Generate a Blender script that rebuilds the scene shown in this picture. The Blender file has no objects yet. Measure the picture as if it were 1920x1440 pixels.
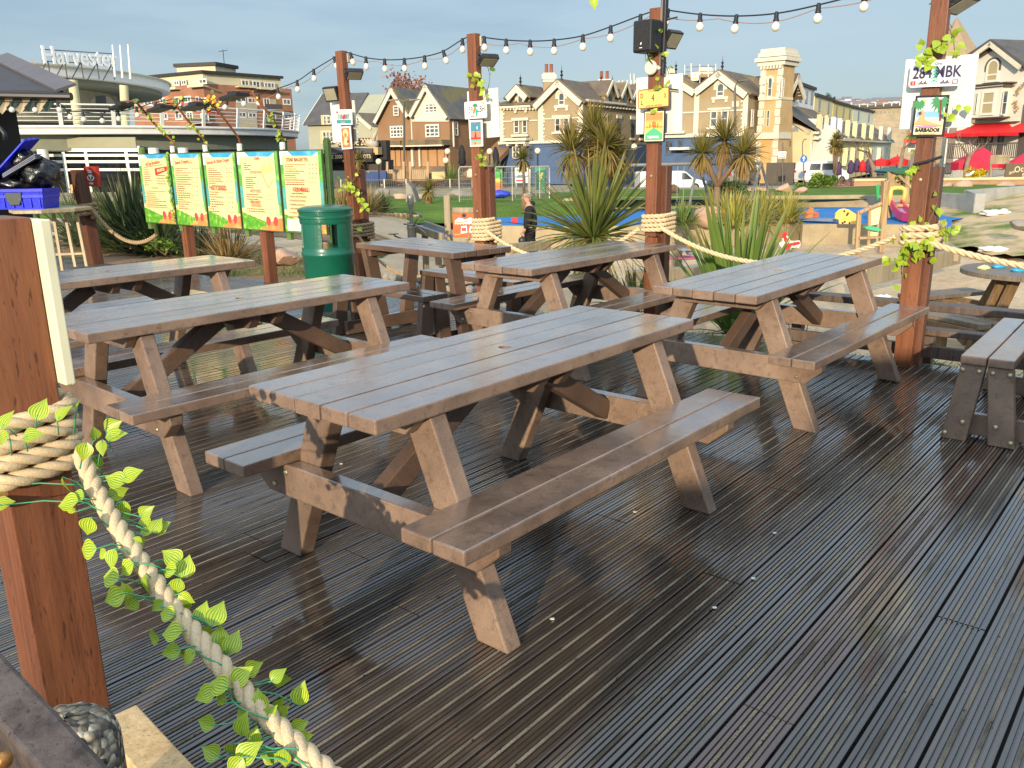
import bpy,bmesh,math,random
from mathutils import Vector as V,Matrix
random.seed(7)
SC = bpy.context.scene
COL = SC.collection
PI = math.pi
sin,cos,rad = math.sin,math.cos,math.radians

# ---------------------------------------------------------------- camera
FPX,PITCH,ROLL,CAMH = 1571.9,0.2666,-0.0155,1.456
_fw = V((0,cos(PITCH),-sin(PITCH)))
_r = V((1,0,0));_u = _r.cross(_fw)
_R = cos(ROLL) * _r + sin(ROLL) * _u
_U = -sin(ROLL) * _r + cos(ROLL) * _u
EYE = V((0,0,CAMH))
cam = bpy.data.cameras.new('camera');cam_o = bpy.data.objects.new('camera',cam);COL.objects.link(cam_o)
cam.sensor_width = 36;cam.lens = FPX / 1920 * 36;cam.clip_start = 0.05;cam.clip_end = 6000
cam_o.matrix_world = Matrix(((_R.x,_U.x,-_fw.x,0),(_R.y,_U.y,-_fw.y,0),(_R.z,_U.z,-_fw.z,CAMH),(0,0,0,1)))
SC.camera = cam_o

# ---------------------------------------------------------------- light and sky
SUN_EL,SUN_DIR = 13.0,V((-0.31,-0.95,0)).normalized()
world = bpy.data.worlds.new('World');SC.world = world;world.use_nodes = True
wn,wl = world.node_tree.nodes,world.node_tree.links
wn.clear()
w_out = wn.new('ShaderNodeOutputWorld');w_bg = wn.new('ShaderNodeBackground');w_sky = wn.new('ShaderNodeTexSky')
w_sky.sky_type = 'NISHITA';w_sky.sun_disc = False
w_sky.sun_elevation = rad(SUN_EL);w_sky.sun_rotation = math.atan2(SUN_DIR.x,SUN_DIR.y)
w_sky.air_density = 1.0;w_sky.dust_density = 0.6;w_sky.ozone_density = 1.5;w_sky.altitude = 10
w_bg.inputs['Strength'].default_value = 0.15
w_tc = wn.new('ShaderNodeTexCoord');w_mp = wn.new('ShaderNodeMapping');w_mp.inputs['Scale'].default_value = (1.3,1.3,8)
w_mp.inputs['Rotation'].default_value = (0,0.06,0.4)
w_nz = wn.new('ShaderNodeTexNoise');w_nz.inputs['Scale'].default_value = 1.6;w_nz.inputs['Detail'].default_value = 7;w_nz.inputs['Roughness'].default_value = 0.55
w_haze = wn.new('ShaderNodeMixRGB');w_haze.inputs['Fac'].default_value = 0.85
# hazy blue low down; unseen sky overhead and round the sun brightened as fill
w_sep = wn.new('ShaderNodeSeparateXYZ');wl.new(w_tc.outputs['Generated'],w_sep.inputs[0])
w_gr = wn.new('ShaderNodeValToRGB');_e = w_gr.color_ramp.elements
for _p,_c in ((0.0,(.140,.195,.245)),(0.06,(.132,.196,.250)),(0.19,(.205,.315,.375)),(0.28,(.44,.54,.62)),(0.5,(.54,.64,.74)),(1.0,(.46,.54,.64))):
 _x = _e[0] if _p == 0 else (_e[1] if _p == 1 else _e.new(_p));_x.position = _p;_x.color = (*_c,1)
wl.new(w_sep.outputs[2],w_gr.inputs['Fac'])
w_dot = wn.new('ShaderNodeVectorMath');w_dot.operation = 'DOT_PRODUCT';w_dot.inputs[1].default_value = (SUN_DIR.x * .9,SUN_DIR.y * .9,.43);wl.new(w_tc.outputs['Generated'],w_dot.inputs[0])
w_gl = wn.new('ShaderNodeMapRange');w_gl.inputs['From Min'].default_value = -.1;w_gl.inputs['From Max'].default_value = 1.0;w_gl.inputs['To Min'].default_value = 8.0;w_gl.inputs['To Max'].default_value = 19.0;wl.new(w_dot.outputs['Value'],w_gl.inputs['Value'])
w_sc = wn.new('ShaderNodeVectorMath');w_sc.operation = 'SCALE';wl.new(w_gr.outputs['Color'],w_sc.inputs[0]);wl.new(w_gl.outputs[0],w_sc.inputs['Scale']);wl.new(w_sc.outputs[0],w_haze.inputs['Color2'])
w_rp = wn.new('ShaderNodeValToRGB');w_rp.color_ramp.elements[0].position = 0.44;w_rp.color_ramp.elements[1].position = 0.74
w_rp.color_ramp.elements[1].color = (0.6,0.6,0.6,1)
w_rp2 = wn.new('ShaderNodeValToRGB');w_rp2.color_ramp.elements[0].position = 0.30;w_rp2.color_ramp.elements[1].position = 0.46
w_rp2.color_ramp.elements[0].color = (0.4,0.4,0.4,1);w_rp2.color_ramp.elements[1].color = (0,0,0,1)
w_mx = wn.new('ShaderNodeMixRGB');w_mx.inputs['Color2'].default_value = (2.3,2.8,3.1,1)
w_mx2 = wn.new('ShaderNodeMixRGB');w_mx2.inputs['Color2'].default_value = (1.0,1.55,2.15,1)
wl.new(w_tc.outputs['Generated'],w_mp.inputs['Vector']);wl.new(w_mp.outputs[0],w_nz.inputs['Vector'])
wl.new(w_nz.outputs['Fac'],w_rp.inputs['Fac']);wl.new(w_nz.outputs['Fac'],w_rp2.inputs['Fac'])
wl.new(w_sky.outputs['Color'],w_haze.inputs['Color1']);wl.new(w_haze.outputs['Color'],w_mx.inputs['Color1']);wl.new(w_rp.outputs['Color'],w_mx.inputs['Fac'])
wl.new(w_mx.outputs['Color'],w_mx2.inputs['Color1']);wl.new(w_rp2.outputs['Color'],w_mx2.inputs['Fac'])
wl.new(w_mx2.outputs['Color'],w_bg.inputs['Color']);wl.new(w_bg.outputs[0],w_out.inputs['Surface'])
sun = bpy.data.lights.new('sun','SUN');sun_o = bpy.data.objects.new('sun',sun);COL.objects.link(sun_o)
sun.energy = 3.4;sun.angle = rad(0.6);sun.color = (1.0,0.83,0.60)
_sd = V((SUN_DIR.x * cos(rad(SUN_EL)),SUN_DIR.y * cos(rad(SUN_EL)),sin(rad(SUN_EL))))
sun_o.rotation_euler = _sd.to_track_quat('Z','Y').to_euler();sun_o.location = (-10,-30,20)
SC.view_settings.view_transform = 'Standard';SC.view_settings.look = 'None'
SC.view_settings.exposure = 0.75;SC.view_settings.gamma = 1.0
SC.cycles.max_bounces = 6;SC.cycles.diffuse_bounces = 3;SC.cycles.glossy_bounces = 3;SC.cycles.transparent_max_bounces = 8
SC.cycles.caustics_reflective = False;SC.cycles.caustics_refractive = False

# ---------------------------------------------------------------- picture <-> place
def ray(x,y): return _fw + _R * ((x - 960) / FPX) - _U * ((y - 720) / FPX)
def at(x,y,Y):
 d = ray(x,y);return EYE + d * (Y / d.y)
def atz(x,y,z):
 d = ray(x,y);return EYE + d * ((z - CAMH) / d.z)
def onp(x,y,P,N):
 d = ray(x,y);return EYE + d * ((P - EYE).dot(N) / d.dot(N))
def lerp(a,b,t): return a + (b - a) * t

# ---------------------------------------------------------------- materials
def lin(r,g,b):
 f = lambda c: (c / 255 / 12.92) if c <= 10 else ((c / 255 + 0.055) / 1.055) ** 2.4
 return (f(r),f(g),f(b),1)
MATS = {}
class NT:
 def __init__(s,name):
  s.m = bpy.data.materials.new(name);s.m.use_nodes = True
  s.t = s.m.node_tree;s.n = s.t.nodes;s.l = s.t.links
  s.b = s.n['Principled BSDF']
 def node(s,t,**k):
  o = s.n.new('ShaderNode' + t)
  for a,v in k.items():
   if a in o.inputs: o.inputs[a].default_value = v
   else: setattr(o,a,v)
  return o
 def lk(s,a,b): s.l.new(a,b)
 def coord(s,rnd=True,which='Object'):
  tc = s.node('TexCoord')
  if not rnd: return tc.outputs[which]
  oi = s.node('ObjectInfo');mul = s.node('Math',operation='MULTIPLY');mul.inputs[1].default_value = 53.0
  s.lk(oi.outputs['Random'],mul.inputs[0])
  ad = s.node('VectorMath',operation='ADD');s.lk(tc.outputs[which],ad.inputs[0]);s.lk(mul.outputs[0],ad.inputs[1])
  return ad.outputs[0]
 def noise(s,vec,scale,detail=4,rough=0.55,stretch=None):
  if stretch:
   mp = s.node('Mapping');mp.inputs['Scale'].default_value = stretch;s.lk(vec,mp.inputs['Vector']);vec = mp.outputs[0]
  nz = s.node('TexNoise',Scale=scale,Detail=detail,Roughness=rough);s.lk(vec,nz.inputs['Vector']);return nz.outputs['Fac']
 def ramp(s,fac,stops):
  r = s.node('ValToRGB');e = r.color_ramp.elements
  while len(e) < len(stops): e.new(0.5)
  for i,(p,c) in enumerate(stops):
   e[i].position = p;e[i].color = c if len(c) == 4 else (*c,1)
  s.lk(fac,r.inputs['Fac']);return r.outputs['Color']
 def mix(s,fac,a,b,mode='MIX'):
  m = s.node('MixRGB',blend_type=mode)
  for sock,v in (('Fac',fac),('Color1',a),('Color2',b)):
   if hasattr(v,'is_linked') or hasattr(v,'links'): s.lk(v,m.inputs[sock])
   else: m.inputs[sock].default_value = v
  return m.outputs['Color']
 def math(s,op,a,b=0.0):
  m = s.node('Math',operation=op)
  for i,v in ((0,a),(1,b)):
   if hasattr(v,'links'): s.lk(v,m.inputs[i])
   else: m.inputs[i].default_value = v
  return m.outputs[0]
 def bump(s,h,strength=0.3,dist=0.01):
  b = s.node('Bump',Strength=strength,Distance=dist);s.lk(h,b.inputs['Height']);s.lk(b.outputs[0],s.b.inputs['Normal'])
 def attr(s,name):
  a = s.node('Attribute');a.attribute_name = name;return a.outputs['Fac']
 def set(s,**k):
  for a,v in k.items():
   a = a.replace('_',' ')
   if hasattr(v,'links'): s.lk(v,s.b.inputs[a])
   else: s.b.inputs[a].default_value = v
def sc(c,k): return (min(c[0] * k,1),min(c[1] * k,1),min(c[2] * k,1),1)
def mat(name,col,rough=0.6,var=0.22,scale=6.0,bump=0.0,bscale=60,metal=0.0,coat=0.0,spec=0.5,stretch=None,tone=0.0,col2=None,fine=0.0):
 """a weathered plain surface: mottled colour, uneven roughness, optional fine bump and per-face tone"""
 if name in MATS: return MATS[name]
 t = NT(name);c = t.coord()
 col = (*col[:3],1)
 n1 = t.noise(c,scale,5,0.6,stretch)
 out = t.ramp(n1,[(0.28,sc(col,1 - var)),(0.52,col),(0.75,col2 or sc(col,1 + var))])
 if fine:
  n3 = t.noise(c,scale * 14,3,0.6,stretch);out = t.mix(fine,out,t.ramp(n3,[(0.35,sc(col,0.45)),(0.65,sc(col,1.45))]))
 if tone:
  f = t.math('ADD',t.math('MULTIPLY',t.attr('tone'),2 * tone),1 - tone)
  cr = t.node('CombineColor');[t.lk(f,cr.inputs[i]) for i in range(3)]
  out = t.mix(1.0,out,cr.outputs[0],'MULTIPLY')
 t.set(Base_Color=out,Metallic=metal,Coat_Weight=coat,Coat_Roughness=0.12,Specular_IOR_Level=spec)
 n2 = t.noise(c,scale * 2.3,4,0.6,stretch)
 t.set(Roughness=t.math('ADD',t.math('MULTIPLY',n2,0.3 if rough > .15 else .08),max(rough - 0.15,0.02)))
 if bump: t.bump(t.noise(c,bscale,4,0.65,stretch),bump,0.01)
 MATS[name] = t.m;return t.m
def plain(name,col,rough=0.5,metal=0.0,emit=0.0,spec=0.5):
 if name in MATS: return MATS[name]
 t = NT(name);t.set(Base_Color=(*col[:3],1),Roughness=rough,Metallic=metal,Specular_IOR_Level=spec)
 MATS[name] = t.m;return t.m

# ---------------------------------------------------------------- objects
WORLDLY = set()
def link(o):
 COL.objects.link(o);return o
def tag(o,label=None,cat=None,group=None,kind=None):
 if label: o['label'] = label
 if cat: o['category'] = cat
 if group: o['group'] = group
 if kind: o['kind'] = kind
 return o
def thing(name,label,cat,loc=(0,0,0),rotz=0.0,group=None,local=False):
 o = link(bpy.data.objects.new(name,None));o.location = loc;o.rotation_euler = (0,0,rotz);o.empty_display_size = 0.1
 if not local: WORLDLY.add(o.name)
 return tag(o,label,cat,group)
def copy_tree(o,parent=None):
 c = o.copy();link(c);c.parent = parent
 if o.name in WORLDLY: WORLDLY.add(c.name)
 for ch in list(o.children): copy_tree(ch,c)
 return c
class MB:
 """collects faces, then becomes ONE mesh object"""
 def __init__(s): s.v,s.f,s.mi,s.tn,s.uv = [],[],[],[],{}
 def add(s,vs,fs,mi=0,tone=None,uvs=None):
  b = len(s.v);s.v += [tuple(p) for p in vs]
  for k,f in enumerate(fs):
   if uvs: s.uv[len(s.f)] = [uvs[i] for i in f]
   s.f.append([i + b for i in f]);s.mi.append(mi);s.tn.append(tone if tone is not None else 0.5)
  return s
 def obox(s,c,ax,ay,az,mi=0,tone=None):
  c = V(c);ax,ay,az = V(ax),V(ay),V(az)
  vs = [c + i * ax + j * ay + k * az for i in (-1,1) for j in (-1,1) for k in (-1,1)]
  fs = [(0,1,3,2),(4,6,7,5),(0,4,5,1),(2,3,7,6),(0,2,6,4),(1,5,7,3)]
  if ax.cross(ay).dot(az) < 0: fs = [tuple(reversed(f)) for f in fs]
  return s.add(vs,fs,mi,tone)
 def box(s,x0,x1,y0,y1,z0,z1,mi=0,tone=None):
  return s.obox(((x0 + x1) / 2,(y0 + y1) / 2,(z0 + z1) / 2),((x1 - x0) / 2,0,0),(0,(y1 - y0) / 2,0),(0,0,(z1 - z0) / 2),mi,tone)
 def beam(s,p,q,w,h,up=(0,0,1),mi=0,tone=None):
  p,q = V(p),V(q);d = (q - p);L = d.length;d.normalize();side = d.cross(V(up))
  if side.length < 1e-4: side = d.cross(V((1,0,0)))
  side.normalize();u2 = side.cross(d)
  return s.obox((p + q) / 2,d * L / 2,side * w / 2,u2 * h / 2,mi,tone)
 def tube(s,pts,r,n=8,mi=0,cap=True,tone=None,flat=1.0):
  pts = [V(p) for p in pts];m = len(pts);rs = r if isinstance(r,(list,tuple)) else [r] * m
  vs,fs = [],[];prev = None
  for i,p in enumerate(pts):
   d = (pts[min(i + 1,m - 1)] - pts[max(i - 1,0)])
   if d.length < 1e-9: d = V((0,0,1))
   d.normalize()
   if prev is None:
    a = V((0,0,1)) if abs(d.z) < 0.9 else V((1,0,0));prev = (a - d * a.dot(d)).normalized()
   else:
    prev = prev - d * prev.dot(d)
    prev = prev.normalized() if prev.length > 1e-6 else d.orthogonal().normalized()
   b = d.cross(prev)
   for k in range(n):
    t = 2 * PI * k / n;vs.append(p + (prev * cos(t) + b * sin(t) * flat) * rs[i])
  for i in range(m - 1):
   for k in range(n):
    k2 = (k + 1) % n;fs.append((i * n + k,i * n + k2,(i + 1) * n + k2,(i + 1) * n + k))
  if cap: fs.append(tuple(reversed(range(n))));fs.append(tuple((m - 1) * n + k for k in range(n)))
  return s.add(vs,fs,mi,tone)
 def prism(s,poly,ext,mi=0,tone=None):
  poly = [V(p) for p in poly];ext = V(ext);n = len(poly)
  vs = poly + [p + ext for p in poly]
  nrm = V((0,0,0))
  for i in range(n): nrm += poly[i].cross(poly[(i + 1) % n])
  fl = nrm.dot(ext) > 0
  fs = [tuple(range(n)),tuple(range(2 * n - 1,n - 1,-1))] + [(i,n + i,n + (i + 1) % n,(i + 1) % n) for i in range(n)]
  if fl: fs = [tuple(reversed(f)) for f in fs]
  return s.add(vs,fs,mi,tone)
 def lathe(s,prof,c=(0,0,0),n=24,mi=0,axis=None,tone=None,cap=True):
  c = V(c);Q = V(axis).to_track_quat('Z','Y') if axis is not None else None
  vs,fs = [],[];m = len(prof)
  for (r,z) in prof:
   for k in range(n):
    p = V((r * cos(2 * PI * k / n),r * sin(2 * PI * k / n),z));vs.append(c + (Q @ p if Q else p))
  for i in range(m - 1):
   for k in range(n):
    k2 = (k + 1) % n;fs.append((i * n + k,i * n + k2,(i + 1) * n + k2,(i + 1) * n + k))
  if cap:
   if prof[0][0] > 1e-5: fs.append(tuple(reversed(range(n))))
   if prof[-1][0] > 1e-5: fs.append(tuple((m - 1) * n + k for k in range(n)))
  return s.add(vs,fs,mi,tone)
 def ball(s,c,r,n=12,mi=0,sq=(1,1,1),tone=None,jit=0.0):
  c = V(c);m = max(n // 2,4);vs,fs = [],[]
  for i in range(m + 1):
   th = PI * i / m
   for k in range(n):
    j = 1 + (random.random() - .5) * jit
    vs.append(c + V((r * sq[0] * sin(th) * cos(2 * PI * k / n) * j,r * sq[1] * sin(th) * sin(2 * PI * k / n) * j,r * sq[2] * cos(th) * j)))
  for i in range(m):
   for k in range(n):
    k2 = (k + 1) % n;fs.append((i * n + k,(i + 1) * n + k,(i + 1) * n + k2,i * n + k2))
  return s.add(vs,fs,mi,tone)
 def quad(s,*p,mi=0,tone=None): return s.add(p,[tuple(range(len(p)))],mi,tone)
 def build(s,name,mats,parent=None,smooth=False,bevel=0.0,seg=2,origin=None,weld=False):
  me = bpy.data.meshes.new(name)
  off = V((0,0,0))
  if parent is None:
   if origin is None:
    xs,ys,zs = zip(*s.v);off = V(((min(xs) + max(xs)) / 2,(min(ys) + max(ys)) / 2,min(zs)))
   else: off = V(origin)
  me.from_pydata([tuple(V(p) - off) for p in s.v],[],s.f)
  for m in (mats if isinstance(mats,(list,tuple)) else [mats]): me.materials.append(m)
  me.polygons.foreach_set('material_index',s.mi)
  if any(t != 0.5 for t in s.tn):
   a = me.attributes.new('tone','FLOAT','FACE');a.data.foreach_set('value',s.tn)
  if s.uv:
   ul = me.uv_layers.new(name='UVMap')
   for p in me.polygons:
    if p.index in s.uv:
     for li,uv in zip(p.loop_indices,s.uv[p.index]): ul.data[li].uv = uv
  if weld:
   bm = bmesh.new();bm.from_mesh(me);bmesh.ops.remove_doubles(bm,verts=bm.verts,dist=1e-5);bm.to_mesh(me);bm.free()
  if smooth: me.polygons.foreach_set('use_smooth',[True] * len(me.polygons))
  me.update()
  o = link(bpy.data.objects.new(name,me));o.location = off
  if parent is not None:
   o.parent = parent
   if parent.type == 'EMPTY' and parent.name in WORLDLY: o.location = -parent.location
   elif parent.type == 'MESH' and parent.parent is None: o.location = -parent.location
  if smooth == 'auto':
   me.polygons.foreach_set('use_smooth',[True] * len(me.polygons));me.set_sharp_from_angle(angle=rad(40))
  if bevel:
   b = o.modifiers.new('edges','BEVEL');b.width = bevel;b.segments = seg;b.limit_method = 'ANGLE';b.angle_limit = rad(40)
  return o
def text_mb(txt,origin,xdir,ydir,size,depth=0.002,align='CENTER',mb=None,mi=0,squash=1.0,bold=0.0):
 """real extruded lettering: glyph outlines turned into faces"""
 cu = bpy.data.curves.new('lettering','FONT');cu.body = txt;cu.size = size;cu.align_x = align;cu.align_y = 'CENTER'
 cu.extrude = depth;cu.resolution_u = 3;cu.offset = bold
 o = bpy.data.objects.new('lettering',cu);COL.objects.link(o)
 dg = bpy.context.evaluated_depsgraph_get();me = bpy.data.meshes.new_from_object(o.evaluated_get(dg))
 mb = mb or MB();X,Y = V(xdir).normalized(),V(ydir).normalized();N = X.cross(Y);O = V(origin)
 mb.add([O + X * v.co.x * squash + Y * v.co.y + N * v.co.z for v in me.vertices],[tuple(p.vertices) for p in me.polygons],mi)
 bpy.data.objects.remove(o);bpy.data.curves.remove(cu);bpy.data.meshes.remove(me)
 return mb
def rope_mb(mb,path,r,lay=None,n=6,strands=3,mi=0):
 """a laid rope: three strands twisted round the path"""
 path = [V(p) for p in path];lay = lay or r * 7
 segs = [0.0]
 for a,b in zip(path,path[1:]): segs.append(segs[-1] + (b - a).length)
 step = lay / 12;m = max(int(segs[-1] / step),4);pts = [];j = 0
 for i in range(m + 1):
  d = segs[-1] * i / m
  while j < len(path) - 2 and segs[j + 1] < d: j += 1
  k = (d - segs[j]) / max(segs[j + 1] - segs[j],1e-9);pts.append(path[j].lerp(path[j + 1],min(max(k,0),1)))
 frames = [];prev = None
 for i,p in enumerate(pts):
  d = (pts[min(i + 1,m)] - pts[max(i - 1,0)]).normalized()
  if prev is None:
   a = V((0,0,1)) if abs(d.z) < 0.9 else V((1,0,0));prev = (a - d * a.dot(d)).normalized()
  else: prev = (prev - d * prev.dot(d)).normalized()
  frames.append((prev.copy(),d.cross(prev)))
 for s_ in range(strands):
  q = []
  for i,p in enumerate(pts):
   t = 2 * PI * (segs[-1] * i / m) / lay + 2 * PI * s_ / strands
   q.append(p + (frames[i][0] * cos(t) + frames[i][1] * sin(t)) * r * 0.5)
  mb.tube(q,r * 0.56,n,mi)
 return mb
def sag(a,b,drop,n=24):
 a,b = V(a),V(b);return [a.lerp(b,i / n) - V((0,0,4 * drop * (i / n) * (1 - i / n))) for i in range(n + 1)]

# ---------------------------------------------------------------- the deck
DA = rad(50.0)
DD = V((cos(DA),sin(DA),0));DN = V((sin(DA),-cos(DA),0))
def dk(s,t,z=0.0): return DD * s + DN * t + V((0,0,z))
def deck_mats():
 res = []
 for nm in ('deck_board','deck_grit'):
  t = NT(nm);c = t.coord(False);tn = t.attr('tone')
  mp = t.node('Mapping');mp.inputs['Rotation'].default_value = (0,0,-DA);t.lk(c,mp.inputs['Vector']);bc = mp.outputs[0]
  grain = t.noise(bc,5,6,0.65,(0.35,6,1));blot = t.noise(bc,1.1,4,0.6,(0.55,1.3,1));blot2 = t.noise(bc,4.0,3,0.6)
  if nm == 'deck_board':
   base = t.ramp(tn,[(0.0,lin(50,47,44)),(0.35,lin(64,58,52)),(0.65,lin(82,71,61)),(0.9,lin(70,63,58)),(1.0,lin(104,66,50))])
   col = t.mix(0.55,base,t.ramp(grain,[(0.3,(0.02,0.016,0.013)),(0.5,lin(66,58,50)),(0.72,lin(112,98,84))]))
   col = t.mix(t.math('MULTIPLY',blot2,0.35),col,lin(60,46,34))
   wet = t.ramp(blot,[(0.36,(0.07,) * 3),(0.52,(0.20,) * 3),(0.7,(0.42,) * 3)])
   rr = t.math('ADD',wet,t.math('MULTIPLY',t.math('SUBTRACT',grain,0.5),0.22))
   t.set(Base_Color=col,Roughness=rr,Coat_Weight=1.0,Coat_IOR=1.75,
        Coat_Roughness=t.ramp(blot,[(0.38,(0.05,) * 3),(0.54,(0.20,) * 3),(0.72,(0.40,) * 3)]))
   t.bump(t.math('ADD',grain,t.math('MULTIPLY',t.noise(bc,160,2,.6,(0.3,1,1)),0.4)),0.28,0.004)
  else:
   sp = t.noise(c,420,2,0.7)
   col = t.ramp(sp,[(0.35,lin(92,82,66)),(0.5,lin(136,124,104)),(0.68,lin(184,172,150))])
   col = t.mix(t.ramp(t.noise(bc,3.5,3,0.6),[(0.36,(0.80,) * 3),(0.56,(0.05,) * 3)]),col,lin(62,54,46))
   t.set(Base_Color=col,Roughness=0.75,Specular_IOR_Level=0.35);t.bump(sp,0.8,0.004)
  res.append(t.m)
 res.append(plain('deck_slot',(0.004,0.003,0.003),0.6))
 return res
DECK_M = deck_mats()
S_END,T_LO,T_HI = 6.24,-15.2,1.9
def board_profile(w=0.1372):
 """ridges and grooves of one anti-slip board, as (t, z, material of the strip that starts here)"""
 pr = [(0,-0.028,0),(0.0,-0.0015,0),(0.0015,0,0)]
 n,rid,gr = 9,0.0092,0.0059
 x = 0.004
 tot = n * rid + (n - 1) * gr;x = (w - tot) / 2
 for i in range(n):
  g = i in (2,6)
  if i == 0: pr.append((x + rid,0,0))
  else:
   pr[-1] = (pr[-1][0],pr[-1][1],0)
   pr += [(x - gr * .72,-0.0062,0),(x - gr * .28,-0.0062,0),(x,0.0008 if g else 0,1 if g else 0),(x + rid,0.0008 if g else 0,0)]
  x += rid + gr
 pr += [(w - 0.0015,0,0),(w,-0.0015,0),(w,-0.028,0)]
 return pr
def build_deck():
 mb = MB();pitch,k = 0.1455,0;rnd = random.Random(3);prof = board_profile()
 t = T_LO
 while t < T_HI:
  tone = rnd.random()
  end = S_END if t > -7 else lerp(S_END,5.62,min((-7 - t) / 6.5,1))
  if t > -7 and rnd.random() < .18: tone = 1.0
  cuts = [-4.0];s = -4.0 + rnd.uniform(0.6,4.5)
  while s < end - 0.5: cuts.append(s);s += 4.8
  cuts.append(end)
  for a,b in zip(cuts,cuts[1:]):
   tn = tone * .7 + rnd.random() * .3 if tone < .99 else 1.0
   dz = rnd.uniform(-.0015,.0015);m = len(prof)
   vs = [dk(a + .0025,t + p[0],p[1] + dz) for p in prof] + [dk(b - .0025,t + p[0],p[1] + dz) for p in prof]
   for i in range(m - 1):
    mb.add([vs[i],vs[i + 1],vs[m + i + 1],vs[m + i]],[(3,2,1,0)],prof[i][2],tn)
   mb.add(vs,[tuple(range(m - 1,-1,-1)),tuple(range(m,2 * m))],0,tn)
  t += pitch
 # screw heads over the joists
 for k in range(60):
  tt = T_HI - pitch * (k + .5) - .02
  for j in range(14):
   for dt in (-.035,.035):
    c = dk(.45 + .45 * j + rnd.uniform(-.012,.012),T_LO + pitch * (int((tt - T_LO) / pitch)) + .0686 + dt,.0014);mb.add([c + V((.0042 * cos(a * PI / 3),.0042 * sin(a * PI / 3),0)) for a in range(6)],[(0,1,2,3,4,5)],2)
 # near-black sheet under all the boards closes the slots
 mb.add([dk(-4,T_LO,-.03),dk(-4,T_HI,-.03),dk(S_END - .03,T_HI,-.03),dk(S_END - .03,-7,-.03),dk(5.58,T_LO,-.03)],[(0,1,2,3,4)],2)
 mb.beam(dk(S_END - .015,T_HI,-.12),dk(S_END - .015,-7,-.12),.03,.2,mi=0,tone=.4)
 mb.beam(dk(S_END - .015,-7,-.12),dk(5.6,-14,-.12),.03,.2,mi=0,tone=.4)
 o = mb.build('deck',DECK_M,origin=(0,0,0));tag(o,kind='structure')
build_deck()

# ---------------------------------------------------------------- the ground
def gz(x,y):
 """height of the sand and turf beyond the deck"""
 s = .643 * x + .766 * y - 6.2
 z = -0.16 - 0.105 * max(s,0) if s < 9 else -1.105
 if x < -1.5: z = lerp(z,-0.13 - 0.02 * max(s,0),min((-1.5 - x) / 2.5,1))
 return max(z,-1.12) + 0.02 * sin(x * 1.7 + y) * (1 if s > 0.6 else 0)
def m_sand():
 t = NT('sand');c = t.coord(False)
 n = t.noise(c,0.5,5,.6);f = t.noise(c,7,5,.65);g = t.noise(c,90,2,.6)
 col = t.ramp(n,[(0.3,lin(176,148,114)),(0.5,lin(202,174,138)),(0.7,lin(214,188,152))])
 col = t.mix(0.3,col,t.ramp(f,[(0.34,lin(128,104,78)),(0.6,lin(222,200,164))]))
 col = t.mix(0.12,col,t.ramp(g,[(0.4,lin(110,90,70)),(0.6,lin(235,215,185))]))
 t.set(Base_Color=col,Roughness=0.95,Specular_IOR_Level=0.2);t.bump(t.math('ADD',f,t.math('MULTIPLY',g,.2)),.6,.06);return t.m
def m_turf(name,a,b,c3,earth=0.0,ec=lin(160,126,98)):
 t = NT(name);c = t.coord(False)
 n = t.noise(c,0.9,5,.65);f = t.noise(c,16,4,.7)
 col = t.ramp(n,[(0.28,a),(0.5,b),(0.74,c3)])
 col = t.mix(0.45,col,t.ramp(f,[(0.3,sc(a,.45)),(0.65,sc(c3,1.15))]))
 if earth: col = t.mix(t.ramp(t.noise(c,0.8,4,.6),[(0.5 - .12,(0,) * 3),(0.5 + .05,(earth,) * 3)]),col,ec)
 t.set(Base_Color=col,Roughness=0.9,Specular_IOR_Level=0.2);t.bump(f,.9,.05);return t.m
M_SAND = m_sand()
M_TURF = m_turf('turf',lin(58,82,30),lin(84,112,38),lin(112,138,54))
M_TURF2 = m_turf('scrub_turf',lin(50,62,32),lin(76,88,44),lin(104,108,62),0.9)
def sheet(name,x0,x1,y0,y1,fz,m,n=(40,40),inside=None):
 mb = MB();nx,ny = n
 P = [[V((lerp(x0,x1,i / nx),lerp(y0,y1,j / ny),0)) for j in range(ny + 1)] for i in range(nx + 1)]
 for i in range(nx):
  for j in range(ny):
   q = [P[i][j],P[i + 1][j],P[i + 1][j + 1],P[i][j + 1]]
   c = (q[0] + q[2]) / 2
   if inside and not inside(c.x,c.y): continue
   mb.add([V((p.x,p.y,fz(p.x,p.y))) for p in q],[(0,1,2,3)])
 o = mb.build(name,m,smooth=True,weld=True,origin=(0,0,0));return tag(o,kind='structure')
sof = lambda x,y: .643 * x + .766 * y
sheet('sand',-14,26,0,30.5,gz,M_SAND,(130,100),lambda x,y: sof(x,y) > 5.2)
# turf laid a little above the sand, with a ragged edge
def wob(x,y): return .35 * sin(1.3 * x + .6 * y) + .22 * sin(3.1 * x - 2.2 * y) + .12 * sin(7 * x + 5 * y)
def near_turf(x,y):
 s = sof(x,y) - 6.2;t = .766 * x - .643 * y
 if x > -.3: return -.6 < s < 1.0 + .5 * wob(x,y)
 return -.9 < s < 2.6 + 2.2 * wob(x * .6,y * .6) or (s > 5.0 and x < -2.5)
sheet('grass',-14,8,3.4,22,lambda x,y: gz(x,y) + .012,M_TURF2,(150,130),near_turf)
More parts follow.
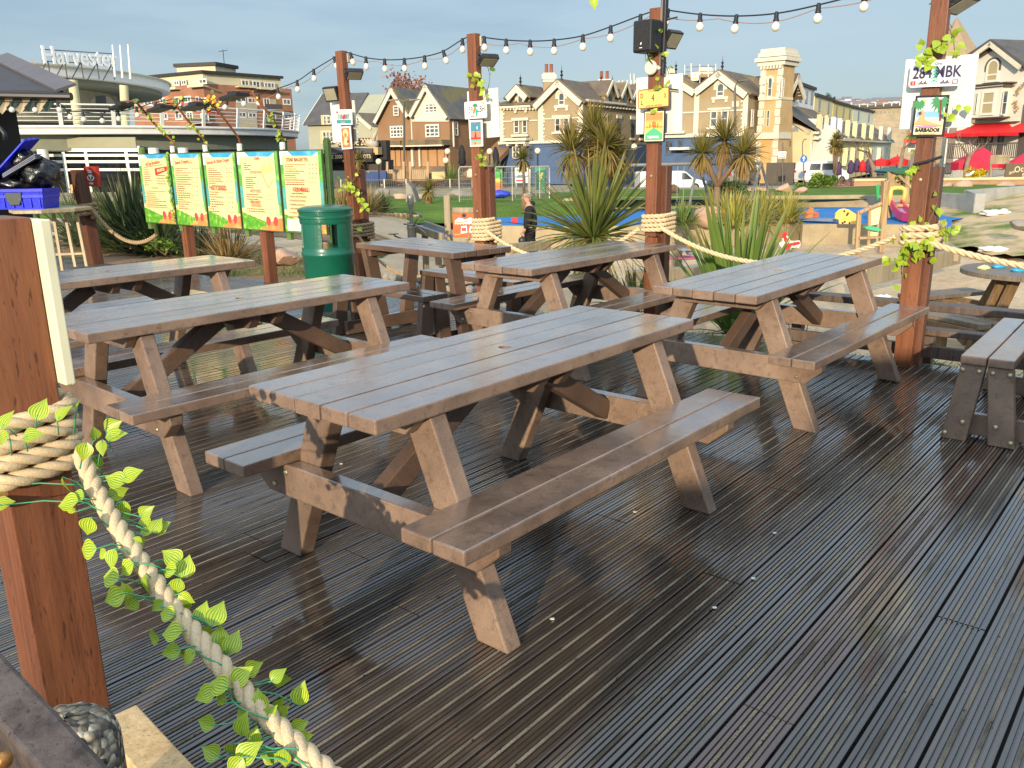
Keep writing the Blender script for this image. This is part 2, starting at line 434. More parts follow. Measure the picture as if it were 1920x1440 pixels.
# grass terrace behind the palisade and the bank behind the play area
sheet('lawn',-60,9.5,27.6,46,lambda x,y: lerp(-.64,-.36,min(max((y - 28.0) / 1.8,0),1)) + (.04 * sin(x * .5) + .02 * (y - 28)) * (1 if y > 29 else 0),M_TURF,(70,40),lambda x,y: y < 37 + .4 * sin(x) and x < 3.3)
M_GRAV = m_turf('gravel_and_earth',lin(140,124,102),lin(164,148,122),lin(184,166,138),.6,lin(120,118,84))
sheet('gravel',-60,3.2,36,46,lambda x,y: -.37 + .03 * (y - 30) * .5,M_GRAV,(40,12))
def bank(x,y): return -.20 + .05 * sin(x * .4)
sheet('grass_bank',3.0,60,30.6,40,bank,M_TURF,(50,14))
sheet('earth_bed',3.0,60,39.5,46,lambda x,y: bank(x,y) - .02 * (y - 39.5) + .01,M_GRAV,(50,8))
M_ASPH = mat('asphalt',lin(70,70,74),.85,.2,1.2,.3,120)
mb = MB();mb.quad((-300,45.5,-.62),(400,45.5,-.62),(400,124,-2.4),(-300,124,-2.4));tag(mb.build('road',M_ASPH,origin=(0,0,0)),kind='structure')
mb = MB();mb.quad((-2500,14,-2.6),(3000,14,-2.6),(3000,5000,-2.6),(-2500,5000,-2.6))
tag(mb.build('ground',mat('far_ground',lin(110,112,84),.9,.25,.02),origin=(0,0,0)),kind='structure')

# unseen wall added behind the viewer; keeps low sun off the near boards
blocker = thing('sun_blocker','unseen plain wall added behind the viewer to shade the near deck','wall',(2,-6.1,0))
mb = MB();mb.prism([(-2.4,-6,-.4),(14,-6,-.4),(14,-6,3.1),(-1.7,-6,2.9),(-1.75,-6,2.45),(-2.4,-6,2.36)],(0,-.12,0));mb.build('boarding',mat('blocker_boarding',lin(96,80,64),.7,.2,3),blocker)

# ---------------------------------------------------------------- picnic tables
def m_plastic(name,a,b,c,stain):
 """recycled plastic timber: brown, blotched, slightly wet on top"""
 t = NT(name);co = t.coord();oi = t.node('ObjectInfo')
 n = t.noise(co,3.2,5,.62);f = t.noise(co,26,4,.7);g = t.noise(co,240,2,.6)
 col = t.ramp(n,[(0.3,a),(0.52,b),(0.72,c)])
 col = t.mix(t.ramp(f,[(0.52,(0,) * 3),(0.70,(stain,) * 3)]),col,lin(58,46,38))
 col = t.mix(0.10,col,t.ramp(g,[(0.4,lin(50,38,30)),(0.62,lin(190,165,140))]))
 geo = t.node('NewGeometry');sx = t.node('SeparateXYZ');t.lk(geo.outputs['Normal'],sx.inputs[0])
 up = t.ramp(sx.outputs['Z'],[(0.75,(0,) * 3),(0.95,(1,) * 3)])
 film = t.noise(co,1.7,4,.6,(0.6,1.6,1))
 ro = t.mix(up,(0.52,) * 3 + (1,),t.ramp(film,[(0.34,(0.16,) * 3),(0.55,(0.27,) * 3),(0.75,(0.40,) * 3)]))
 t.set(Base_Color=col,Roughness=ro,Coat_Weight=t.math('MULTIPLY',up,1.0),Coat_IOR=2.3,
      Coat_Roughness=t.ramp(film,[(0.35,(0.10,) * 3),(0.55,(0.19,) * 3),(0.75,(0.30,) * 3)]))
 t.bump(t.math('ADD',t.noise(co,60,4,.6),t.math('MULTIPLY',g,.35)),.22,.004);return t.m
M_PL = m_plastic('recycled_plank',lin(98,79,66),lin(128,105,89),lin(150,126,107),0.55)
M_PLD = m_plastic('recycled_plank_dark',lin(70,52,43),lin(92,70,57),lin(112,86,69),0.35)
M_BOLT = plain('zinc_bolt',lin(196,184,150),.35,.9)
M_HOLE = plain('hole_inside',lin(52,36,28),.8)
TL,TW,TT,TH = 1.833,0.621,0.0465,0.75
def plank(L,w,th,z,y,parent,name='plank',m=None,hole=False):
 mb = MB();a = L / 2
 if not hole: mb.box(-a,a,y - w / 2,y + w / 2,z - th,z)
 else:
  h = w / 2;n = 32;r = .024
  mb.box(-a,-h,y - h,y + h,z - th,z);mb.box(h,a,y - h,y + h,z - th,z)
  sq,ci = [],[]
  for k in range(n):
   t = 2 * PI * k / n;c,s = cos(t),sin(t);q = h / max(abs(c),abs(s))
   sq.append((c * q,s * q));ci.append((c * r,s * r))
  vs = [(p[0],y + p[1],zz) for zz in (z,z - th) for p in sq] + [(p[0],y + p[1],zz) for zz in (z,z - th) for p in ci]
  fs = []
  for k in range(n):
   k2 = (k + 1) % n
   fs += [(k,k2,2 * n + k2,2 * n + k),(n + k2,n + k,3 * n + k,3 * n + k2),(2 * n + k,2 * n + k2,3 * n + k2,3 * n + k)]
   if abs(sq[k][1]) > h - 1e-6 and abs(sq[k2][1]) > h - 1e-6: fs.append((k2,k,n + k,n + k2))
  mb.add(vs,fs)
 o = mb.build(name,m or M_PL,parent,bevel=0 if hole else .006);return o
def bolt(mb,c,n,r=.011):
 mb.lathe([(r * 1.0,0),(r,.003),(r * .75,.0065),(0.0005,.008)],c,12,0,n)
def make_table(label):
 t = thing('picnic_table',label,'picnic table',local=True)
 g = .005;w = (TW - 4 * g) / 5
 top = MB()
 for i in range(5):
  y = -TW / 2 + w / 2 + i * (w + g)
  plank(TL,w,TT,TH,y,t,'top_plank',hole=(i == 2))
 bw = (.2466 - g) / 2
 for s in (-1,1):
  seat = MB()
  plank(TL,bw,TT,.4515,s * (.6375 - bw / 2),t,'seat_plank');plank(TL,bw,TT,.4515,s * (.6375 - bw * 1.5 - g),t,'seat_plank')
 lw,lt = .127,.068
 for e in (-1,1):
  u0 = e * (TL / 2 - .234);u1 = u0 - e * lt
  for s in (-1,1):
   mb = MB();y0,y1 = .58,.453;yt0,yt1 = .285,.158
   mb.prism([(u0,s * y0,0),(u0,s * y1,0),(u0,s * yt1,TH - TT - .001),(u0,s * yt0,TH - TT - .001)],(u1 - u0,0,0))
   mb.build('leg',M_PL,t,bevel=.006)
  bt = .06;b0,b1 = u0 + e * .001,u0 + e * (bt + .001)
  mb = MB();zt,zb,W = .4515 - TT - .001,.4515 - TT - .125,.605
  mb.prism([(b0,-W,zt),(b0,W,zt),(b0,W,zt - .05),(b0,W - .085,zb),(b0,-W + .085,zb),(b0,-W,zt - .05)],(b1 - b0,0,0))
  bm_ = mb.build('seat_bearer',M_PL,t,bevel=.005)
  for s in (-1,1):
   for (yy,zz) in ((.40,.03),(.475,.09)): bo = MB();bolt(bo,(b1,s * yy,zt - zz),(e,0,0));bo.build('bolt',M_BOLT,bm_)
  mb = MB();zt = TH - TT - .001;W = .285
  mb.prism([(b0,-W,zt),(b0,W,zt),(b0,W - .06,zt - .062),(b0,-W + .06,zt - .062)],(e * .05,0,0))
  mb.build('top_bearer',M_PL,t,bevel=.005)
  # diagonal brace from the seat bearer up to the middle of the top
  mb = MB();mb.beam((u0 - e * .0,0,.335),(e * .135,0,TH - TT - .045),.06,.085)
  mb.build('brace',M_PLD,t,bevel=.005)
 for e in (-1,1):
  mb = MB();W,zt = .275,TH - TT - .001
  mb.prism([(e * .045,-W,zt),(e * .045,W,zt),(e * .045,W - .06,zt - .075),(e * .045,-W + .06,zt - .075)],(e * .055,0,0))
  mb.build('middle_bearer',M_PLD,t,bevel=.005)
 return t
TABLES = [
 ('brown plastic picnic table in front on bare wet deck, the nearest and largest one',-.026,3.1195,49.69,0,0),
 ('brown picnic table with its near end behind the rope wrapped post',-1.4265,4.3866,48.41,0,0),
 ('brown picnic table beside the vine covered post, yucca leaves behind it',1.6468,5.1417,47.98,.6,0),
 ('brown picnic table under the dark speaker post, in front of the big yucca',.4962,6.2479,49.3,0,0),
 ('brown picnic table farthest back, in front of the menu boards and flax',-2.6746,5.6032,48.91,0,0)]
tab0 = make_table('')
for i,(lb,x,y,a,tilt,dz) in enumerate(TABLES):
 o = tab0 if i == 0 else copy_tree(tab0)
 o.location = (x,y,dz);o.rotation_euler = (0,-rad(tilt),rad(a));o['label'] = lb;o['group'] = 'picnic tables on the deck'
# walk-in tables: top on V legs, two separate-looking benches on A legs, joined by floor rails
def bench_on(t,y,m):
 L,bw,g = 1.22,.117,.006
 for k in (-1,1): plank(L,bw,.045,.45,y + k * (bw + g) / 2,t,'seat_plank',m)
 for e in (-1,1):
  u = e * (L / 2 - .012)
  for s in (-1,1):
   mb = MB();mb.prism([(u,y + s * .170,0),(u,y + s * .050,0),(u,y + s * .004,.404),(u,y + s * .116,.404)],(-e * .06,0,0))
   lg = mb.build('bench_leg',m,t,bevel=.005);
   for (yy,zz) in ((.105,.375),(.030,.375),(.075,.10),(.150,.03)): bo = MB();bolt(bo,(u,y + s * yy,zz),(e,0,0),.012);bo.build('bolt',M_BOLT,lg)
def make_walkin(label,m,off=.47):
 t = thing('walk_in_table',label,'picnic table',local=True)
 g,TWW,LL = .006,.62,1.27;w = (TWW - 4 * g) / 5
 for i in range(5): plank(LL,w,.047,.75,-TWW / 2 + w / 2 + i * (w + g),t,'top_plank',m,hole=(i == 2))
 for e in (-1,1):
  for s in (-1,1):
   u = e * .52;mb = MB()
   mb.prism([(u,s * .30,.702),(u,s * .185,.702),(u,s * .06,0),(u,s * .175,0)],(e * .065,0,0));mb.build('table_leg',m,t,bevel=.005)
  mb = MB();mb.box(e * .50 - .03,e * .50 + .018,-.27,.27,.64,.701);mb.build('top_bearer',m,t,bevel=.005)
  mb = MB();mb.box(min(e * .50,e * .455),max(e * .50,e * .455),-off - .1,off + .1,.012,.125);mb.build('floor_rail',m,t,bevel=.005)
 for y in (-off,off): bench_on(t,y,m)
 return t
wk = make_walkin('dark brown table with separate benches, between the green bin and the rope posts',M_PLD)
wk.location = (-.655,7.02,0);wk.rotation_euler = (0,0,rad(-45.5));wk['group'] = 'walk in tables on the deck'
wk2 = make_walkin('brown plank bench with bolted splayed legs at the edge of the deck, right',M_PL,.56)
wk2.location = V((2.385,4.065,0)) + DD * .58 + DN * .545;wk2.rotation_euler = (0,0,rad(51.5));wk2['group'] = 'walk in tables on the deck'

# ---------------------------------------------------------------- posts, rails, ropes
def m_postwood(name,a,b,c):
 t = NT(name);co = t.coord()
 n = t.noise(co,2.2,5,.6,(1,1,.35));g = t.noise(co,22,5,.7,(1.2,1.2,.07));p = t.noise(co,120,2,.5,(1,1,.18))
 col = t.ramp(n,[(0.3,a),(0.52,b),(0.74,c)])
 col = t.mix(0.35,col,t.ramp(g,[(0.32,sc(a,.35)),(0.6,sc(c,1.05))]))
 col = t.mix(t.ramp(p,[(0.63,(0,) * 3),(0.70,(.6,) * 3)]),col,sc(a,.3))
 t.set(Base_Color=col,Roughness=t.math('ADD',t.math('MULTIPLY',n,.3),.30),Specular_IOR_Level=.4)
 t.bump(t.math('ADD',g,t.math('MULTIPLY',p,-.6)),.35,.005);return t.m
M_POST = m_postwood('stained_timber',lin(88,52,34),lin(120,72,48),lin(144,92,62))
M_POSTD = m_postwood('stained_timber_dark',lin(72,44,34),lin(98,60,44),lin(116,76,56))
M_ROPE = mat('manila_rope',lin(214,190,152),.9,.12,20,.5,260,spec=.15,fine=.25)
M_ROPED = mat('weathered_rope',lin(166,140,108),.9,.2,20,.5,260,spec=.15,fine=.25)
M_RAIL = m_postwood('weathered_rail',lin(62,50,44),lin(92,76,66),lin(120,104,92))
def post_at(px,py_,Y,z=None):
 p = at(px,py_,Y);return V((p.x,p.y,0))
def sq_post(mb,c,z0,z1,w,d,lean=(0,0),mi=0):
 c = V(c);L = V((lean[0],lean[1],0))
 for_c = c + V((0,0,(z0 + z1) / 2)) + L * ((z0 + z1) / 2)
 mb.obox(for_c,DN * w / 2,DD * d / 2,V((L.x,L.y,1)) * (z1 - z0) / 2,mi);return mb
#  name, base px, depth, top height, wrap height, label
P5 = V((2.755,5.70,0));P4 = V((1.228,7.13,0));P3 = V((-.245,8.30,0));P2 = V((-1.665,9.40,0));PL = V((-6.1,12.42,0))
def light_post(c,top,low_top,label,lean,side=.12):
 t = thing('light_post',label,'wooden post',c,group='stained timber posts along the rope fence')
 mb = MB();sq_post(mb,c - DD * .035 - DN * .01,.78,top,.105,.075,lean);up = mb.build('upright',M_POST,t,bevel=.004)
 mb = MB();sq_post(mb,c + DN * .025 + DD * .0475,-.25,low_top,.135,.088,lean)
 mb.build('base_post',M_POSTD,t,bevel=.004)
 mb = MB();sq_post(mb,c - DD * .036 + DN * .0,-.25,.775,.115,.074,lean);mb.build('lower_post',M_POST,t,bevel=.004)
 L = V((lean[0],lean[1],0))
 for z in (low_top - .08,low_top - .42): bo = MB();bolt(bo,c - DD * .0735 - DN * .01 + V((0,0,z)) + L * z,-DD,.013);bo.build('bolt',M_BOLT,up)
 return t
ZB = lambda px,y,P: at(px,y,P.y).z
light_post(P5,2.62,at(1800,312,P5.y).z,'tall wooden post wound with green vine, number plate and beach poster on it',(0.0,0.0))
light_post(P4,ZB(1240,16,P4),ZB(1240,311,P4),'tall wooden post with loudspeaker, beside a dark metal pole',(-.004,0))
light_post(P3,ZB(890,64,P3),ZB(890,312,P3),'tall wooden post behind the slatted back table, flamingo coloured number plate on it',(-.012,0))
light_post(P2,ZB(645,96,P2),ZB(645,318,P2),'tall wooden post behind the green bin, two floodlights on it',(-.016,0))
t = thing('rope_post','short dark wooden post carrying a red panda face sign','wooden post',PL,group='stained timber posts along the rope fence')
mb = MB();sq_post(mb,PL,-.3,at(170,318,PL.y).z,.16,.16,(-.05,0));mb.build('post_shaft',M_POSTD,t,bevel=.006)
# rope wraps and swags
def wrap_path(c,z,hw,hd,turns,r,lean=(0,0),rise=None,rot0=0.0):
 pts = [];n = int(turns * 28);rise = rise or 2 * r * .98
 for i in range(n + 1):
  th = 2 * PI * i / 28 + rot0;cx,sx = cos(th),sin(th)
  q = 1 / max((abs(cx) ** 5 + abs(sx) ** 5) ** .2,1e-6);zz = z + rise * i / 28
  pts.append(V(c) + DN * (cx * q * (hw + r)) + DD * (sx * q * (hd + r)) + V((lean[0] * zz,lean[1] * zz,zz)))
 return pts
def rope_wrap(c,z,hw,hd,turns,r,label,m=M_ROPE,lean=(0,0)):
 mb = MB();rope_mb(mb,wrap_path(c,z,hw,hd,turns,r,lean),r,None,6)
 o = mb.build('rope_wrap',m,smooth=True);return tag(o,label,'rope','ropes wound round the posts')
R0 = .0185
ZW = {}
for P,px,py_,lb,trn in ((P5,1720,452,'rope coils on the vine covered post',3.2),(P4,1230,428,'thick pale rope coils on the post with the loudspeaker',4.2),
         (P3,908,446,'wide pale rope coils low on the post beside the orange playground notice',6.0),(P2,672,440,'dark grey rope coils on the post behind the green bin',4.6)):
 z = at(px,py_,P.y).z;ZW[P.y] = z
 rope_wrap(P + DN * .02 + DD * .01,z - .03,.085,.10,trn,R0 * (1.0 if P is not P5 else 1.25),lb,M_ROPED if P is P2 else M_ROPE)
rope_wrap(PL,at(172,402,PL.y).z - .04,.09,.09,3.2,.03,'pale rope coils under the red panda sign',M_ROPED,(-.05,0))
def swag(name,a,b,drop,r,label,m=M_ROPE,n=26):
 mb = MB();rope_mb(mb,sag(a,b,drop,n),r,None,6);return tag(mb.build(name,m,smooth=True),label,'rope','rope swags between the posts')
W = lambda P,dz=0,dn=0: P + V((0,0,ZW[P.y] + dz)) - DD * .10 + DN * dn
swag('rope',W(P4,.02,.1),W(P5,.03,-.12),.235,R0,'pale rope hanging between the loudspeaker post and the vine covered post')
swag('rope',W(P3,.09,.1),W(P4,.0,-.1),.27,R0,'pale rope sagging in front of the big yucca')
swag('rope',W(P2,.0,.1),W(P3,.02,-.1),.42,R0 * .9,'dark rope sagging behind the back table from the bin post',M_ROPED)
swag('rope',W(P5,.0,.1),P5 + DN * 1.95 + DD * .0 + V((0,0,.80)),.12,R0 * 1.15,'rope running from the vine covered post out over the round sand table')
M1 = V((-4.41,11.17,0))
swag('rope',V((PL.x,PL.y,at(180,392,PL.y).z)) + DN * .12,V((M1.x,M1.y,.50)) - DD * .1 - DN * .3,.25,.028,'rope hanging in front of the flax from the red panda post',M_ROPED)
# timber fence rails either side of the vine covered post
fe = thing('rail_fence','low dark timber rail fence behind the vine covered post','fence',P5)
for (z,off,w,h) in ((.40,.13,.14,.05),(.21,.22,.12,.045),(.085,.12,.05,.085)):
 mb = MB();mb.beam(P5 + DN * 2.2 + DD * off + V((0,0,z)),P5 - DN * .95 + DD * off + V((0,0,z)),w,h);mb.build('rail',M_RAIL,fe,bevel=.006)
for tt in (-.9,.06,2.0):
 mb = MB();sq_post(mb,P5 + DN * tt + DD * .33,-.4,.20 if tt == .06 else .37,.08,.08);mb.build('stub_post',M_RAIL,fe,bevel=.005)

# ---------------------------------------------------------------- the near post, its rope and its vine
P1 = V((-1.205,1.952,0))
t = thing('near_post','thick reddish timber post in the foreground with rope wound round it','wooden post',P1)
mb = MB();sq_post(mb,P1,-.35,1.335,.150,.150);pst = mb.build('post_shaft',M_POST,t,bevel=.003)
M_CREAM = mat('cream_panel',lin(226,220,186),.55,.06,9)
mb = MB();c = P1 + DN * .0 + DD * .089;mb.obox(c + V((0,0,1.135)),DN * .118,DD * .012,V((0,0,.195)))
tag(mb.build('cream_board',M_CREAM,bevel=.003),'cream board seen edge on, fixed to the near rope wrapped post','panel')
RN = .0215
zw = .715
mb = MB();rope_mb(mb,wrap_path(P1,zw,.080,.080,3.9,RN,(0,0),RN * 2.05,2.4),RN,.15,8)
tag(mb.build('rope_wrap',M_ROPE,smooth=True),'thick pale rope coils on the near foreground post','rope','ropes wound round the posts')
# the rope swings from the post towards the camera, placed by depth along it
RP = [(150,845,2.00),(172,905,1.97),(215,980,1.90),(262,1052,1.83),(312,1122,1.765),(365,1190,1.70),(418,1252,1.645),(470,1312,1.595),(525,1368,1.55),(580,1420,1.51),(650,1478,1.465),(740,1545,1.41)]
def atd(x,y,d):   # point at optical depth d
 return EYE + ray(x,y) * d
rp = [atd(*q) for q in RP]
mb = MB();rope_mb(mb,rp,.0205,.115,8);tag(mb.build('rope',M_ROPE,smooth=True),'thick pale rope in the foreground with a plastic vine twined round it','rope','rope swags between the posts')
# variegated plastic leaves
def m_vleaf():
 t = NT('variegated_leaf');uv = t.node('TexCoord').outputs['UV'];sx = t.node('SeparateXYZ');t.lk(uv,sx.inputs[0])
 u = t.math('ABSOLUTE',t.math('SUBTRACT',sx.outputs[0],.5));nz = t.noise(uv,9,3,.6)
 ph = t.math('ADD',t.math('MULTIPLY',u,46.0),t.math('MULTIPLY',nz,3.0));st = t.math('ADD',t.math('MULTIPLY',t.math('SINE',ph),.5),.5)
 tn = t.attr('tone')
 col = t.mix(t.ramp(st,[(0.30,(0,) * 3),(0.62,(1,) * 3)]),lin(214,222,70),lin(124,166,40))
 col = t.mix(t.math('MULTIPLY',tn,.5),col,lin(84,128,30))
 t.set(Base_Color=col,Roughness=.38,Subsurface_Weight=0.0)
 tr = t.node('BsdfTranslucent');t.lk(col,tr.inputs['Color']);ms = t.node('MixShader');ms.inputs[0].default_value = .28
 out = t.n['Material Output'];t.lk(t.b.outputs[0],ms.inputs[1]);t.lk(tr.outputs[0],ms.inputs[2]);t.lk(ms.outputs[0],out.inputs['Surface']);return t.m
M_VLEAF = m_vleaf()
M_VSTEM = plain('vine_stem',lin(70,150,104),.5)
LEAF_W = [0,.62,.9,1.0,.93,.74,.47,.22,0]
def vleaf(mb,base,dirv,nrm,L,wid=.78,tone=.3,curl=.18):
 dirv = V(dirv).normalized();nrm = V(nrm);nrm = (nrm - dirv * nrm.dot(dirv)).normalized();sd = dirv.cross(nrm)
 vs,uvs,fs = [],[],[];m = len(LEAF_W)
 for i,w in enumerate(LEAF_W):
  v = i / (m - 1);c = V(base) + dirv * L * v - nrm * L * curl * v * v
  for u in (-1,-.5,0,.5,1):
   hw = max(w,.02) * L * wid * .5
   vs.append(c + sd * hw * u + nrm * L * (.10 * abs(u) ** 1.5 * w));uvs.append((.5 + u * .5,v))
 for i in range(m - 1):
  for k in range(4):
   a = i * 5 + k;fs.append((a,a + 1,a + 6,a + 5))
 mb.add(vs,fs,0,tone,uvs)
# px centre, px length, direction the tip points to in the picture (degrees, 0 right, 90 up), depth offset, darkness
FL = [(74,767,40,75,.0,.2),(118,773,36,60,.0,.3),(146,758,26,90,.03,.8),(12,786,38,70,-.02,.3),(2,822,34,200,-.03,.3),(60,815,36,20,-.03,.5),(212,797,34,25,.03,.5),
     (218,815,36,15,.02,.1),(158,847,34,260,-.06,.4),(178,812,24,90,.05,.9),(192,840,30,270,.02,.7),(176,870,32,250,.05,.8),(8,943,32,20,.03,.5),(8,915,30,0,.03,.9),
     (122,911,32,280,-.04,.9),(126,943,42,190,-.04,.2),(215,899,38,160,-.02,.4),(247,889,38,30,-.02,.1),(222,923,34,30,.01,.6),(233,958,36,275,.02,.4),(165,988,38,250,-.04,.2),(161,1030,42,185,-.04,.2),
     (272,975,28,95,.02,.3),(293,985,30,60,.02,.3),(276,995,24,40,.02,.5),(209,1049,38,260,-.03,.3),(205,1082,42,175,-.03,.3),(236,1066,36,215,-.03,.1),(272,1095,36,270,-.03,.8),(212,1120,44,200,-.03,.2),
     (322,1043,40,140,.0,.3),(349,1062,40,80,.0,.2),(315,1068,34,180,-.02,.3),(332,1100,32,250,-.02,.6),(350,1130,28,40,.03,.9),
     (311,1150,34,170,-.03,.4),(320,1185,44,185,-.03,.1),(320,1222,34,190,-.02,.9),(379,1148,36,80,.0,.4),(406,1150,46,75,.0,.6),(410,1193,42,95,.03,.4),(437,1205,40,70,.02,.4),(352,1232,32,220,-.02,.4),
     (452,1266,42,45,-.03,.0),(384,1302,40,200,-.03,.3),(408,1284,44,170,-.04,.1),(486,1315,42,110,-.02,.3),(505,1340,38,60,-.02,.6),(386,1355,34,165,-.02,.7),(453,1360,42,85,-.03,.5),(395,1410,36,150,-.02,.7),
     (436,1412,40,260,-.02,.7),(464,1410,48,45,-.04,.1),(564,1300,42,80,.03,.3),(562,1360,32,20,.03,.3),(533,1422,36,270,-.02,.6),(478,1378,30,80,-.02,.6),(440,1438,40,230,-.03,.3),(500,1420,34,300,.02,.8),
     (425,1230,30,100,.03,.8),(366,1180,30,60,.03,.6),(300,1120,28,100,.04,.7),(258,1015,26,130,.03,.7),(196,925,26,60,.03,.8)]
def vine_tree(label,group=None):
 v = thing('vine',label,'vine',P1,group=group);return v
vn = thing('vine','plastic vine with striped yellow green leaves on the foreground rope','artificial vine',P1,group='artificial vines')
lv,st = MB(),MB()
rr_ = random.Random(5)
def ropept(y):
 for a,b in zip(RP,RP[1:]):
  if a[1] <= y <= b[1]: k = (y - a[1]) / (b[1] - a[1]);return lerp(a[0],b[0],k),lerp(a[2],b[2],k)
 return (RP[0][0],RP[0][2]) if y < RP[0][1] else (RP[-1][0],RP[-1][2])
for (x,y,L,an,dd,dk_) in FL:
 rx,d = ropept(y)
 if y < 870: d = 1.86 if x < 185 else 1.96
 d += dd;pxm = d / FPX;Lm = L * pxm * 1.08
 c = atd(x,y,d);dv = _R * cos(rad(an)) + _U * sin(rad(an)) + _fw * rr_.uniform(-.35,.35)
 nm = -_fw + _U * rr_.uniform(.1,.7) + _R * rr_.uniform(-.5,.5)
 if dk_ > .75: nm = -_fw * .6 + _R * rr_.choice((-.8,.8)) + _U * .3
 dv.normalize();base = c - dv * Lm * .5;vleaf(lv,base,dv,nm,Lm,.86,dk_,rr_.uniform(.05,.45))
 # petiole back towards the rope
 if y < 870: root = atd(x + (20 if x < 60 else -8),max(y + 32,815),d + .01)
 else: root = atd(rx + (x - rx) * .12,y + rr_.uniform(-6,24),d - dd)
 mid = (base + root) / 2 + _U * .008;st.tube([base + dv * Lm * .25,base,mid,root],[.0011,.0014,.0016,.0018],5)
FL_n = len(FL)
for _ in range(26):
 y = rr_.uniform(930,1440);rx,d = ropept(y);L = rr_.uniform(26,40);s_ = rr_.choice((-1,1));c = atd(rx + s_ * rr_.uniform(16,66),y + rr_.uniform(-20,30),d + rr_.uniform(-.04,.05));dv = (_R * s_ + _U * rr_.uniform(-1,1.2) + _fw * rr_.uniform(-.5,.5)).normalized();Lm = L * d / FPX
 vleaf(lv,c,dv,-_fw + _U * rr_.uniform(-.2,.9) + _R * rr_.uniform(-.9,.9),Lm,.84,rr_.random(),rr_.uniform(.05,.5));st.tube([c + dv * Lm * .2,c,atd(rx,y,d)],[.0011,.0015,.0017],5)
pth = []
for i in range(150):
 k = i / 149;y = lerp(880,1545,k);x,d = ropept(y);a = k * 44
 pth.append(atd(x,y,d) + (_R * cos(a) + _fw * sin(a)) * (.023 + .012 * max(0,sin(k * 31))) + _U * .006 * sin(k * 50))
st.tube(pth,.0017,5)
wp = wrap_path(P1,zw + .155,.094,.094,1.15,RN,(0,0),.004,2.6);st.tube([p + V((0,0,.012 * sin(i * .7))) for i,p in enumerate(wp)],.0018,5)
lv.build('leaves',M_VLEAF,vn,smooth=True);st.build('stem',M_VSTEM,vn,smooth=True)
# dead corner: weathered timber, concrete stub, fresh offcuts
M_OLDW = m_postwood('old_grey_timber',lin(46,36,32),lin(78,66,60),lin(120,108,100))
t = thing('bench_end','weathered dark bench rail with a rusty bolt in the bottom corner','bench',atd(40,1420,1.35))
a,b = atd(-100,1190,1.44),atd(220,1542,1.20);dn = V((.25,-.35,1)).normalized()
mb = MB();mb.beam(a,b,.070,.045,up=dn);rl = mb.build('rail',M_OLDW,t,bevel=.008)
sdv = (b - a).normalized().cross(dn).normalized()
mb = MB();mb.beam(a - dn * .085 + sdv * .0,b - dn * .085,.055,.125,up=dn);mb.build('side_board',M_OLDW,t,bevel=.006)
mb = MB();mb.ball(atd(6,1425,1.165),.013,12);mb.build('bolt',mat('rusty_bolt',lin(170,120,66),.4,.4,60,metal=.7),t,smooth=True)
def m_aggregate():
 t = NT('exposed_aggregate');c = t.coord(False);vo = t.node('TexVoronoi',Scale=62.0);t.lk(c,vo.inputs['Vector'])
 vc = t.node('SeparateColor');t.lk(vo.outputs['Color'],vc.inputs[0]);r = vc.outputs[0]
 col = t.ramp(r,[(0.0,lin(66,63,58)),(0.3,lin(110,104,94)),(0.55,lin(160,148,124)),(0.8,lin(208,198,176)),(1.0,lin(120,70,50))])
 col = t.mix(t.ramp(vo.outputs['Distance'],[(0.55,(0,) * 3),(0.95,(1,) * 3)]),col,lin(58,55,48))
 col = t.mix(t.ramp(t.noise(c,9,3,.6),[(0.55,(0,) * 3),(0.66,(.75,) * 3)]),col,lin(160,132,52))
 t.set(Base_Color=col,Roughness=.85);h = t.math('SUBTRACT',1.0,vo.outputs['Distance']);t.bump(h,.9,.012);return t.m
mb = MB();c = atz(125,1420,-.02);c = atd(128,1400,1.62)
z1 = atd(128,1318,1.66).z
prof = [(.072,-.4),(.074,z1 - .06 - 0),(.070,z1 - .03),(.058,z1 - .008),(.035,z1 + .004),(.001,z1 + .007)]
vs = MB();vs.lathe([(r * 1.25,z) for r,z in prof],(c.x,c.y,0),20)
vs.v = [(V((c.x,c.y,0)) + V(((p[0] - c.x),(p[1] - c.y),p[2])) + V((rr_.uniform(-.004,.004),rr_.uniform(-.004,.004),rr_.uniform(-.003,.003)))) for p in vs.v]
tag(vs.build('concrete_stub',m_aggregate(),smooth=True),'stubby pebbled concrete post with yellow lichen at the foot of the near post','concrete post')
M_PINE = m_postwood('fresh_pine',lin(186,146,92),lin(212,176,122),lin(226,198,150))
mb = MB();a = atz(222,1352,.05);b = atz(420,1580,.05);mb.beam(a,b,.10,.05)
tag(mb.build('pine_batten',M_PINE,bevel=.004),'fresh pale pine batten lying on the deck beside the near post','batten','fresh pine battens')
mb = MB();a = atz(222,1412,.02);b = atz(90,1500,.02);mb.beam(a,b,.09,.06)
tag(mb.build('pine_batten',M_PINE,bevel=.004),'short sawn pine batten butted against the concrete stub','batten','fresh pine battens')

for i,(x,y) in enumerate(((1036,1161),(1412,1085),(640,870),(1452,1000),(1340,1140),(1190,960))):
 q = atz(x,y,.004);mb = MB();mb.prism([q + V((.007 * cos(k * 1.05 + i) * (1 + .3 * (k % 2)),.006 * sin(k * 1.05 + i),0)) for k in range(6)],(0,0,.003));tag(mb.build('pale_chip',plain('chip_white',lin(214,206,190),.7)),'tiny pale chip lying on the wet deck boards','litter','pale chips on the deck')

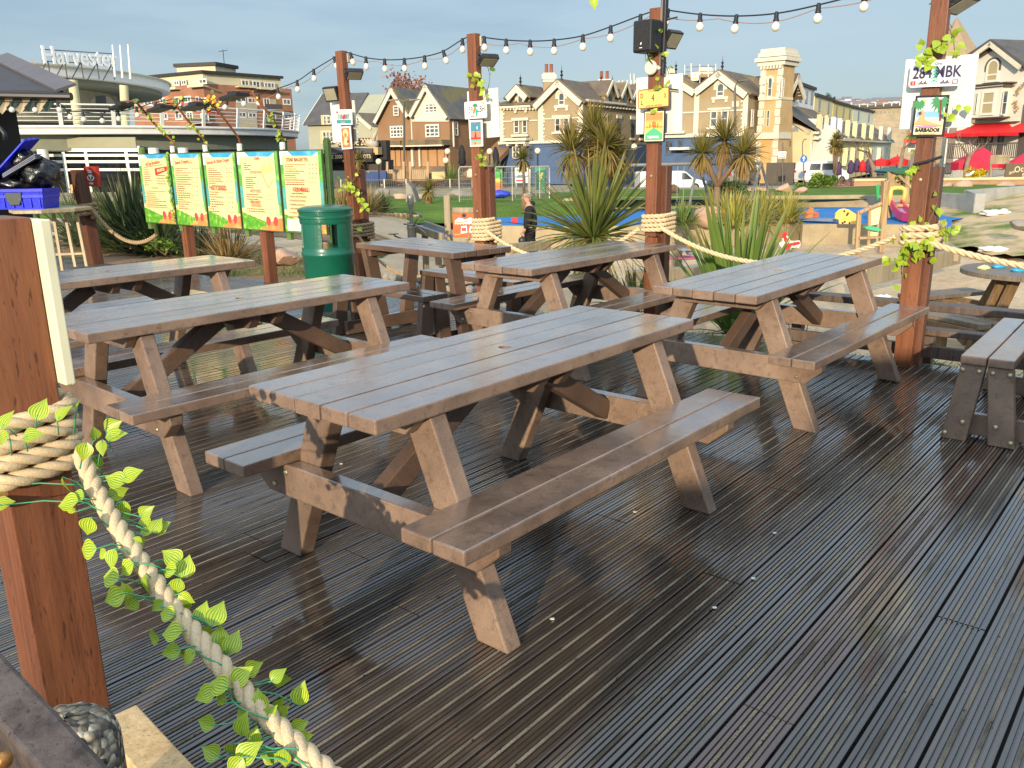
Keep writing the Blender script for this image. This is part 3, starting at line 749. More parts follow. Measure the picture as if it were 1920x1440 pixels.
# ---------------------------------------------------------------- flat printed things
class Flat:
 """a flat sign: local x to the right, y up, seen from the front; layers sit 1 mm apart"""
 def __init__(s,O,X,Y): s.O,s.X,s.Y = V(O),V(X).normalized(),V(Y).normalized();s.N = s.X.cross(s.Y);s.mb = MB();s.h = .001;s.ms = []
 def mi(s,m):
  if m not in s.ms: s.ms.append(m)
  return s.ms.index(m)
 def p(s,a,b,h=0): return s.O + s.X * a + s.Y * b + s.N * h
 def poly(s,pts,m,h=None):
  s.h += .0004 if h is None else 0
  s.mb.add([s.p(a,b,h or s.h) for a,b in pts],[tuple(range(len(pts)))],s.mi(m));return s
 def rect(s,a0,a1,b0,b1,m,h=None): return s.poly([(a0,b0),(a1,b0),(a1,b1),(a0,b1)],m,h)
 def oval(s,a,b,ra,rb,m,rot=0,n=16):
  c,q = cos(rot),sin(rot)
  return s.poly([(a + ra * cos(2 * PI * k / n) * c - rb * sin(2 * PI * k / n) * q,b + ra * cos(2 * PI * k / n) * q + rb * sin(2 * PI * k / n) * c) for k in range(n)],m)
 def line(s,a0,b0,a1,b1,w,m):
  d = V((a1 - a0,b1 - b0,0)).normalized();nx,ny = -d.y * w / 2,d.x * w / 2
  return s.poly([(a0 + nx,b0 + ny),(a0 - nx,b0 - ny),(a1 - nx,b1 - ny),(a1 + nx,b1 + ny)],m)
 def text(s,tx,a,b,size,m,squash=1.0,slant=0.0,bold=0.0,align='CENTER'):
  s.h += .0006;X = s.X * cos(slant) + s.Y * sin(slant);Y = s.Y * cos(slant) - s.X * sin(slant)
  text_mb(tx,s.p(a,b,s.h),X,Y,size,.0004,align,s.mb,s.mi(m),squash,bold);return s
 def slab(s,a0,a1,b0,b1,th,m,rnd=0.0):
  """the board itself, front face at 0, thickness behind"""
  mb = MB()
  if rnd:
   pts = []
   for (cx,cy,st) in ((a1 - rnd,b1 - rnd,0),(a0 + rnd,b1 - rnd,PI / 2),(a0 + rnd,b0 + rnd,PI),(a1 - rnd,b0 + rnd,1.5 * PI)):
    for k in range(5): pts.append((cx + rnd * cos(st + k * PI / 8),cy + rnd * sin(st + k * PI / 8)))
  else: pts = [(a0,b0),(a1,b0),(a1,b1),(a0,b1)]
  mb.prism([s.p(a,b,-th) for a,b in pts],s.N * th);return mb
 def build(s,name,parent): return s.mb.build(name,s.ms,parent)
INK = plain('ink_black',lin(38,34,36),.6);RED = plain('ink_red',lin(206,58,44),.6);BRN = plain('ink_brown',lin(118,60,28),.6);ORG = plain('ink_orange',lin(224,120,54),.6)
CREAM = plain('paper_cream',lin(222,206,150),.5);WHITE = plain('white_print',lin(238,236,228),.5)
SKYB = mat('print_blue',lin(60,160,205),.5,.25,4,col2=lin(150,205,220));GRN = mat('print_green',lin(96,168,70),.5,.3,9,col2=lin(160,205,110));TEAL = mat('print_teal',lin(84,166,160),.5,.3,6)
GRASSP = mat('print_grass',lin(88,160,44),.5,.35,16,col2=lin(186,206,92));SANDP = mat('print_orange',lin(226,138,74),.5,.18,9,col2=lin(240,190,120));FLIP = plain('print_coral',lin(218,72,70),.5)
YEL = plain('print_yellow',lin(236,200,70),.5)
M_GPOST = mat('green_painted_wood',lin(96,120,62),.55,.2,12,.2)
M_GPOSTD = mat('dark_green_painted_wood',lin(62,88,46),.55,.2,12,.2)

# ---------------------------------------------------------------- the menu boards
BL_,BR_ = at(259,290,11.75),at(606,290,9.35)
BX = V((BR_.x - BL_.x,BR_.y - BL_.y,0));BLEN = BX.length;BX.normalize();BN = BX.cross(V((0,0,1)));BP = V((BL_.x,BL_.y,0))
def bu(px,py_):
 q = onp(px,py_,BP,BN);return (q - BP).dot(BX),q.z
edges = [(258,287,275,411),(318,287,331,416),(379,287,391,422),(443,286,456,429),(523,286,530,437),(606,287,606,446)]
EU = [bu(e[0],e[1])[0] for e in edges];ZT = sum(bu(e[0],e[1])[1] for e in edges) / 6;ZBm = sum(bu(e[2],e[3])[1] for e in edges) / 6
# the whole display leans a little like the boards in the picture
tm = thing('menu_stand','row of green posts holding five menu boards','sign stand',BP)
for i,u in enumerate(EU):
 top = ZT + (.10 if i < 5 else .13)
 mb = MB();c = BP + BX * (u + .0) - BN * .035;w = .038
 prf = [(-w,ZBm - .10),(w,ZBm - .10),(w,top - .03),(w * .6,top - .006),(0,top),(-w * .6,top - .006),(-w,top - .03)]
 mb.prism([c + BX * a + V((0,0,z)) for a,z in prf],-BN * .05);mb.build('stand_post',M_GPOST if i < 5 else M_GPOSTD,tm,bevel=.004)
for i in (1,3):
 mb = MB();c = BP + BX * (EU[i] + (.03 if i == 1 else .30)) - BN * .11;mb.beam(c + V((0,0,-.3)),c + V((0,0,ZBm + .05)),.12,.12,up=BX);mb.build('support_post',M_POST,tm,bevel=.004)
mb = MB()
for z in (ZT - .1,ZBm + .12): mb.beam(BP - BN * .06 + V((0,0,z)),BP + BX * BLEN - BN * .06 + V((0,0,z)),.03,.06)
mb.build('rail',M_GPOSTD,tm)
heads = [('All Day Breakfasts','leftmost menu board headed All Day Breakfasts with a red brunch flash'),('Sweet Crepes','menu board headed Sweet Crepes, full of priced lines'),
      ('Savoury & Other Crepes','menu board with the big words HOT DOGS in its middle'),('','menu board with a chips cone drawing and the words VERY HOT'),('STEAK BAGUETTES','menu board listing KIDS MEALS, partly behind the green bin')]
rb = random.Random(11)
for i in range(5):
 u0,u1 = EU[i] + .028,EU[i + 1] - .022;W_,H_ = u1 - u0,ZT - ZBm
 O = BP + BX * u0 + V((0,0,ZBm)) + BN * .0
 t = thing('menu_board',heads[i][1],'menu board',O,group='menu boards in a row')
 f = Flat(O + BN * .012,BX,(0,0,1))
 f.slab(-.012,W_ + .012,-.012,H_ + .012,.02,M_GPOSTD).build('panel',M_GPOSTD,t)
 f.rect(0,W_,0,H_,CREAM)
 bw = .075 * W_
 f.rect(0,W_,H_ - .045,H_,WHITE);f.poly([(W_ * .2,H_),(W_ * .3,H_ - .05),(W_ * .8,H_ - .055),(W_ * .95,H_)],SKYB)
 f.rect(0,bw,H_ * .55,H_ * .92,GRN);f.rect(0,bw,H_ * .28,H_ * .56,TEAL);f.rect(0,bw * .8,H_ * .84,H_,WHITE)
 f.rect(W_ - bw,W_,H_ * .62,H_,GRN);f.rect(W_ - bw,W_,H_ * .34,H_ * .63,TEAL);f.rect(W_ - bw * .7,W_,H_ * .2,H_ * .36,GRN)
 hill = [(0,0),(W_,0),(W_ * .98,.03)] + [(W_ * (.9 - .9 * k / 14),H_ * (.02 + .20 * (k / 14) ** .8 + .008 * (k % 2))) for k in range(15)]
 f.poly(hill,GRASSP)
 f.poly([(W_ * .42,.0),(W_,0),(W_,H_ * .17),(W_ * .86,H_ * .15),(W_ * .7,H_ * .10)],SANDP)
 for q,a in ((.66,.28),(.84,-.18)): f.oval(W_ * q,H_ * .12,W_ * .055,H_ * .062,FLIP,a)
 def rows(b0,b1,n,a0=.14,a1=.66,m=BRN,price=True):
  for k in range(n):
   b = lerp(b0,b1,k / max(n - 1,1)) * H_
   wd = rb.uniform(.35,1.0);x = a0
   while x < a0 + (a1 - a0) * wd:     # words as short strokes
    ww = rb.uniform(.03,.085);f.rect(x * W_,min(x + ww,a1) * W_,b - .0035,b + .0035,m if k % 2 == 0 else BRN);x += ww + .014
   if price and k % 2 == 0:
    for a in (.72,.80,.88): f.rect(a * W_ - .008,a * W_ + .008,b - .004,b + .004,BRN)
 if i == 0:
  f.text('All Day Breakfasts',W_ * .47,H_ * .875,.062,RED,.80,rad(6));f.line(W_ * .16,H_ * .815,W_ * .80,H_ * .855,.005,RED)
  f.poly([(W_ * .52,H_ * .70),(W_ * .94,H_ * .77),(W_ * .92,H_ * .83),(W_ * .52,H_ * .80)],RED);f.text('BRUNCH',W_ * .72,H_ * .775,.05,CREAM,.9,rad(7),.002)
  rows(.78,.56,8,.14,.40,BRN,False);rows(.70,.58,4,.56,.88,BRN,False)
  f.text('Tea & Toast',W_ * .46,H_ * .52,.034,ORG);rows(.47,.24,9,.14,.9,ORG,False)
 elif i == 1:
  f.text('Sweet Crepes',W_ * .36,H_ * .885,.064,RED,.85,rad(4));rows(.90,.875,2,.58,.86,BRN,False);rows(.80,.24,19)
 elif i == 2:
  f.text('Savoury & Other Crepes',W_ * .47,H_ * .89,.058,RED,.82,rad(4));rows(.80,.60,8,.14,.6);f.text('HOT DOGS',W_ * .42,H_ * .535,.080,RED,.82,0,.002);rows(.48,.22,9,.14,.6)
 elif i == 3:
  f.text('CHIPS',W_ * .5,H_ * .915,.042,RED);rows(.86,.78,4,.16,.34,BRN,False);f.text('LOADED FRIES',W_ * .45,H_ * .745,.040,ORG,.9);rows(.68,.55,6,.18,.5,BRN,False)
  f.line(W_ * .62,H_ * .72,W_ * .74,H_ * .55,.005,BRN);f.line(W_ * .74,H_ * .55,W_ * .88,H_ * .66,.005,ORG)
  for q in range(9): f.line(W_ * (.62 + .028 * q),H_ * (.73 + .01 * (q % 3)),W_ * (.60 + .034 * q),H_ * (.80 + .03 * (q % 4)),.006,YEL)
  f.text('HOT FOOD',W_ * .42,H_ * .505,.050,BRN,.8);rows(.46,.40,3,.18,.66);f.text('VERY HOT',W_ * .40,H_ * .36,.048,RED,.85,0,.001);f.text('HOT FOOD',W_ * .42,H_ * .315,.046,BRN,.8);rows(.275,.245,2,.18,.66)
 else:
  f.text('STEAK BAGUETTES',W_ * .42,H_ * .895,.058,BRN,.78);rows(.84,.60,10,.12,.62,ORG);f.text('KIDS MEALS',W_ * .50,H_ * .535,.062,RED,.82,0,.002);rows(.49,.49,1,.25,.86,INK,False)
  for k in range(6): f.text(('1 SAUSAGE, CHIPS, PEAS & JUICE','CHICKEN BITES, CHIPS & JUICE','FISH FINGERS, CHIPS & JUICE','CHEESE PANINI & JUICE','SALAD, ROLL & JUICE','JACKET POTATO & JUICE')[k],W_ * .20,H_ * (.45 - .05 * k),.030,BRN,.72,0,0,'LEFT')
  f.rect(W_ * .12,W_ * .50,.02,H_ * .17,WHITE);[f.rect(W_ * .16,W_ * rb.uniform(.32,.47),H_ * (.15 - .025 * k),H_ * (.15 - .025 * k) + .005,BRN) for k in range(5)]
 f.build('print',t)
# rusty arms with lamps and plastic flowers
M_RUST = mat('rusty_pole',lin(118,66,38),.7,.35,25,.3);M_BLK = plain('black_plastic',lin(28,28,30),.45);M_BLKM = mat('black_metal',lin(34,34,36),.45,.2,20)
M_FLOW = [plain('petal_red',lin(196,42,48),.6),plain('petal_orange',lin(218,122,34),.6),plain('petal_yellow',lin(206,178,60),.6),plain('petal_leaf',lin(82,112,44),.6)]
arms = [((322,266),(296,240),(266,203),(254,190),'bare rusty lamp arm over the leftmost menu board'),((386,268),(380,258),(352,226),(328,194),'rusty lamp arm with red flowers, second from the left'),
  ((449,270),(447,258),(420,222),(395,190),'rusty lamp arm with a cluster of red and orange flowers'),((530,272),(527,250),(505,215),(470,170),'rusty lamp arm with a slatted black lamp head, beside the bulb cable')]
for i,(a,b,c,d,lb) in enumerate(arms):
 u = EU[i + 1];Q = BP + BX * u - BN * .07
 pt = lambda q,off: onp(q[0],q[1],BP + BN * off,BN)
 pts = [V((Q.x,Q.y,ZT - .05)),V((Q.x,Q.y,pt(a,-.07).z)),pt(b,-.03),pt(c,.12),pt(d,.30)]
 t = thing('lamp_arm',lb,'lamp',Q,group='rusty lamp arms over the menu boards')
 mb = MB();mb.tube(pts,.014,8);mb.build('arm',M_RUST,t,smooth=True)
 mb = MB();e = pts[-1];mb.obox(e + BN * .12 - BX * .14 + V((0,0,-.06)),BX * .16 + V((0,0,.02)),BN * .09,V((0,0,.02)))
 mb.obox(e + BN * .12 - BX * .14 + V((0,0,-.03)),BX * .05,BN * .05,V((0,0,.025)));mb.build('lamp_head',M_BLKM,t,bevel=.006)
 mb = MB();mb.tube([e,e + BN * .08 - BX * .05,e + BN * .12 - BX * .14],.010,6);mb.build('bracket',M_RUST,t)
 mb = MB();mb.obox(V((Q.x,Q.y,ZT + .06)) + BX * .06 + BN * .06,BX * .022,BN * .02,V((0,0,.04)));mb.build('junction_box',WHITE,t,bevel=.004)
 mb = MB();n = (8,34,44,4)[i]
 for k in range(n):
  q = pts[-1].lerp(pts[-2],rb.uniform(-.1,.30 if i else .1)) + V((rb.gauss(0,.05),rb.gauss(0,.05),rb.gauss(0,.04))) * (1.0 if i else .6)
  r = rb.uniform(.010,.026);j = rb.choice((0,1,2,3,3)) if i else 3
  for s in range(5): a_ = s * 1.26 + k;dv = V((cos(a_),sin(a_) * .5 - .5,sin(a_))) * r;w_ = V((-sin(a_),0,cos(a_))) * r * .45;mb.add([q,q + dv * .6 + w_,q + dv,q + dv * .6 - w_],[(0,1,2,3)],j)
 mb.build('flowers',M_FLOW,t)
 if i != 2:
  mb = MB()
  for k in range(26):
   q = pts[1].lerp(pts[3],rb.uniform(0,1)) + V((rb.gauss(0,.02),rb.gauss(0,.02),rb.gauss(0,.02)));vleaf(mb,q,(rb.uniform(-1,1),rb.uniform(-1,.2),rb.uniform(-1,.6)),(rb.uniform(-.5,.5),-1,.4),rb.uniform(.03,.05),.8,rb.random())
  mb.build('leaves',M_VLEAF,t)
# vine down the edge between the first two boards
t = thing('vine','thin vine hanging down the edge of the leftmost menu board','artificial vine',BP + BX * EU[1],group='artificial vines')
mb,m2 = MB(),MB();pv = []
for k in range(30):
 z = lerp(ZT + .02,ZBm + .06,k / 29);q = BP + BX * (EU[1] - .03 - .02 * sin(k * 1.3)) + BN * .03 + V((0,0,z));pv.append(q)
 vleaf(mb,q,(rb.uniform(-1,1),-.4,rb.uniform(-1,.3)),(rb.uniform(-.5,.5),-1,.3),rb.uniform(.035,.05),.8,rb.uniform(.5,1))
mb.build('leaves',M_VLEAF,t);m2.tube(pv,.002,4);m2.build('stem',M_VSTEM,t)

# ---------------------------------------------------------------- the green bin
M_BIN = mat('green_bin_plastic',lin(18,92,72),.32,.10,3,.05,40,spec=.5,coat=.25)
M_BINI = plain('bin_inside',lin(6,14,12),.8)
bc = at(614,450,8.35);bc = V((bc.x,bc.y,0));br = .252
t = thing('litter_bin','round dark green litter bin with a domed lid and square openings','litter bin',bc)
zt = at(613,384,bc.y).z;zo0,zo1 = at(613,460,bc.y).z,at(613,418,bc.y).z
mb = MB();mb.lathe([(br * .93,0.0),(br * .95,.03),(br * .98,zo0 - .10),(br * 1.03,zo0 - .085),(br * 1.03,zo0 - .06),(br,zo0 - .05),(br,zo0 - .005)],bc,40);mb.build('body',M_BIN,t,smooth='auto')
# ring of pillars round the openings
mb = MB();n = 48;pil = {}
for k in range(n):
 a0,a1 = 2 * PI * k / n,2 * PI * (k + 1) / n;am = ((a0 + a1) / 2 + rad(25)) % (PI / 2)
 if rad(24) < am < rad(66): continue
 P = lambda a,r,z: bc + V((cos(a) * r,sin(a) * r,z))
 mb = pil.setdefault(int(((a0 + a1) / 2 + rad(25) + PI / 4 * 0 + rad(45)) // (PI / 2)) % 4,MB());mb.add([P(a0,br,zo0 - .006),P(a1,br,zo0 - .006),P(a1,br,zo1),P(a0,br,zo1),P(a0,br - .03,zo0 - .006),P(a1,br - .03,zo0 - .006),P(a1,br - .03,zo1),P(a0,br - .03,zo1)],
      [(0,1,2,3),(5,4,7,6),(4,0,3,7),(1,5,6,2)])
[m_.build('pillar',M_BIN,t) for m_ in pil.values()]
mb = MB();mb.lathe([(br,zo1),(br * 1.02,zo1 + .02),(br * 1.02,zo1 + .05),(br * 1.06,zo1 + .055),(br * 1.06,zo1 + .075),(br * 1.02,zo1 + .085),(br * 1.03,zt - .06),(br * 1.07,zt - .055),(br * 1.07,zt - .035),
     (br * .98,zt - .022),(br * .7,zt - .006),(br * .3,zt),(.001,zt + .001)],bc,40);mb.build('lid',M_BIN,t,smooth='auto')
mb = MB();mb.lathe([(br - .035,zo0 - .02),(br - .035,zo0 - .012),(.001,zo0 - .012)],bc,30);mb.lathe([(br - .05,zo0 - .3),(br - .045,zo0 - .03)],bc,30,cap=False);mb.build('liner',M_BINI,t)

# ---------------------------------------------------------------- pale stand with the blue crate
M_PALE = m_postwood('pale_bare_wood',lin(150,134,104),lin(178,160,126),lin(196,180,148))
sc_ = atz(110,392,.80)
sY = 11.3;c0 = at(96,392,sY);topz = c0.z
t = thing('tall_table','tall pale wooden table with thin legs under the blue crate','table',(c0.x,c0.y,0))
oct_ = [(c0.x + .46 * cos(PI / 8 + k * PI / 4),c0.y + .62 * sin(PI / 8 + k * PI / 4)) for k in range(8)]
mb = MB();mb.prism([V((x,y,topz - .025)) for x,y in oct_],(0,0,.04));mb.build('table_top',M_PALE,t,bevel=.004)
for (a,b) in (((122,400),(142,500)),((143,400),(163,499)),((70,400),(86,508)),((100,400),(118,508))):
 mb = MB();mb.beam(at(a[0],a[1],c0.y + .1),at(b[0],b[1],c0.y + .1),.035,.035,up=(0,1,0));mb.build('leg',M_PALE,t)
mb = MB();mb.beam(at(80,478,c0.y + .1),at(160,475,c0.y + .1),.03,.03);mb.build('stretcher',M_PALE,t)
M_BLUE = mat('blue_crate_plastic',lin(22,40,205),.35,.10,8)
M_BAG = mat('black_bin_bag',lin(16,17,20),.22,.2,8,.9,24,coat=.4)
cy = c0.y - .05;cx1 = at(100,385,cy).x;zc0 = topz + .016;zc1 = at(60,353,cy).z
t = thing('storage_crate','bright blue plastic crate overflowing with black bags, lid flap up','crate',(cx1 - .3,cy,zc0))
mb = MB();x0 = cx1 - .66;d = .20
pr_ = [V((x0 + .02,cy - d,zc0)),V((cx1 - .03,cy - d,zc0)),V((cx1 - .03,cy + d,zc0)),V((x0 + .02,cy + d,zc0))];up_ = [V((x0,cy - d - .02,zc1)),V((cx1,cy - d - .02,zc1)),V((cx1,cy + d + .02,zc1)),V((x0,cy + d + .02,zc1))]
for i in range(4):
 j = (i + 1) % 4;mb.add([pr_[i],pr_[j],up_[j],up_[i]],[(0,1,2,3)])
mb.add(pr_,[(3,2,1,0)])
for zz,ex in ((zc1 - .02,.012),(zc1 - .095,.006)):
 mb.box(x0 - ex,cx1 + ex,cy - d - .02 - ex,cy - d - .02 + .004,zz - .02,zz + .022);mb.box(cx1 - .012,cx1 + ex,cy - d,cy + d,zz - .02,zz + .022)
for k in range(6): xx = lerp(x0 + .04,cx1 - .05,k / 5);mb.box(xx - .006,xx + .006,cy - d - .024,cy - d,zc0 + .02,zc1 - .03)
mb.build('crate_body',M_BLUE,t,bevel=.003)
mb = MB();hx = at(45,372,cy).x;mb.prism([V((hx - .105,cy - d - .025,zc1 - .045)),V((hx + .105,cy - d - .025,zc1 - .045)),V((hx + .095,cy - d - .025,zc1 - .14)),V((hx + .06,cy - d - .025,zc1 - .20)),V((hx - .06,cy - d - .025,zc1 - .20)),V((hx - .095,cy - d - .025,zc1 - .14))],(0,-.012,0));mb.build('grip_panel',plain('dark_grip',lin(28,46,48),.35),t,bevel=.004)
mb = MB();hi = at(57,262,cy + .1);lo = at(-8,335,cy - .12);e_ = V((0,.34,.03))
dv = (hi - lo).normalized();nn = dv.cross(V((0,1,0))).normalized()
for k in range(7):
 o_ = e_ * (k / 6 - .4);w_ = .02 + .016 * (k % 2);mb.obox((lo + hi) / 2 + o_ + nn * (.012 * (k % 2)),(hi - lo) / 2,e_ / 12.5,nn * w_ * .5)
mb.build('lid_flap',M_BLUE,t,bevel=.003)
bg = MB()
def crumple(mb,c,r,sq,n=22,am=.22,seed=0):
 q = random.Random(seed);ph = [(q.uniform(2,7),q.uniform(2,7),q.uniform(0,6)) for _ in range(7)];c = V(c);vs,fs = [],[];m = n // 2 + 2
 for i in range(m + 1):
  for k in range(n):
   th,fi = PI * i / m,2 * PI * k / n;j = 1 + am * sum(sin(a * th + p) * cos(round(b) * fi + p) for a,b,p in ph) / 3
   vs.append(c + V((r * sq[0] * sin(th) * cos(fi) * j,r * sq[1] * sin(th) * sin(fi) * j,r * sq[2] * cos(th) * j)))
 for i in range(m):
  for k in range(n): k2 = (k + 1) % n;fs.append((i * n + k,(i + 1) * n + k,(i + 1) * n + k2,i * n + k2))
 mb.add(vs,fs)
bagc = [(at(75,325,cy).to_tuple(),.21,(1.2,.9,.85)),(at(25,345,cy).to_tuple(),.20,(1.2,.9,.6)),(at(45,300,cy + .05).to_tuple(),.16,(1.0,.9,.75))]
for i,(c,r,sq) in enumerate(bagc):
 mb = MB();crumple(mb,c,r,sq,30,.20,i + 3);tag(mb.build('bin_bag',M_BAG,smooth=True),('shiny black bag bulging over the right rim of the blue crate','black bag under the raised blue flap of the crate','black bag uppermost in the crate, behind the grey sheets')[i],'bin bag','black bags in the blue crate')
t = thing('plastic_sheet','stacked grey plastic sheets lying across the black bags','sheet',at(45,318,cy - .15))
mb = MB();a,b = at(12,332,cy - .16),at(73,296,cy - .10)
for k in range(3): mb.beam(a + V((0,0,.018 * k)),b + V((0,0,.022 * k)),.22,.007)
mb.build('sheet_stack',mat('grey_sheet',lin(120,128,150),.4,.2,10),t)
# red panda face sign
SX = DN;c = V((PL.x - .05 * .9,PL.y,0)) - DD * .10;q0 = onp(156,312,c,DD);q1 = onp(184,350,c,DD)
t = thing('animal_sign','small red sign with a black and white animal face on the short post','sign',(q0 + q1) / 2)
O = V((q0.x,q0.y,q1.z));w,h = (V((q1.x,q1.y,0)) - V((q0.x,q0.y,0))).dot(DN),q0.z - q1.z
f = Flat(O,DN,(0,0,1));MR = mat('sign_red',lin(158,44,32),.5,.15,14);f.slab(0,w,0,h,.05,MR).build('board',MR,t)
f.text('ASBA',w / 2,h * .74,h * .21,WHITE,.9,0,.003);f.oval(w / 2,h * .44,w * .30,h * .16,WHITE)
for s in (-1,1): f.oval(w / 2 + s * w * .13,h * .44,w * .085,h * .07,INK,s * .5);f.oval(w / 2 + s * w * .24,h * .57,w * .07,h * .05,INK)
f.oval(w / 2,h * .36,w * .07,h * .035,INK);f.text('COMFORT',w / 2,h * .15,h * .12,WHITE,.85,0,.002);f.build('print',t)
mb = MB();mb.beam(c - DN * .09 + V((0,0,q1.z - .20)),c - DN * .09 + V((0,0,q1.z + .02)),.05,.03);tag(mb.build('pine_batten',M_PINE),'raw pine batten tied to the short post under the red sign','batten')
# ---------------------------------------------------------------- kiosk on the far left
M_SLATE = mat('dark_roof_felt',lin(62,60,64),.7,.15,2.5,.2);M_GUT = plain('gutter_black',lin(26,24,26),.4)
kY = 11.5
t = thing('kiosk','dark roofed kiosk corner with green and cream awning, top left','kiosk',at(-60,330,12.5))
A,B_ = at(118,170,kY),at(-160,168,kY);C_ = at(-5,112,kY + 2.2);D_ = at(-170,108,kY + 2.2)
mb = MB();mb.prism([A,C_,D_,B_],(0,.02,-.06));E2 = A + V((-3.2,4.5,0));mb.prism([A,E2,C_ + V((-1,1.3,0)),C_],(-.02,0,-.06));mb.build('roof',M_SLATE,t)
mb = MB();mb.beam(A + V((.06,-.03,.035)),C_ + V((.06,-.03,.045)),.26,.035,up=(0,-.6,1));mb.build('hip_cap',mat('roof_cap',lin(92,88,92),.6,.1,3),t)
mb = MB();mb.tube([at(134,181,kY - .1),at(-160,175,kY - .1)],.05,10);mb.build('gutter',M_GUT,t)
mb = MB();za,zb_ = at(60,182,kY).z,at(60,206,kY - .25).z;x1,x0 = at(113,190,kY).x,at(-160,190,kY).x;n = int((x1 - x0) / .115)
M_AWG = mat('awning_green',lin(34,52,40),.8,.2,8);M_AWC = mat('awning_cream',lin(168,150,116),.8,.15,8)
for k in range(n):
 a,b = x1 - .115 * k,x1 - .115 * (k + 1);z2 = zb_ - .02 * (k % 2);vs = [V((a,kY,za)),V((b,kY,za)),V((b,kY - .25,z2 + .03)),V(((a + b) / 2,kY - .26,z2 - .03)),V((a,kY - .25,z2 + .03))]
 mb.add(vs,[(0,1,2,3,4)],k % 2)
mb.build('awning',[M_AWG,M_AWC],t)
mb = MB();mb.box(x0,x1 - .15,kY + .03,kY + .12,za - .10,za);mb.build('soffit_box',plain('kiosk_dark',lin(24,20,18),.8),t)
mb = MB();mb.box(x0,at(-50,300,kY).x,kY + .3,kY + 1.2,-.3,za - .1);mb.build('wall',plain('kiosk_dark',lin(24,20,18),.8),t)
mb = MB();pts = [at(-14,238,11.1),at(0,240,11.1),at(8,250,11.1),at(10,263,11.1)];mb.tube(pts,.028,10);mb.build('spout',M_BLKM,t,smooth=True)

# ---------------------------------------------------------------- things fixed to the light posts
M_WBOARD = mat('white_backboard',lin(222,220,208),.5,.035,3)
def face(P,off): return P - DD * off
def pquad(P,off,tl,tr,br,bl):
 """centre, width, height and tilt of a rectangle seen at four picture corners, on the plane facing the deck"""
 q = [onp(*c,face(P,off),DD) for c in (tl,tr,br,bl)]
 c = sum(q,V()) / 4;w = ((q[1] - q[0]).dot(DN) + (q[2] - q[3]).dot(DN)) / 2;h = (q[0].z - q[3].z + q[1].z - q[2].z) / 2
 ang = math.atan2((q[1].z - q[0].z + q[2].z - q[3].z) / 2,w);return c,w,h,ang
def backboard(P,corners,label):
 c,w,h,a = pquad(P,-.012,*corners);X = DN * cos(a) + V((0,0,sin(a)));Y = V((0,0,cos(a))) - DN * sin(a)
 mb = MB();mb.obox(c,X * w / 2,Y * h / 2,DD * .010);return tag(mb.build('back_board',M_WBOARD,bevel=.003),label,'white board','white boards behind the number plates')
backboard(P2,((620,193),(664,188),(670,265),(626,268)),'white board behind the plate on the bin post, the smallest of the four')
backboard(P3,((877,171),(935,165),(936,256),(881,262)),'white board behind the plate lettered 159 LBH')
backboard(P4,((1194,146),(1280,138),(1279,247),(1194,253)),'white board behind the yellow number plate')
backboard(P5,((1698,112),(1835,101),(1820,238),(1688,243)),'large white board on the vine covered post')
def framed(P,corners,name,label,cat,off=.106,th=.010,frame=M_BLK,rim=.006,rnd=0.0):
 c,w,h,a = pquad(P,off,*corners);X = DN * cos(a) + V((0,0,sin(a)));Y = V((0,0,cos(a))) - DN * sin(a)
 t = thing(name,label,cat,c);f = Flat(c - X * w / 2 - Y * h / 2,X,Y);f.slab(-rim,w + rim,-rim,h + rim,th,frame,rnd).build('backing',frame,t);return t,f,w,h
ALU = plain('plate_white',lin(232,230,226),.35);PYEL = mat('plate_yellow',lin(232,194,106),.4,.08,12);NAVY = plain('plate_ink',lin(48,42,72),.45)
TEALG = plain('print_pine',lin(40,168,140),.5);GREY = plain('print_pale_grey',lin(206,208,218),.5);PINK = plain('print_pink',lin(214,60,96),.5)
# P5 : 284 MBK with a pine tree between
t,f,w,h = framed(P5,((1709,117),(1804,112),(1800,158),(1706,163)),'number_plate','white number plate reading 284 MBK with a green pine tree','number plate',rnd=.02,frame=ALU)
f.rect(.012,w - .012,.012,h - .012,GREY);f.rect(.03,w - .03,.012,h * .3,ALU)
f.text('284',w * .24,h * .52,h * .66,NAVY,.80,0,.002);f.text('MBK',w * .75,h * .53,h * .66,NAVY,.80,0,.002)
for k in range(5): b = h * (.16 + .13 * k);s = h * (.26 - .035 * k);f.poly([(w * .49 - s,b - .012),(w * .49,b + h * .10),(w * .49 + s,b - .012),(w * .49,b + h * .03)],TEALG)
f.rect(w * .485,w * .497,h * .06,h * .7,TEALG)
f.rect(w * .02,w * .125,h * .05,h * .22,RED);f.text('2',w * .075,h * .135,h * .16,ALU);f.rect(w * .86,w * .97,h * .05,h * .22,RED);f.rect(w * .88,w * .95,h * .08,h * .19,ALU)
for a in (.28,.72):
 for k in range(7): f.line(w * (a - .09 + .028 * k),h * .08,w * (a - .085 + .028 * k),h * (.13 + .05 * (k % 3)),.006,NAVY)
f.text('Ore.',w * .56,h * .90,h * .17,INK);f.build('print',t)
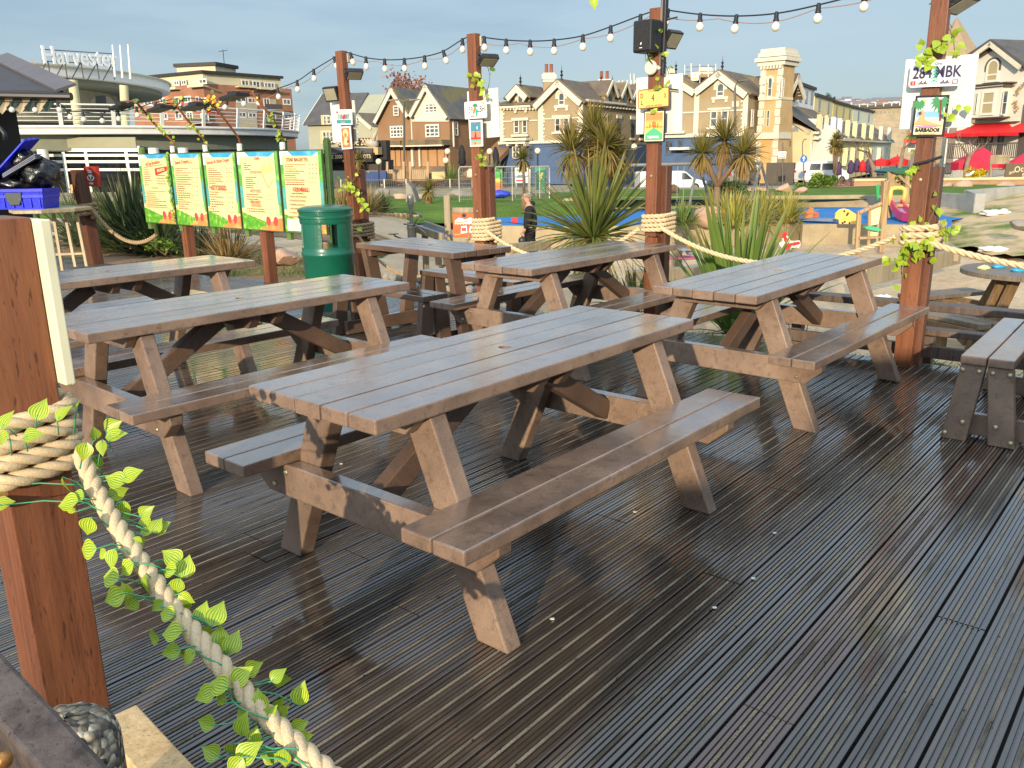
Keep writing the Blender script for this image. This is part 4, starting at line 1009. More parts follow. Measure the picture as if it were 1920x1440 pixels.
# P5 : beach poster
t,f,w,h = framed(P5,((1717,181),(1776,180),(1770,254),(1711,255)),'poster','beach poster with palms and a sunbather, lettered BARBADOS','poster')
PSKY = plain('poster_sky',lin(196,214,226),.5);PSEA = plain('poster_sea',lin(126,176,206),.5);PSND = plain('poster_sand',lin(240,226,178),.5);PGRN = plain('poster_palm',lin(64,136,84),.5);SKIN = plain('poster_skin',lin(224,160,116),.5);LIL = plain('poster_lilac',lin(178,130,178),.5)
f.rect(.008,w - .008,.008,h - .008,PSND);f.rect(.012,w - .012,h * .46,h - .012,PSKY);f.rect(.012,w - .012,h * .46,h * .62,PSEA);f.rect(.012,w - .012,h * .42,h * .47,plain('poster_foam',lin(226,196,196),.5))
f.oval(w * .27,h * .88,w * .07,w * .07,YEL)
for (cx,cy_,s) in ((.12,.86,.8),(.78,.90,1.25)):
 for k in range(9): a = rad(-200 + 27 * k);f.poly([(w * cx,h * cy_),(w * cx + w * .22 * s * cos(a) * .6 - .012 * sin(a),h * cy_ + w * .22 * s * sin(a) * .6 + .012 * cos(a)),(w * cx + w * .26 * s * cos(a),h * cy_ + w * .26 * s * sin(a) - .02),(w * cx + w * .2 * s * cos(a) * .6 + .012 * sin(a),h * cy_ + w * .2 * s * sin(a) * .6 - .012 * cos(a))],PGRN)
f.line(w * .80,h * .9,w * .86,h * .38,.012,BRN)
f.poly([(w * .06,h * .30),(w * .20,h * .50),(w * .30,h * .58),(w * .38,h * .50),(w * .36,h * .42),(w * .66,h * .32),(w * .95,h * .27),(w * .94,h * .24),(w * .5,h * .26)],SKIN);f.oval(w * .26,h * .60,w * .07,w * .075,SKIN);f.oval(w * .20,h * .58,w * .05,w * .06,BRN,.6);f.poly([(w * .04,h * .26),(w * .4,h * .25),(w * .85,h * .23),(w * .3,h * .20)],LIL)
f.text('BARBADOS',w * .5,h * .145,h * .125,INK,.95,0,.0015);f.text('THE MILLION DAYS',w * .5,h * .06,h * .05,ORG);f.build('print',t)
# P4 : yellow plate, poster
t,f,w,h = framed(P4,((1197,169),(1254,164),(1254,198),(1197,205)),'number_plate','yellow number plate with a large figure 4 on the loudspeaker post','number plate',rnd=.015,frame=plain('plate_rim',lin(120,78,40),.5),rim=.004)
BK = plain('plate_brown',lin(84,46,26),.5)
f.rect(.004,w - .004,.004,h - .004,PYEL);f.text('D',w * .12,h * .66,h * .34,BK,.8,0,.001);f.text('L',w * .12,h * .30,h * .34,BK,.8,0,.001);f.text('4',w * .49,h * .50,h * .58,BK,.7,0,.0);f.text('X',w * .89,h * .56,h * .42,BK,.6)
f.text('19 ILLINOIS 67',w * .53,h * .905,h * .13,BK);f.text('LAND OF LINCOLN',w * .52,h * .10,h * .12,BK);f.build('print',t)
t,f,w,h = framed(P4,((1208,209),(1245,207),(1245,265),(1208,266)),'poster','orange and green poster of a domed building, lettered TAJ MAHAL','poster')
PO = mat('poster_orange',lin(236,140,84),.5,.12,3);PYE = plain('poster_yellow',lin(240,196,100),.5);PGN = plain('poster_green',lin(84,176,128),.5)
f.rect(0.004,w - .004,.004,h - .004,PSND);f.rect(.012,w - .012,.012,h - .012,PYE);f.rect(.012,w - .012,h * .70,h - .012,PO);f.rect(.012,w - .012,h * .62,h * .70,plain('poster_amber',lin(238,170,92),.5))
f.poly([(.012,.012),(w - .012,.012),(w - .012,h * .26),(w * .5,h * .47),(.012,h * .26)],PGN);f.oval(w * .5,h * .58,w * .10,w * .12,ORG);f.rect(w * .38,w * .62,h * .47,h * .55,ORG)
for a in (.30,.70): f.rect(w * a - .006,w * a + .006,h * .46,h * .60,ORG)
for k in range(8): f.rect(w * (.1 + .1 * k + (.0 if k < 3 else .12)) - .004,w * (.1 + .1 * k + (.0 if k < 3 else .12)) + .004,h * .45,h * .51,BRN)
f.text('TAJ MAHAL',w * .5,h * .145,h * .105,WHITE,.85,0,.001);f.build('print',t)
# P3 plate and poster
t,f,w,h = framed(P3,((871,192),(911,190),(911,219),(873,223)),'number_plate','white number plate reading 159 LBH with a pink flamingo','number plate',rnd=.012,frame=ALU)
f.text('159',w * .23,h * .48,h * .56,INK,.66);f.text('LBH',w * .78,h * .52,h * .56,INK,.66);f.oval(w * .47,h * .5,w * .05,h * .3,ORG,-.5);f.oval(w * .50,h * .78,w * .11,h * .12,PGRN);f.oval(w * .56,h * .35,w * .05,h * .2,TEALG);f.rect(w * .84,w * .94,h * .84,h * .97,YEL);f.text('JERSEY EST',w * .45,h * .12,h * .13,INK);f.build('print',t)
t,f,w,h = framed(P3,((881,227),(903,226),(904,273),(882,274)),'poster','sunset poster with a crescent moon over the shore','poster',frame=ALU)
f.rect(.01,w - .01,h * .58,h - .01,plain('poster_dusk',lin(74,134,152),.5));f.rect(.01,w - .01,h * .34,h * .58,plain('poster_rose',lin(226,128,104),.5));f.rect(.01,w - .01,h * .16,h * .25,plain('poster_lagoon',lin(110,178,170),.5));f.rect(.01,w - .01,.01,h * .16,plain('poster_beach',lin(214,158,112),.5));f.rect(.01,w - .01,h * .25,h * .34,RED)
f.oval(w * .66,h * .72,w * .08,h * .06,WHITE);f.oval(w * .72,h * .725,w * .07,h * .05,plain('poster_dusk',lin(74,134,152),.5));f.text('PARIS',w * .48,h * .91,h * .08,ORG);f.poly([(w * .38,h * .3),(w * .48,h * .62),(w * .58,h * .3),(w * .48,h * .36)],BRN);f.rect(w * .40,w * .46,h * .06,h * .15,INK);f.build('print',t)
# P2 plate and poster
t,f,w,h = framed(P2,((629,207),(659,206),(659,233),(631,233)),'number_plate','picture number plate with a pink flamingo among blue figures, on the bin post','number plate',frame=ALU)
f.rect(.008,w - .008,h * .3,h - .008,plain('plate_grey',lin(176,190,180),.5));f.rect(.008,w - .008,.008,h * .3,plain('plate_sea',lin(56,140,130),.5));f.text('110 8407',w * .5,h * .52,h * .42,plain('plate_blue',lin(36,78,116),.5),.78,0,.001);f.oval(w * .52,h * .5,w * .10,h * .15,PINK,.5);f.oval(w * .58,h * .6,w * .05,h * .12,PINK);f.oval(w * .10,h * .86,w * .06,h * .08,RED);f.text('ISLANDS',w * .45,h * .14,h * .13,GREY);f.build('print',t)
t,f,w,h = framed(P2,((639,239),(656,237),(659,278),(641,279)),'poster','narrow orange poster of a long haired figure','poster',frame=ALU)
f.rect(.01,w - .01,.01,h - .01,plain('poster_vermilion',lin(222,116,74),.5));f.oval(w * .5,h * .70,w * .30,h * .20,plain('poster_peach',lin(240,190,140),.5));f.oval(w * .48,h * .62,w * .14,h * .10,ORG);f.poly([(w * .2,h * .2),(w * .35,h * .5),(w * .65,h * .5),(w * .8,h * .22),(w * .5,h * .14)],plain('poster_peach',lin(240,190,140),.5));f.oval(w * .7,h * .32,w * .09,h * .09,BRN);f.build('print',t)
# floodlights
M_LENS = mat('flood_lens',lin(150,144,120),.15,.1,9)
def flood(P,px,pyy,off,facing,label,w=.17,h=.13,d=.045):
 c = onp(px,pyy,P - DD * off,DD);n = V(facing).normalized();X = n.cross(V((0,0,1))).normalized();Y = X.cross(n)
 t = thing('floodlight',label,'floodlight',c,group='floodlights on the posts');mb = MB();mb.obox(c,X * w / 2,Y * h / 2,n * d / 2)
 for k in range(5): mb.obox(c - n * (d / 2 + .008) + X * w * (k - 2) * .17,X * .003,Y * h * .4,n * .008)
 mb.build('housing',M_BLKM,t,bevel=.006)
 mb = MB();mb.obox(c + n * (d / 2 + .001),X * w * .42,Y * h * .40,n * .002);mb.build('lens',M_LENS,t)
 mb = MB();q = V((P.x,P.y,c.z));mb.tube([c + X * w * .54,c + X * w * .54 - n * .07,(c + q) / 2 - n * .02,q],.007,6);mb.tube([c - X * w * .54,c - X * w * .54 - n * .07,(c + q) / 2 - n * .02],.007,6);mb.build('bracket',M_BLKM,t)
flood(P2,622,176,.10,(-.5,-.75,-.30),'black floodlight on the left of the bin post, face to the deck',.19,.15)
flood(P2,664,139,.04,(.25,-.5,-.85),'black floodlight on the right of the bin post, angled down')
flood(P3,915,113,.04,(.25,-.45,-.88),'black floodlight angled down on the plate 159 post')
flood(P4,1260,74,-.05,(.55,-.6,-.55),'black floodlight behind the dark pole on the loudspeaker post',.16,.14)
flood(P5,1800,6,-.04,(.3,-.35,-.9),'grey floodlight at the top of the vine covered post',.22,.16)
for P,px,pyy,lb in ((P2,651,109,'small pale cable box near the top of the bin post'),(P3,900,78,'small cable box near the top of the plate 159 post')):
 mb = MB();c = onp(px,pyy,P,DD) + DN * .015;mb.obox(c,DN * .025,DD * .03,V((0,0,.045)));tag(mb.build('junction_box',mat('grey_box',lin(176,172,160),.5,.1,20),bevel=.005),lb,'cable box')
# loudspeaker, round antenna, dark pole on P4
c = onp(1214,69,P4 - DD * .16,DD);t = thing('loudspeaker','black box loudspeaker hung on the tall post','loudspeaker',c)
X = (DN * .93 + DD * .10 * -1).normalized();N_ = X.cross(V((0,0,1))).normalized();Yv = V((0,0,1))
mb = MB();mb.obox(c,X * .088,N_ * .075,Yv * .118);mb.build('cabinet',M_BLK,t,bevel=.016,seg=3)
mb = MB();mb.obox(c + N_ * .0765 - V((0,0,0)),X * .074,N_ * .003,Yv * .104);mb.build('grille',mat('speaker_grille',lin(40,40,42),.7,.15,30,.8,400),t)
f = Flat(c + N_ * .080,X,Yv);f.oval(.0,-.055,.006,.010,WHITE,-.5);f.rect(-.014,.012,-.088,-.083,WHITE);f.build('badge',t)
mb = MB();mb.tube([c - N_ * .07,c - N_ * .10 + DN * .05,P4 + V((0,0,c.z)) - DD * .05],.014,8);mb.tube([c - Yv * .118,c - Yv * .17 + DN * .02,c - Yv * .20 + DN * .05],.005,6);mb.build('bracket',M_BLKM,t)
c = onp(1220,127,P4 - DD * .12,DD);t = thing('round_antenna','round cream dish unit under the loudspeaker','antenna',c);nrm = (-DD + V((-.2,0,0))).normalized()
mb = MB();mb.lathe([(.050,-.02),(.056,-.01),(.056,.004),(.048,.014),(.001,.018)],c,28,0,nrm);mb.build('dish',mat('cream_plastic',lin(222,216,190),.4,.06,12),t,smooth='auto')
mb = MB();mb.tube([c - nrm * .02,c - nrm * .05 + DN * .05,V((P4.x,P4.y,c.z - .02))],.016,8);mb.build('mount',WHITE,t)
b0,b1 = onp(1241,140,P4 - DD * .055,DD),onp(1249,-60,P4 - DD * .055,DD);t = thing('metal_pole','dark grey metal pole clamped to the loudspeaker post','pole',b0)
mb = MB();mb.beam(b0,b1,.045,.045,up=DD);mb.build('channel',M_BLKM,t,bevel=.004);mb = MB();mb.beam(b0 - DD * .0245 - DN * .008,b1 - DD * .0245 - DN * .008,.012,.004,up=DD);mb.build('strip',plain('pole_strip',lin(150,140,128),.4,.6),t)
for (x0,y0,x1,y1) in ((1250,166,1272,169),(1232,42,1270,32)):
 mb = MB();mb.tube([onp(x0,y0,P4 - DD * .05,DD),onp(x1,y1,P4 - DD * .05,DD)],.006,6);mb.build('rod',M_BLKM,t)
mb = MB();mb.tube([onp(1712,309,P5 - DD * .09,DD),onp(1738,303,P5 - DD * .09,DD),onp(1765,294,P5 - DD * .02,DD)],.010,8);tag(mb.build('black_rod',M_BLKM),'black rod tied across the vine covered post','rod')

# ---------------------------------------------------------------- strings of bulbs
M_CABLE = plain('black_cable',lin(30,30,32),.5);M_CABLE2 = plain('brown_flex',lin(150,120,100),.5)
def m_bulb():
 t = NT('opal_bulb');t.set(Base_Color=lin(226,222,206),Roughness=.16,Transmission_Weight=0.12,IOR=1.45,Coat_Weight=.3);return t.m
M_BULB = m_bulb()
def string(label,pts3,bulbs,second=True,r=.027,cat_='string lights'):
 t = thing('string_lights',label,cat_,pts3[len(pts3) // 2],group='strings of bulbs over the deck')
 sp = []
 for i in range(len(pts3) - 1):   # Catmull-Rom through the measured points
  p0,p1,p2,p3 = pts3[max(i - 1,0)],pts3[i],pts3[i + 1],pts3[min(i + 2,len(pts3) - 1)]
  for k in range(6):
   s = k / 6;sp.append(.5 * ((2 * p1) + (p2 - p0) * s + (2 * p0 - 5 * p1 + 4 * p2 - p3) * s * s + (3 * p1 - p0 - 3 * p2 + p3) * s ** 3))
 sp.append(pts3[-1]);mb = MB();mb.tube(sp,.0055,6);mb.build('cable',M_CABLE,t,smooth=True)
 if second:
  mb = MB();mb.tube([p + V((0,0,-.02 - .035 * abs(sin(i * .21)))) + DD * .01 for i,p in enumerate(sp)],.0035,5);mb.build('flex',M_CABLE2,t,smooth=True)
 for (b,tilt) in bulbs:
  dn = V((tilt,0,-1)).normalized();mb = MB();mb.lathe([(.010,.012),(.016,.0),(.017,-.035),(.021,-.04),(.021,-.05),(.015,-.055)],b,12,0,-dn)
  so = mb.build('socket',M_BLK,t,smooth='auto');mb = MB()
  mb.lathe([(.013,-.052),(.017,-.062),(r * .96,-.078),(r,-.092),(r * .86,-.108),(r * .5,-.118),(.001,-.121)],b,14,0,-dn);mb.build('globe',M_BULB,so,smooth=True)
def span(a,b,px,label,Ya,Yb,second=True,r=.027):
 """px: bulb positions in the picture (where the socket hangs from the cable)"""
 (xa,ya),(xb,yb) = a,b;pts,bl = [at(xa,ya,Ya)],[]
 iv = lambda x: 1 / lerp(1 / Ya,1 / Yb,(x - xa) / (xb - xa))
 for q in px:
  p = at(q[0],q[1],iv(q[0]));pts.append(p);bl.append((p,q[2] if len(q) > 2 else 0))
 pts.append(at(xb,yb,Yb));string(label,pts,bl,second,r)
span((643,96),(891,64),[(657,100,.25),(686,108),(721,112),(758,111),(796,106),(831,96,.3),(867,74)],'string of seven bulbs between the bin post and the plate 159 post',9.4,8.3)
span((893,66),(1240,16),[(908,70),(949,75),(994,77),(1039,75),(1093,67),(1145,50),(1201,29)],'string of bulbs between the plate 159 post and the loudspeaker post',8.3,7.1,True,.029)
span((1246,17),(1765,-70),[(1253,19,-.2),(1313,27),(1381,30,-.1),(1456,25),(1535,9),(1622,-14),(1700,-42)],'string of bulbs from the loudspeaker post to the vine covered post',7.1,5.7,True,.030)
span((470,178),(641,97),[(484,178),(521,166),(557,152),(588,131),(626,108,.3)],'string of bulbs rising from the menu boards to the bin post',10.3,9.4,True,.029)
span((205,205),(478,178),[(221,209),(256,202),(292,192,-.1),(344,184,-.5),(376,186),(427,188,-.5),(456,180),],'string of bulbs draped along the rusty lamp arms',11.3,10.4,False,.031)
span((-40,188),(205,206),[(20,191),(64,192),(107,192,.2),(126,206,.3),(155,210),(190,213)],'string of bulbs under the kiosk awning',10.2,11.3,False,.034)
# ---------------------------------------------------------------- vines on the posts
def post_vine(P,zs,n,label,rad_=.10,extra=(),spread=.05,seed=1,L=(.045,.075),keep=()):
 q = random.Random(seed);t = thing('vine',label,'artificial vine',P + V((0,0,zs[0])),group='artificial vines');lf,st = MB(),MB();pts = []
 turns = (zs[1] - zs[0]) * 1.1
 for i in range(90):
  k = i / 89;a = k * turns * 2 * PI + seed;z = lerp(zs[0],zs[1],k);pts.append(P + DN * cos(a) * rad_ * .85 + DD * sin(a) * rad_ * .85 + V((0,0,z)))
 st.tube(pts,.003,5)
 for i in range(n):
  p = q.choice(pts) + V((q.gauss(0,spread * .5),q.gauss(0,spread * .5),q.gauss(0,spread)))
  if any(a < p.z < b for a,b in keep): p = P + V((0,0,p.z)) + DN * q.choice((-.09,.10)) + DD * .06
  out = (p - P - V((0,0,p.z))).normalized()
  vleaf(lf,p,out * q.uniform(.2,1) + V((q.uniform(-1,1),q.uniform(-1,.3),q.uniform(-1,.5))),out + V((q.uniform(-.6,.6),-1.0,q.uniform(0,.8))),q.uniform(*L),.85,q.random())
 for (px,pyy,cnt,rr) in extra:
  c = onp(px,pyy,P - DD * .12,DD)
  for i in range(cnt):
   p = c + V((q.gauss(0,rr),q.gauss(0,rr * .7),q.gauss(0,rr)));vleaf(lf,p,(q.uniform(-1,1),q.uniform(-1,.2),q.uniform(-1,.6)),(q.uniform(-.6,.6),-1,q.uniform(0,.8)),q.uniform(*L),.85,q.random() * .8)
  st.tube([c + V((0,0,rr)),c,c - V((0,0,rr))],.002,4)
 lf.build('leaves',M_VLEAF,t,smooth=True);st.build('stem',plain('dry_vine_stem',lin(110,96,70),.7),t)
zz = lambda P,y: at(1000,y,P.y).z
post_vine(P5,(.62,2.45),52,'leafy green vine wound up the tall post with the beach poster',.10,((1725,455,26,.05),(1712,465,18,.05),(1735,100,14,.03),(1762,90,9,.04),(1775,440,8,.05),(1692,495,6,.04),(1738,122,6,.02),(1690,525,2,.03),(1668,487,3,.02),(1785,210,4,.03),(1708,318,5,.03)),.04,3,(.04,.066),((zz(P5,262),zz(P5,175)),(zz(P5,168),zz(P5,118))))
post_vine(P4,(1.72,2.50),12,'sparse vine on the post below the loudspeaker',.095,((1236,95,5,.03),(1210,108,4,.03),(1232,160,6,.035),(1228,207,3,.012),(1236,55,4,.03)),.02,5,(.035,.055),((zz(P4,268),zz(P4,150)),))
post_vine(P3,(1.25,2.45),10,'sparse vine on the plate 159 post',.095,((896,145,6,.04),(882,150,3,.03),(905,168,5,.04),(906,300,9,.05)),.03,7,(.04,.062),((zz(P3,276),zz(P3,186)),))
post_vine(P2,(.85,1.35),8,'yellow leaved vine hanging at the back of the bin post',.10,((668,362,10,.06),(655,348,6,.04),(680,382,8,.05),(672,425,3,.03),(648,345,3,.03)),.04,9,(.045,.075))

# ---------------------------------------------------------------- play area beyond the fence
M_CONC = mat('weathered_concrete',lin(158,142,112),.85,.22,2.2,.3,50,fine=.15)
M_CONCG = mat('grey_concrete',lin(156,154,146),.85,.22,2.2,.3,50,fine=.15)
M_BLUEF = mat('blue_rubber_floor',lin(26,112,178),.75,.12,1.5)
ZB_ = -.55
front_px = [(880,422),(930,424),(1050,426),(1200,424),(1249,422),(1359,423),(1412,421),(1470,417),(1505,413),(1508,421),(1600,420),(1712,422),(1757,437),(1781,437)]
back_px = [(1785,413),(1830,405),(1803,400),(1755,392),(1600,388),(1450,389),(1250,390),(1100,391),(1060,397),(925,402),(870,406)]
FP = [atz(x,y,ZB_) for x,y in front_px];BPx = [atz(x,y,ZB_) for x,y in back_px]
mb = MB();n = len(FP) + len(BPx);mb.add([V((p.x,p.y,ZB_)) for p in FP + BPx],[tuple(range(n))]);o = mb.build('play_surface',M_BLUEF,origin=(0,0,0));tag(o,kind='structure')
def poly_wall(name,pts,z0,z1,th,m,label,cat='wall',group=None,cap=None):
 mb = MB();pts = [V((p.x,p.y,0)) for p in pts]
 z1 = z1 if isinstance(z1,(list,tuple)) else [z1] * len(pts)
 for i in range(len(pts) - 1):
  a,b = pts[i],pts[i + 1];d = (b - a).normalized();s = V((-d.y,d.x,0)) * th / 2;e = d * th * .3
  mb.add([a - e - s + V((0,0,z0)),b + e - s + V((0,0,z0)),b + e + s + V((0,0,z0)),a - e + s + V((0,0,z0)),a - e - s + V((0,0,z1[i])),b + e - s + V((0,0,z1[i + 1])),b + e + s + V((0,0,z1[i + 1])),a - e + s + V((0,0,z1[i]))],
       [(0,3,2,1),(4,5,6,7),(0,1,5,4),(2,3,7,6),(1,2,6,5),(3,0,4,7)])
 o = mb.build(name,m,bevel=.01);return tag(o,label,cat,group)
poly_wall('low_wall',FP[:4],-1.4,ZB_ + .02,.22,M_CONC,'low tan concrete wall edging the blue play floor behind the walking man')
poly_wall('planter_wall',FP[3:9],-1.4,ZB_ + .03,.24,M_CONC,'curved tan concrete planter wall with a pink boulder on top')
poly_wall('low_wall',FP[9:13],-1.4,ZB_ + .01,.22,M_CONC,'tan concrete wall below the pink slide')
bw = [atz(x,y,ZB_) for x,y in ((1060,392),(1250,390),(1450,389),(1600,388),(1755,392))]
poly_wall('retaining_wall',bw,-1.2,[-.16,-.14,-.13,-.12,-.10],.3,M_CONC,'long stained concrete retaining wall behind the blue play floor')
bw2 = [atz(x,y,ZB_) for x,y in ((1752,392),(1803,400),(1832,405))] 
poly_wall('retaining_wall',bw2 + [V((14.8,27.5,0)),V((17.5,29.0,0))],-1.2,[.0,.06,.12,.16,.2],.3,M_CONCG,'grey stepped retaining wall at the end of the blue floor')
# grassy slope on the right of the sand
def slope(x,y): return max(gz(x,y),-1.1) + .012 + max(0,min((x - 10.2) * .16,1.05)) * max(0,min((y - 15) * .12,1)) + .03 * sin(2 * x) * cos(1.7 * y)
sheet('grass_slope',10.6,30,16,30,slope,m_turf('worn_turf',lin(74,96,38),lin(108,128,54),lin(136,150,78),.95,lin(206,178,142)),(60,46),lambda x,y: x > 11.0 + wob(x,y) + max(0,(22 - y) * .10))
M_ROCK = mat('pinkish_boulder',lin(178,146,124),.85,.22,2.6,.8,18,fine=.25);M_ROCKG = mat('grey_boulder',lin(140,132,120),.85,.25,2.6,.8,18,fine=.25)
def boulder(c,r,sq,label,m=None,group='boulders on the grass',seed=1,jag=.20):
 mb = MB();q = random.Random(seed);bm = bmesh.new();bmesh.ops.create_icosphere(bm,subdivisions=3,radius=1)
 pl = [(V((q.gauss(0,1),q.gauss(0,1),q.gauss(0,1))).normalized(),q.uniform(.50,.88)) for _ in range(11)]
 for v in bm.verts:
  d = v.co.normalized();k = 1.0
  for nn_,h in pl:
   dt = d.dot(nn_)
   if dt > 1e-3: k = min(k,h / dt)
  v.co = d * k * (1 + q.uniform(-.02,.02))
 vs = [V(c) + V((v.co.x * r * sq[0],v.co.y * r * sq[1],v.co.z * r * sq[2])) for v in bm.verts];fs = [tuple(v.index for v in f.verts) for f in bm.faces];bm.free()
 mb.add(vs,fs);o = mb.build('boulder',m or M_ROCK,smooth='auto');return tag(o,label,'boulder',group)
def boulder_px(x0,x1,y0,y1,Y,label,m=None,seed=1,dy=.8):
 a,b = at(x0,y1,Y),at(x1,y0,Y);w,h = (b.x - a.x) / 2,(b.z - a.z) / 2;return boulder(((a.x + b.x) / 2,Y,a.z + h * .9),1,(w * 1.12,w * dy,h * 1.15),label,m,seed=seed)
for a in ((1300,1358,385,424,23.6,'large pointed pink boulder sitting on the planter wall',M_ROCK,3),(734,764,382,398,33,'pale pink boulder on the lawn behind the hand pump',M_ROCK,4),(797,828,380,394,33,'humped pinkish boulder on the lawn between pump and notice',M_ROCK,5),
      (1455,1487,343,362,37,'pale boulder on the bank left of the round green bush',M_ROCK,6),(1488,1518,350,362,36,'low flat boulder tucked beside the round green bush',M_ROCK,7),(1404,1440,348,362,37,'pale boulder under the swing frame leg on the bank',M_ROCK,8),
      (1752,1790,340,363,38,'tan boulder on the bank just right of the vine post',M_ROCK,9),(1786,1828,337,362,37.5,'slanting tan boulder below the gull',M_ROCK,10),(1860,1905,340,360,38,'tan boulder near the right edge on the bank',M_ROCK,11),
      (1885,1945,411,432,20,'grey boulder half buried in the sandy grass on the right',M_ROCKG,12),(1252,1275,345,366,36,'dark brown rock beside the white van',mat('dark_rock',lin(92,74,58),.9,.25,3,.6),13),(838,884,352,376,37,'big grey blue topped boulder behind the orange notice',M_ROCKG,14),
      (505,560,465,497,13.2,'grey pink boulder in the grass left of the bin',M_ROCK,15),(225,385,428,470,15.5,'long flat brown boulder under the flax',mat('brown_boulder',lin(134,108,90),.9,.22,2.5,.8,18,fine=.25),16),(700,735,352,376,37,'grey rock in the low rockery left of the standing stone',M_ROCKG,17),(736,762,360,380,36,'brownish rock in the low rockery beside the standing stone',M_ROCK,18),(780,806,362,382,36,'tan rock behind the hand pump',M_ROCK,19)):
 boulder_px(*a[:6],m=a[6],seed=a[7])
mb = MB();Y = 34;mb.prism([at(x,y,Y) for x,y in ((760,396),(786,396),(779,372),(772,352),(763,341),(760,346))],(.1,.7,0));tag(mb.build('standing_stone',M_ROCKG,bevel=.08),'tall pointed grey standing stone behind the hand pump','standing stone')
# log palisade
M_LOG = m_postwood('palisade_log',lin(150,112,70),lin(186,146,96),lin(206,170,118))
tp = thing('log_palisade','two tier palisade of upright sawn logs holding up the lawn','palisade',at(740,425,27.5))
def logs(x0,x1,y0a,y0b,y1a,y1b,Ya,Yb,n,tier):
 proto = None
 for k in range(n):
  s = (k + .5) / n;Y = lerp(Ya,Yb,s) - .8 * sin(PI * s);c0,c1 = at(lerp(x0,x1,s),lerp(y1a,y1b,s),Y),at(lerp(x0,x1,s),lerp(y0a,y0b,s),Y);r = (x1 - x0) / n / FPX * Y * .56
  mb = MB();h = c1.z - c0.z + .25 + random.uniform(-.03,.03);mb.lathe([(r,-.25),(r,h - .25 - r * .3),(r * .8,h - .25),(.001,h - .24)],(c0.x,c0.y,c0.z),9);mb.build('log',M_LOG,tp,smooth='auto')
logs(680,772,398,402,418,416,28,29,11,0);logs(772,806,402,406,418,419,29,31,7,0);logs(682,775,418,416,430,424,27.3,28.3,11,1)
# hand pump, trough, tray, notice
M_GALV = mat('galvanised_metal',lin(146,142,128),.42,.18,10,metal=.7)
pY = 12.4;c = at(773,450,pY);zf = lambda y: at(773,y,pY).z
t = thing('hand_pump','grey metal hand pump standing in the sand','water pump',(c.x,c.y,gz(c.x,c.y)))
k_ = pY / FPX
mb = MB();mb.lathe([(.066,gz(c.x,c.y) - .05),(.066,zf(426)),(.05,zf(424))],(c.x,c.y,0),20);mb.build('base_drum',M_GALV,t,smooth='auto')
mb = MB();mb.lathe([(.028,zf(424)),(.028,zf(390)),(.04,zf(389)),(.04,zf(386)),(.05,zf(385)),(.05,zf(368)),(.035,zf(365)),(.001,zf(364))],(c.x,c.y,0),18);mb.lathe([(.055,zf(424)),(.055,zf(421))],(c.x,c.y,0),18);mb.build('column',M_GALV,t,smooth='auto')
mb = MB();mb.tube([V((c.x + .02,c.y,zf(399))),V((c.x + .1,c.y - .02,zf(400))),V((c.x + .15,c.y - .02,zf(404))),V((c.x + .15,c.y - .02,zf(408)))],.016,8);mb.build('spout',M_GALV,t,smooth=True)
mb = MB();mb.tube([at(776,422,pY - .05),at(787,402,pY - .1)],.010,6);mb.tube([at(778,422,pY - .05),at(800,439,pY - .2)],.009,6);mb.tube([at(757,420,pY),at(776,422,pY - .05)],.012,6);mb.build('handle',M_GALV,t,smooth=True)
t = thing('paddle_tray','small steel tray on a bent arm beside the hand pump','play tray',at(738,440,pY - .6))
mb = MB();q = at(738,438.5,pY - .6);mb.lathe([(.005,-.012),(.07,-.006),(.075,.006)],q,20);mb.build('tray',M_GALV,t)
mb = MB();mb.tube([q,at(741,443,pY - .6),at(752,447,pY - .6),at(775,449,pY - .1),V((c.x,c.y,gz(c.x,c.y)))],.012,6);mb.build('arm',M_GALV,t,smooth=True)
M_SLEEP = m_postwood('grey_sleeper',lin(120,106,84),lin(152,136,108),lin(176,160,130))
t = thing('water_trough','sloping timber water trough with a blue lined channel','trough',at(815,435,12.6))
a,b = at(780,422,12.8),at(846,444,12.2);mb = MB();dd = (b - a).normalized();sd = dd.cross(V((0,0,1))).normalized()
for s in (-1,1): mb.beam(a + sd * .15 * s,b + sd * .15 * s,.045,.11)
mb.beam(a - V((0,0,.04)),b - V((0,0,.04)),.27,.03);mb.build('trough_box',M_SLEEP,t,bevel=.004)
mb = MB();mb.beam(a - V((0,0,.012)),b - V((0,0,.012)),.25,.02);mb.build('lining',plain('trough_lining',lin(80,112,150),.3),t)
for s in (.25,.62,.95): mb = MB();q = a.lerp(b,s);mb.beam(V((q.x,q.y,gz(q.x,q.y) - .1)),V((q.x,q.y,q.z - .05)),.07,.07,up=dd);mb.build('leg',M_SLEEP,t)
nY = 11.4;t = thing('play_notice','orange notice with white cloud and photo cards in a rough timber frame','notice board',at(870,440,nY))
c0,c1 = at(850,445,nY),at(896,397,nY);w,h = c1.x - c0.x,c1.z - c0.z
f = Flat((c0.x,nY,c0.z),(1,0,0),(0,0,1));f.slab(0,w,0,h,.02,RED).build('panel',RED,t)
f.rect(0,w,0,h,mat('notice_orange',lin(222,92,40),.45,.2,6));f.poly([(w * (.08 + .84 * k / 15),h * (.50 + .05 * (k % 2))) for k in range(16)] + [(w * .9,h * .68),(w * .7,h * .78),(w * .5,h * .70),(w * .25,h * .78),(w * .08,h * .66)],WHITE)
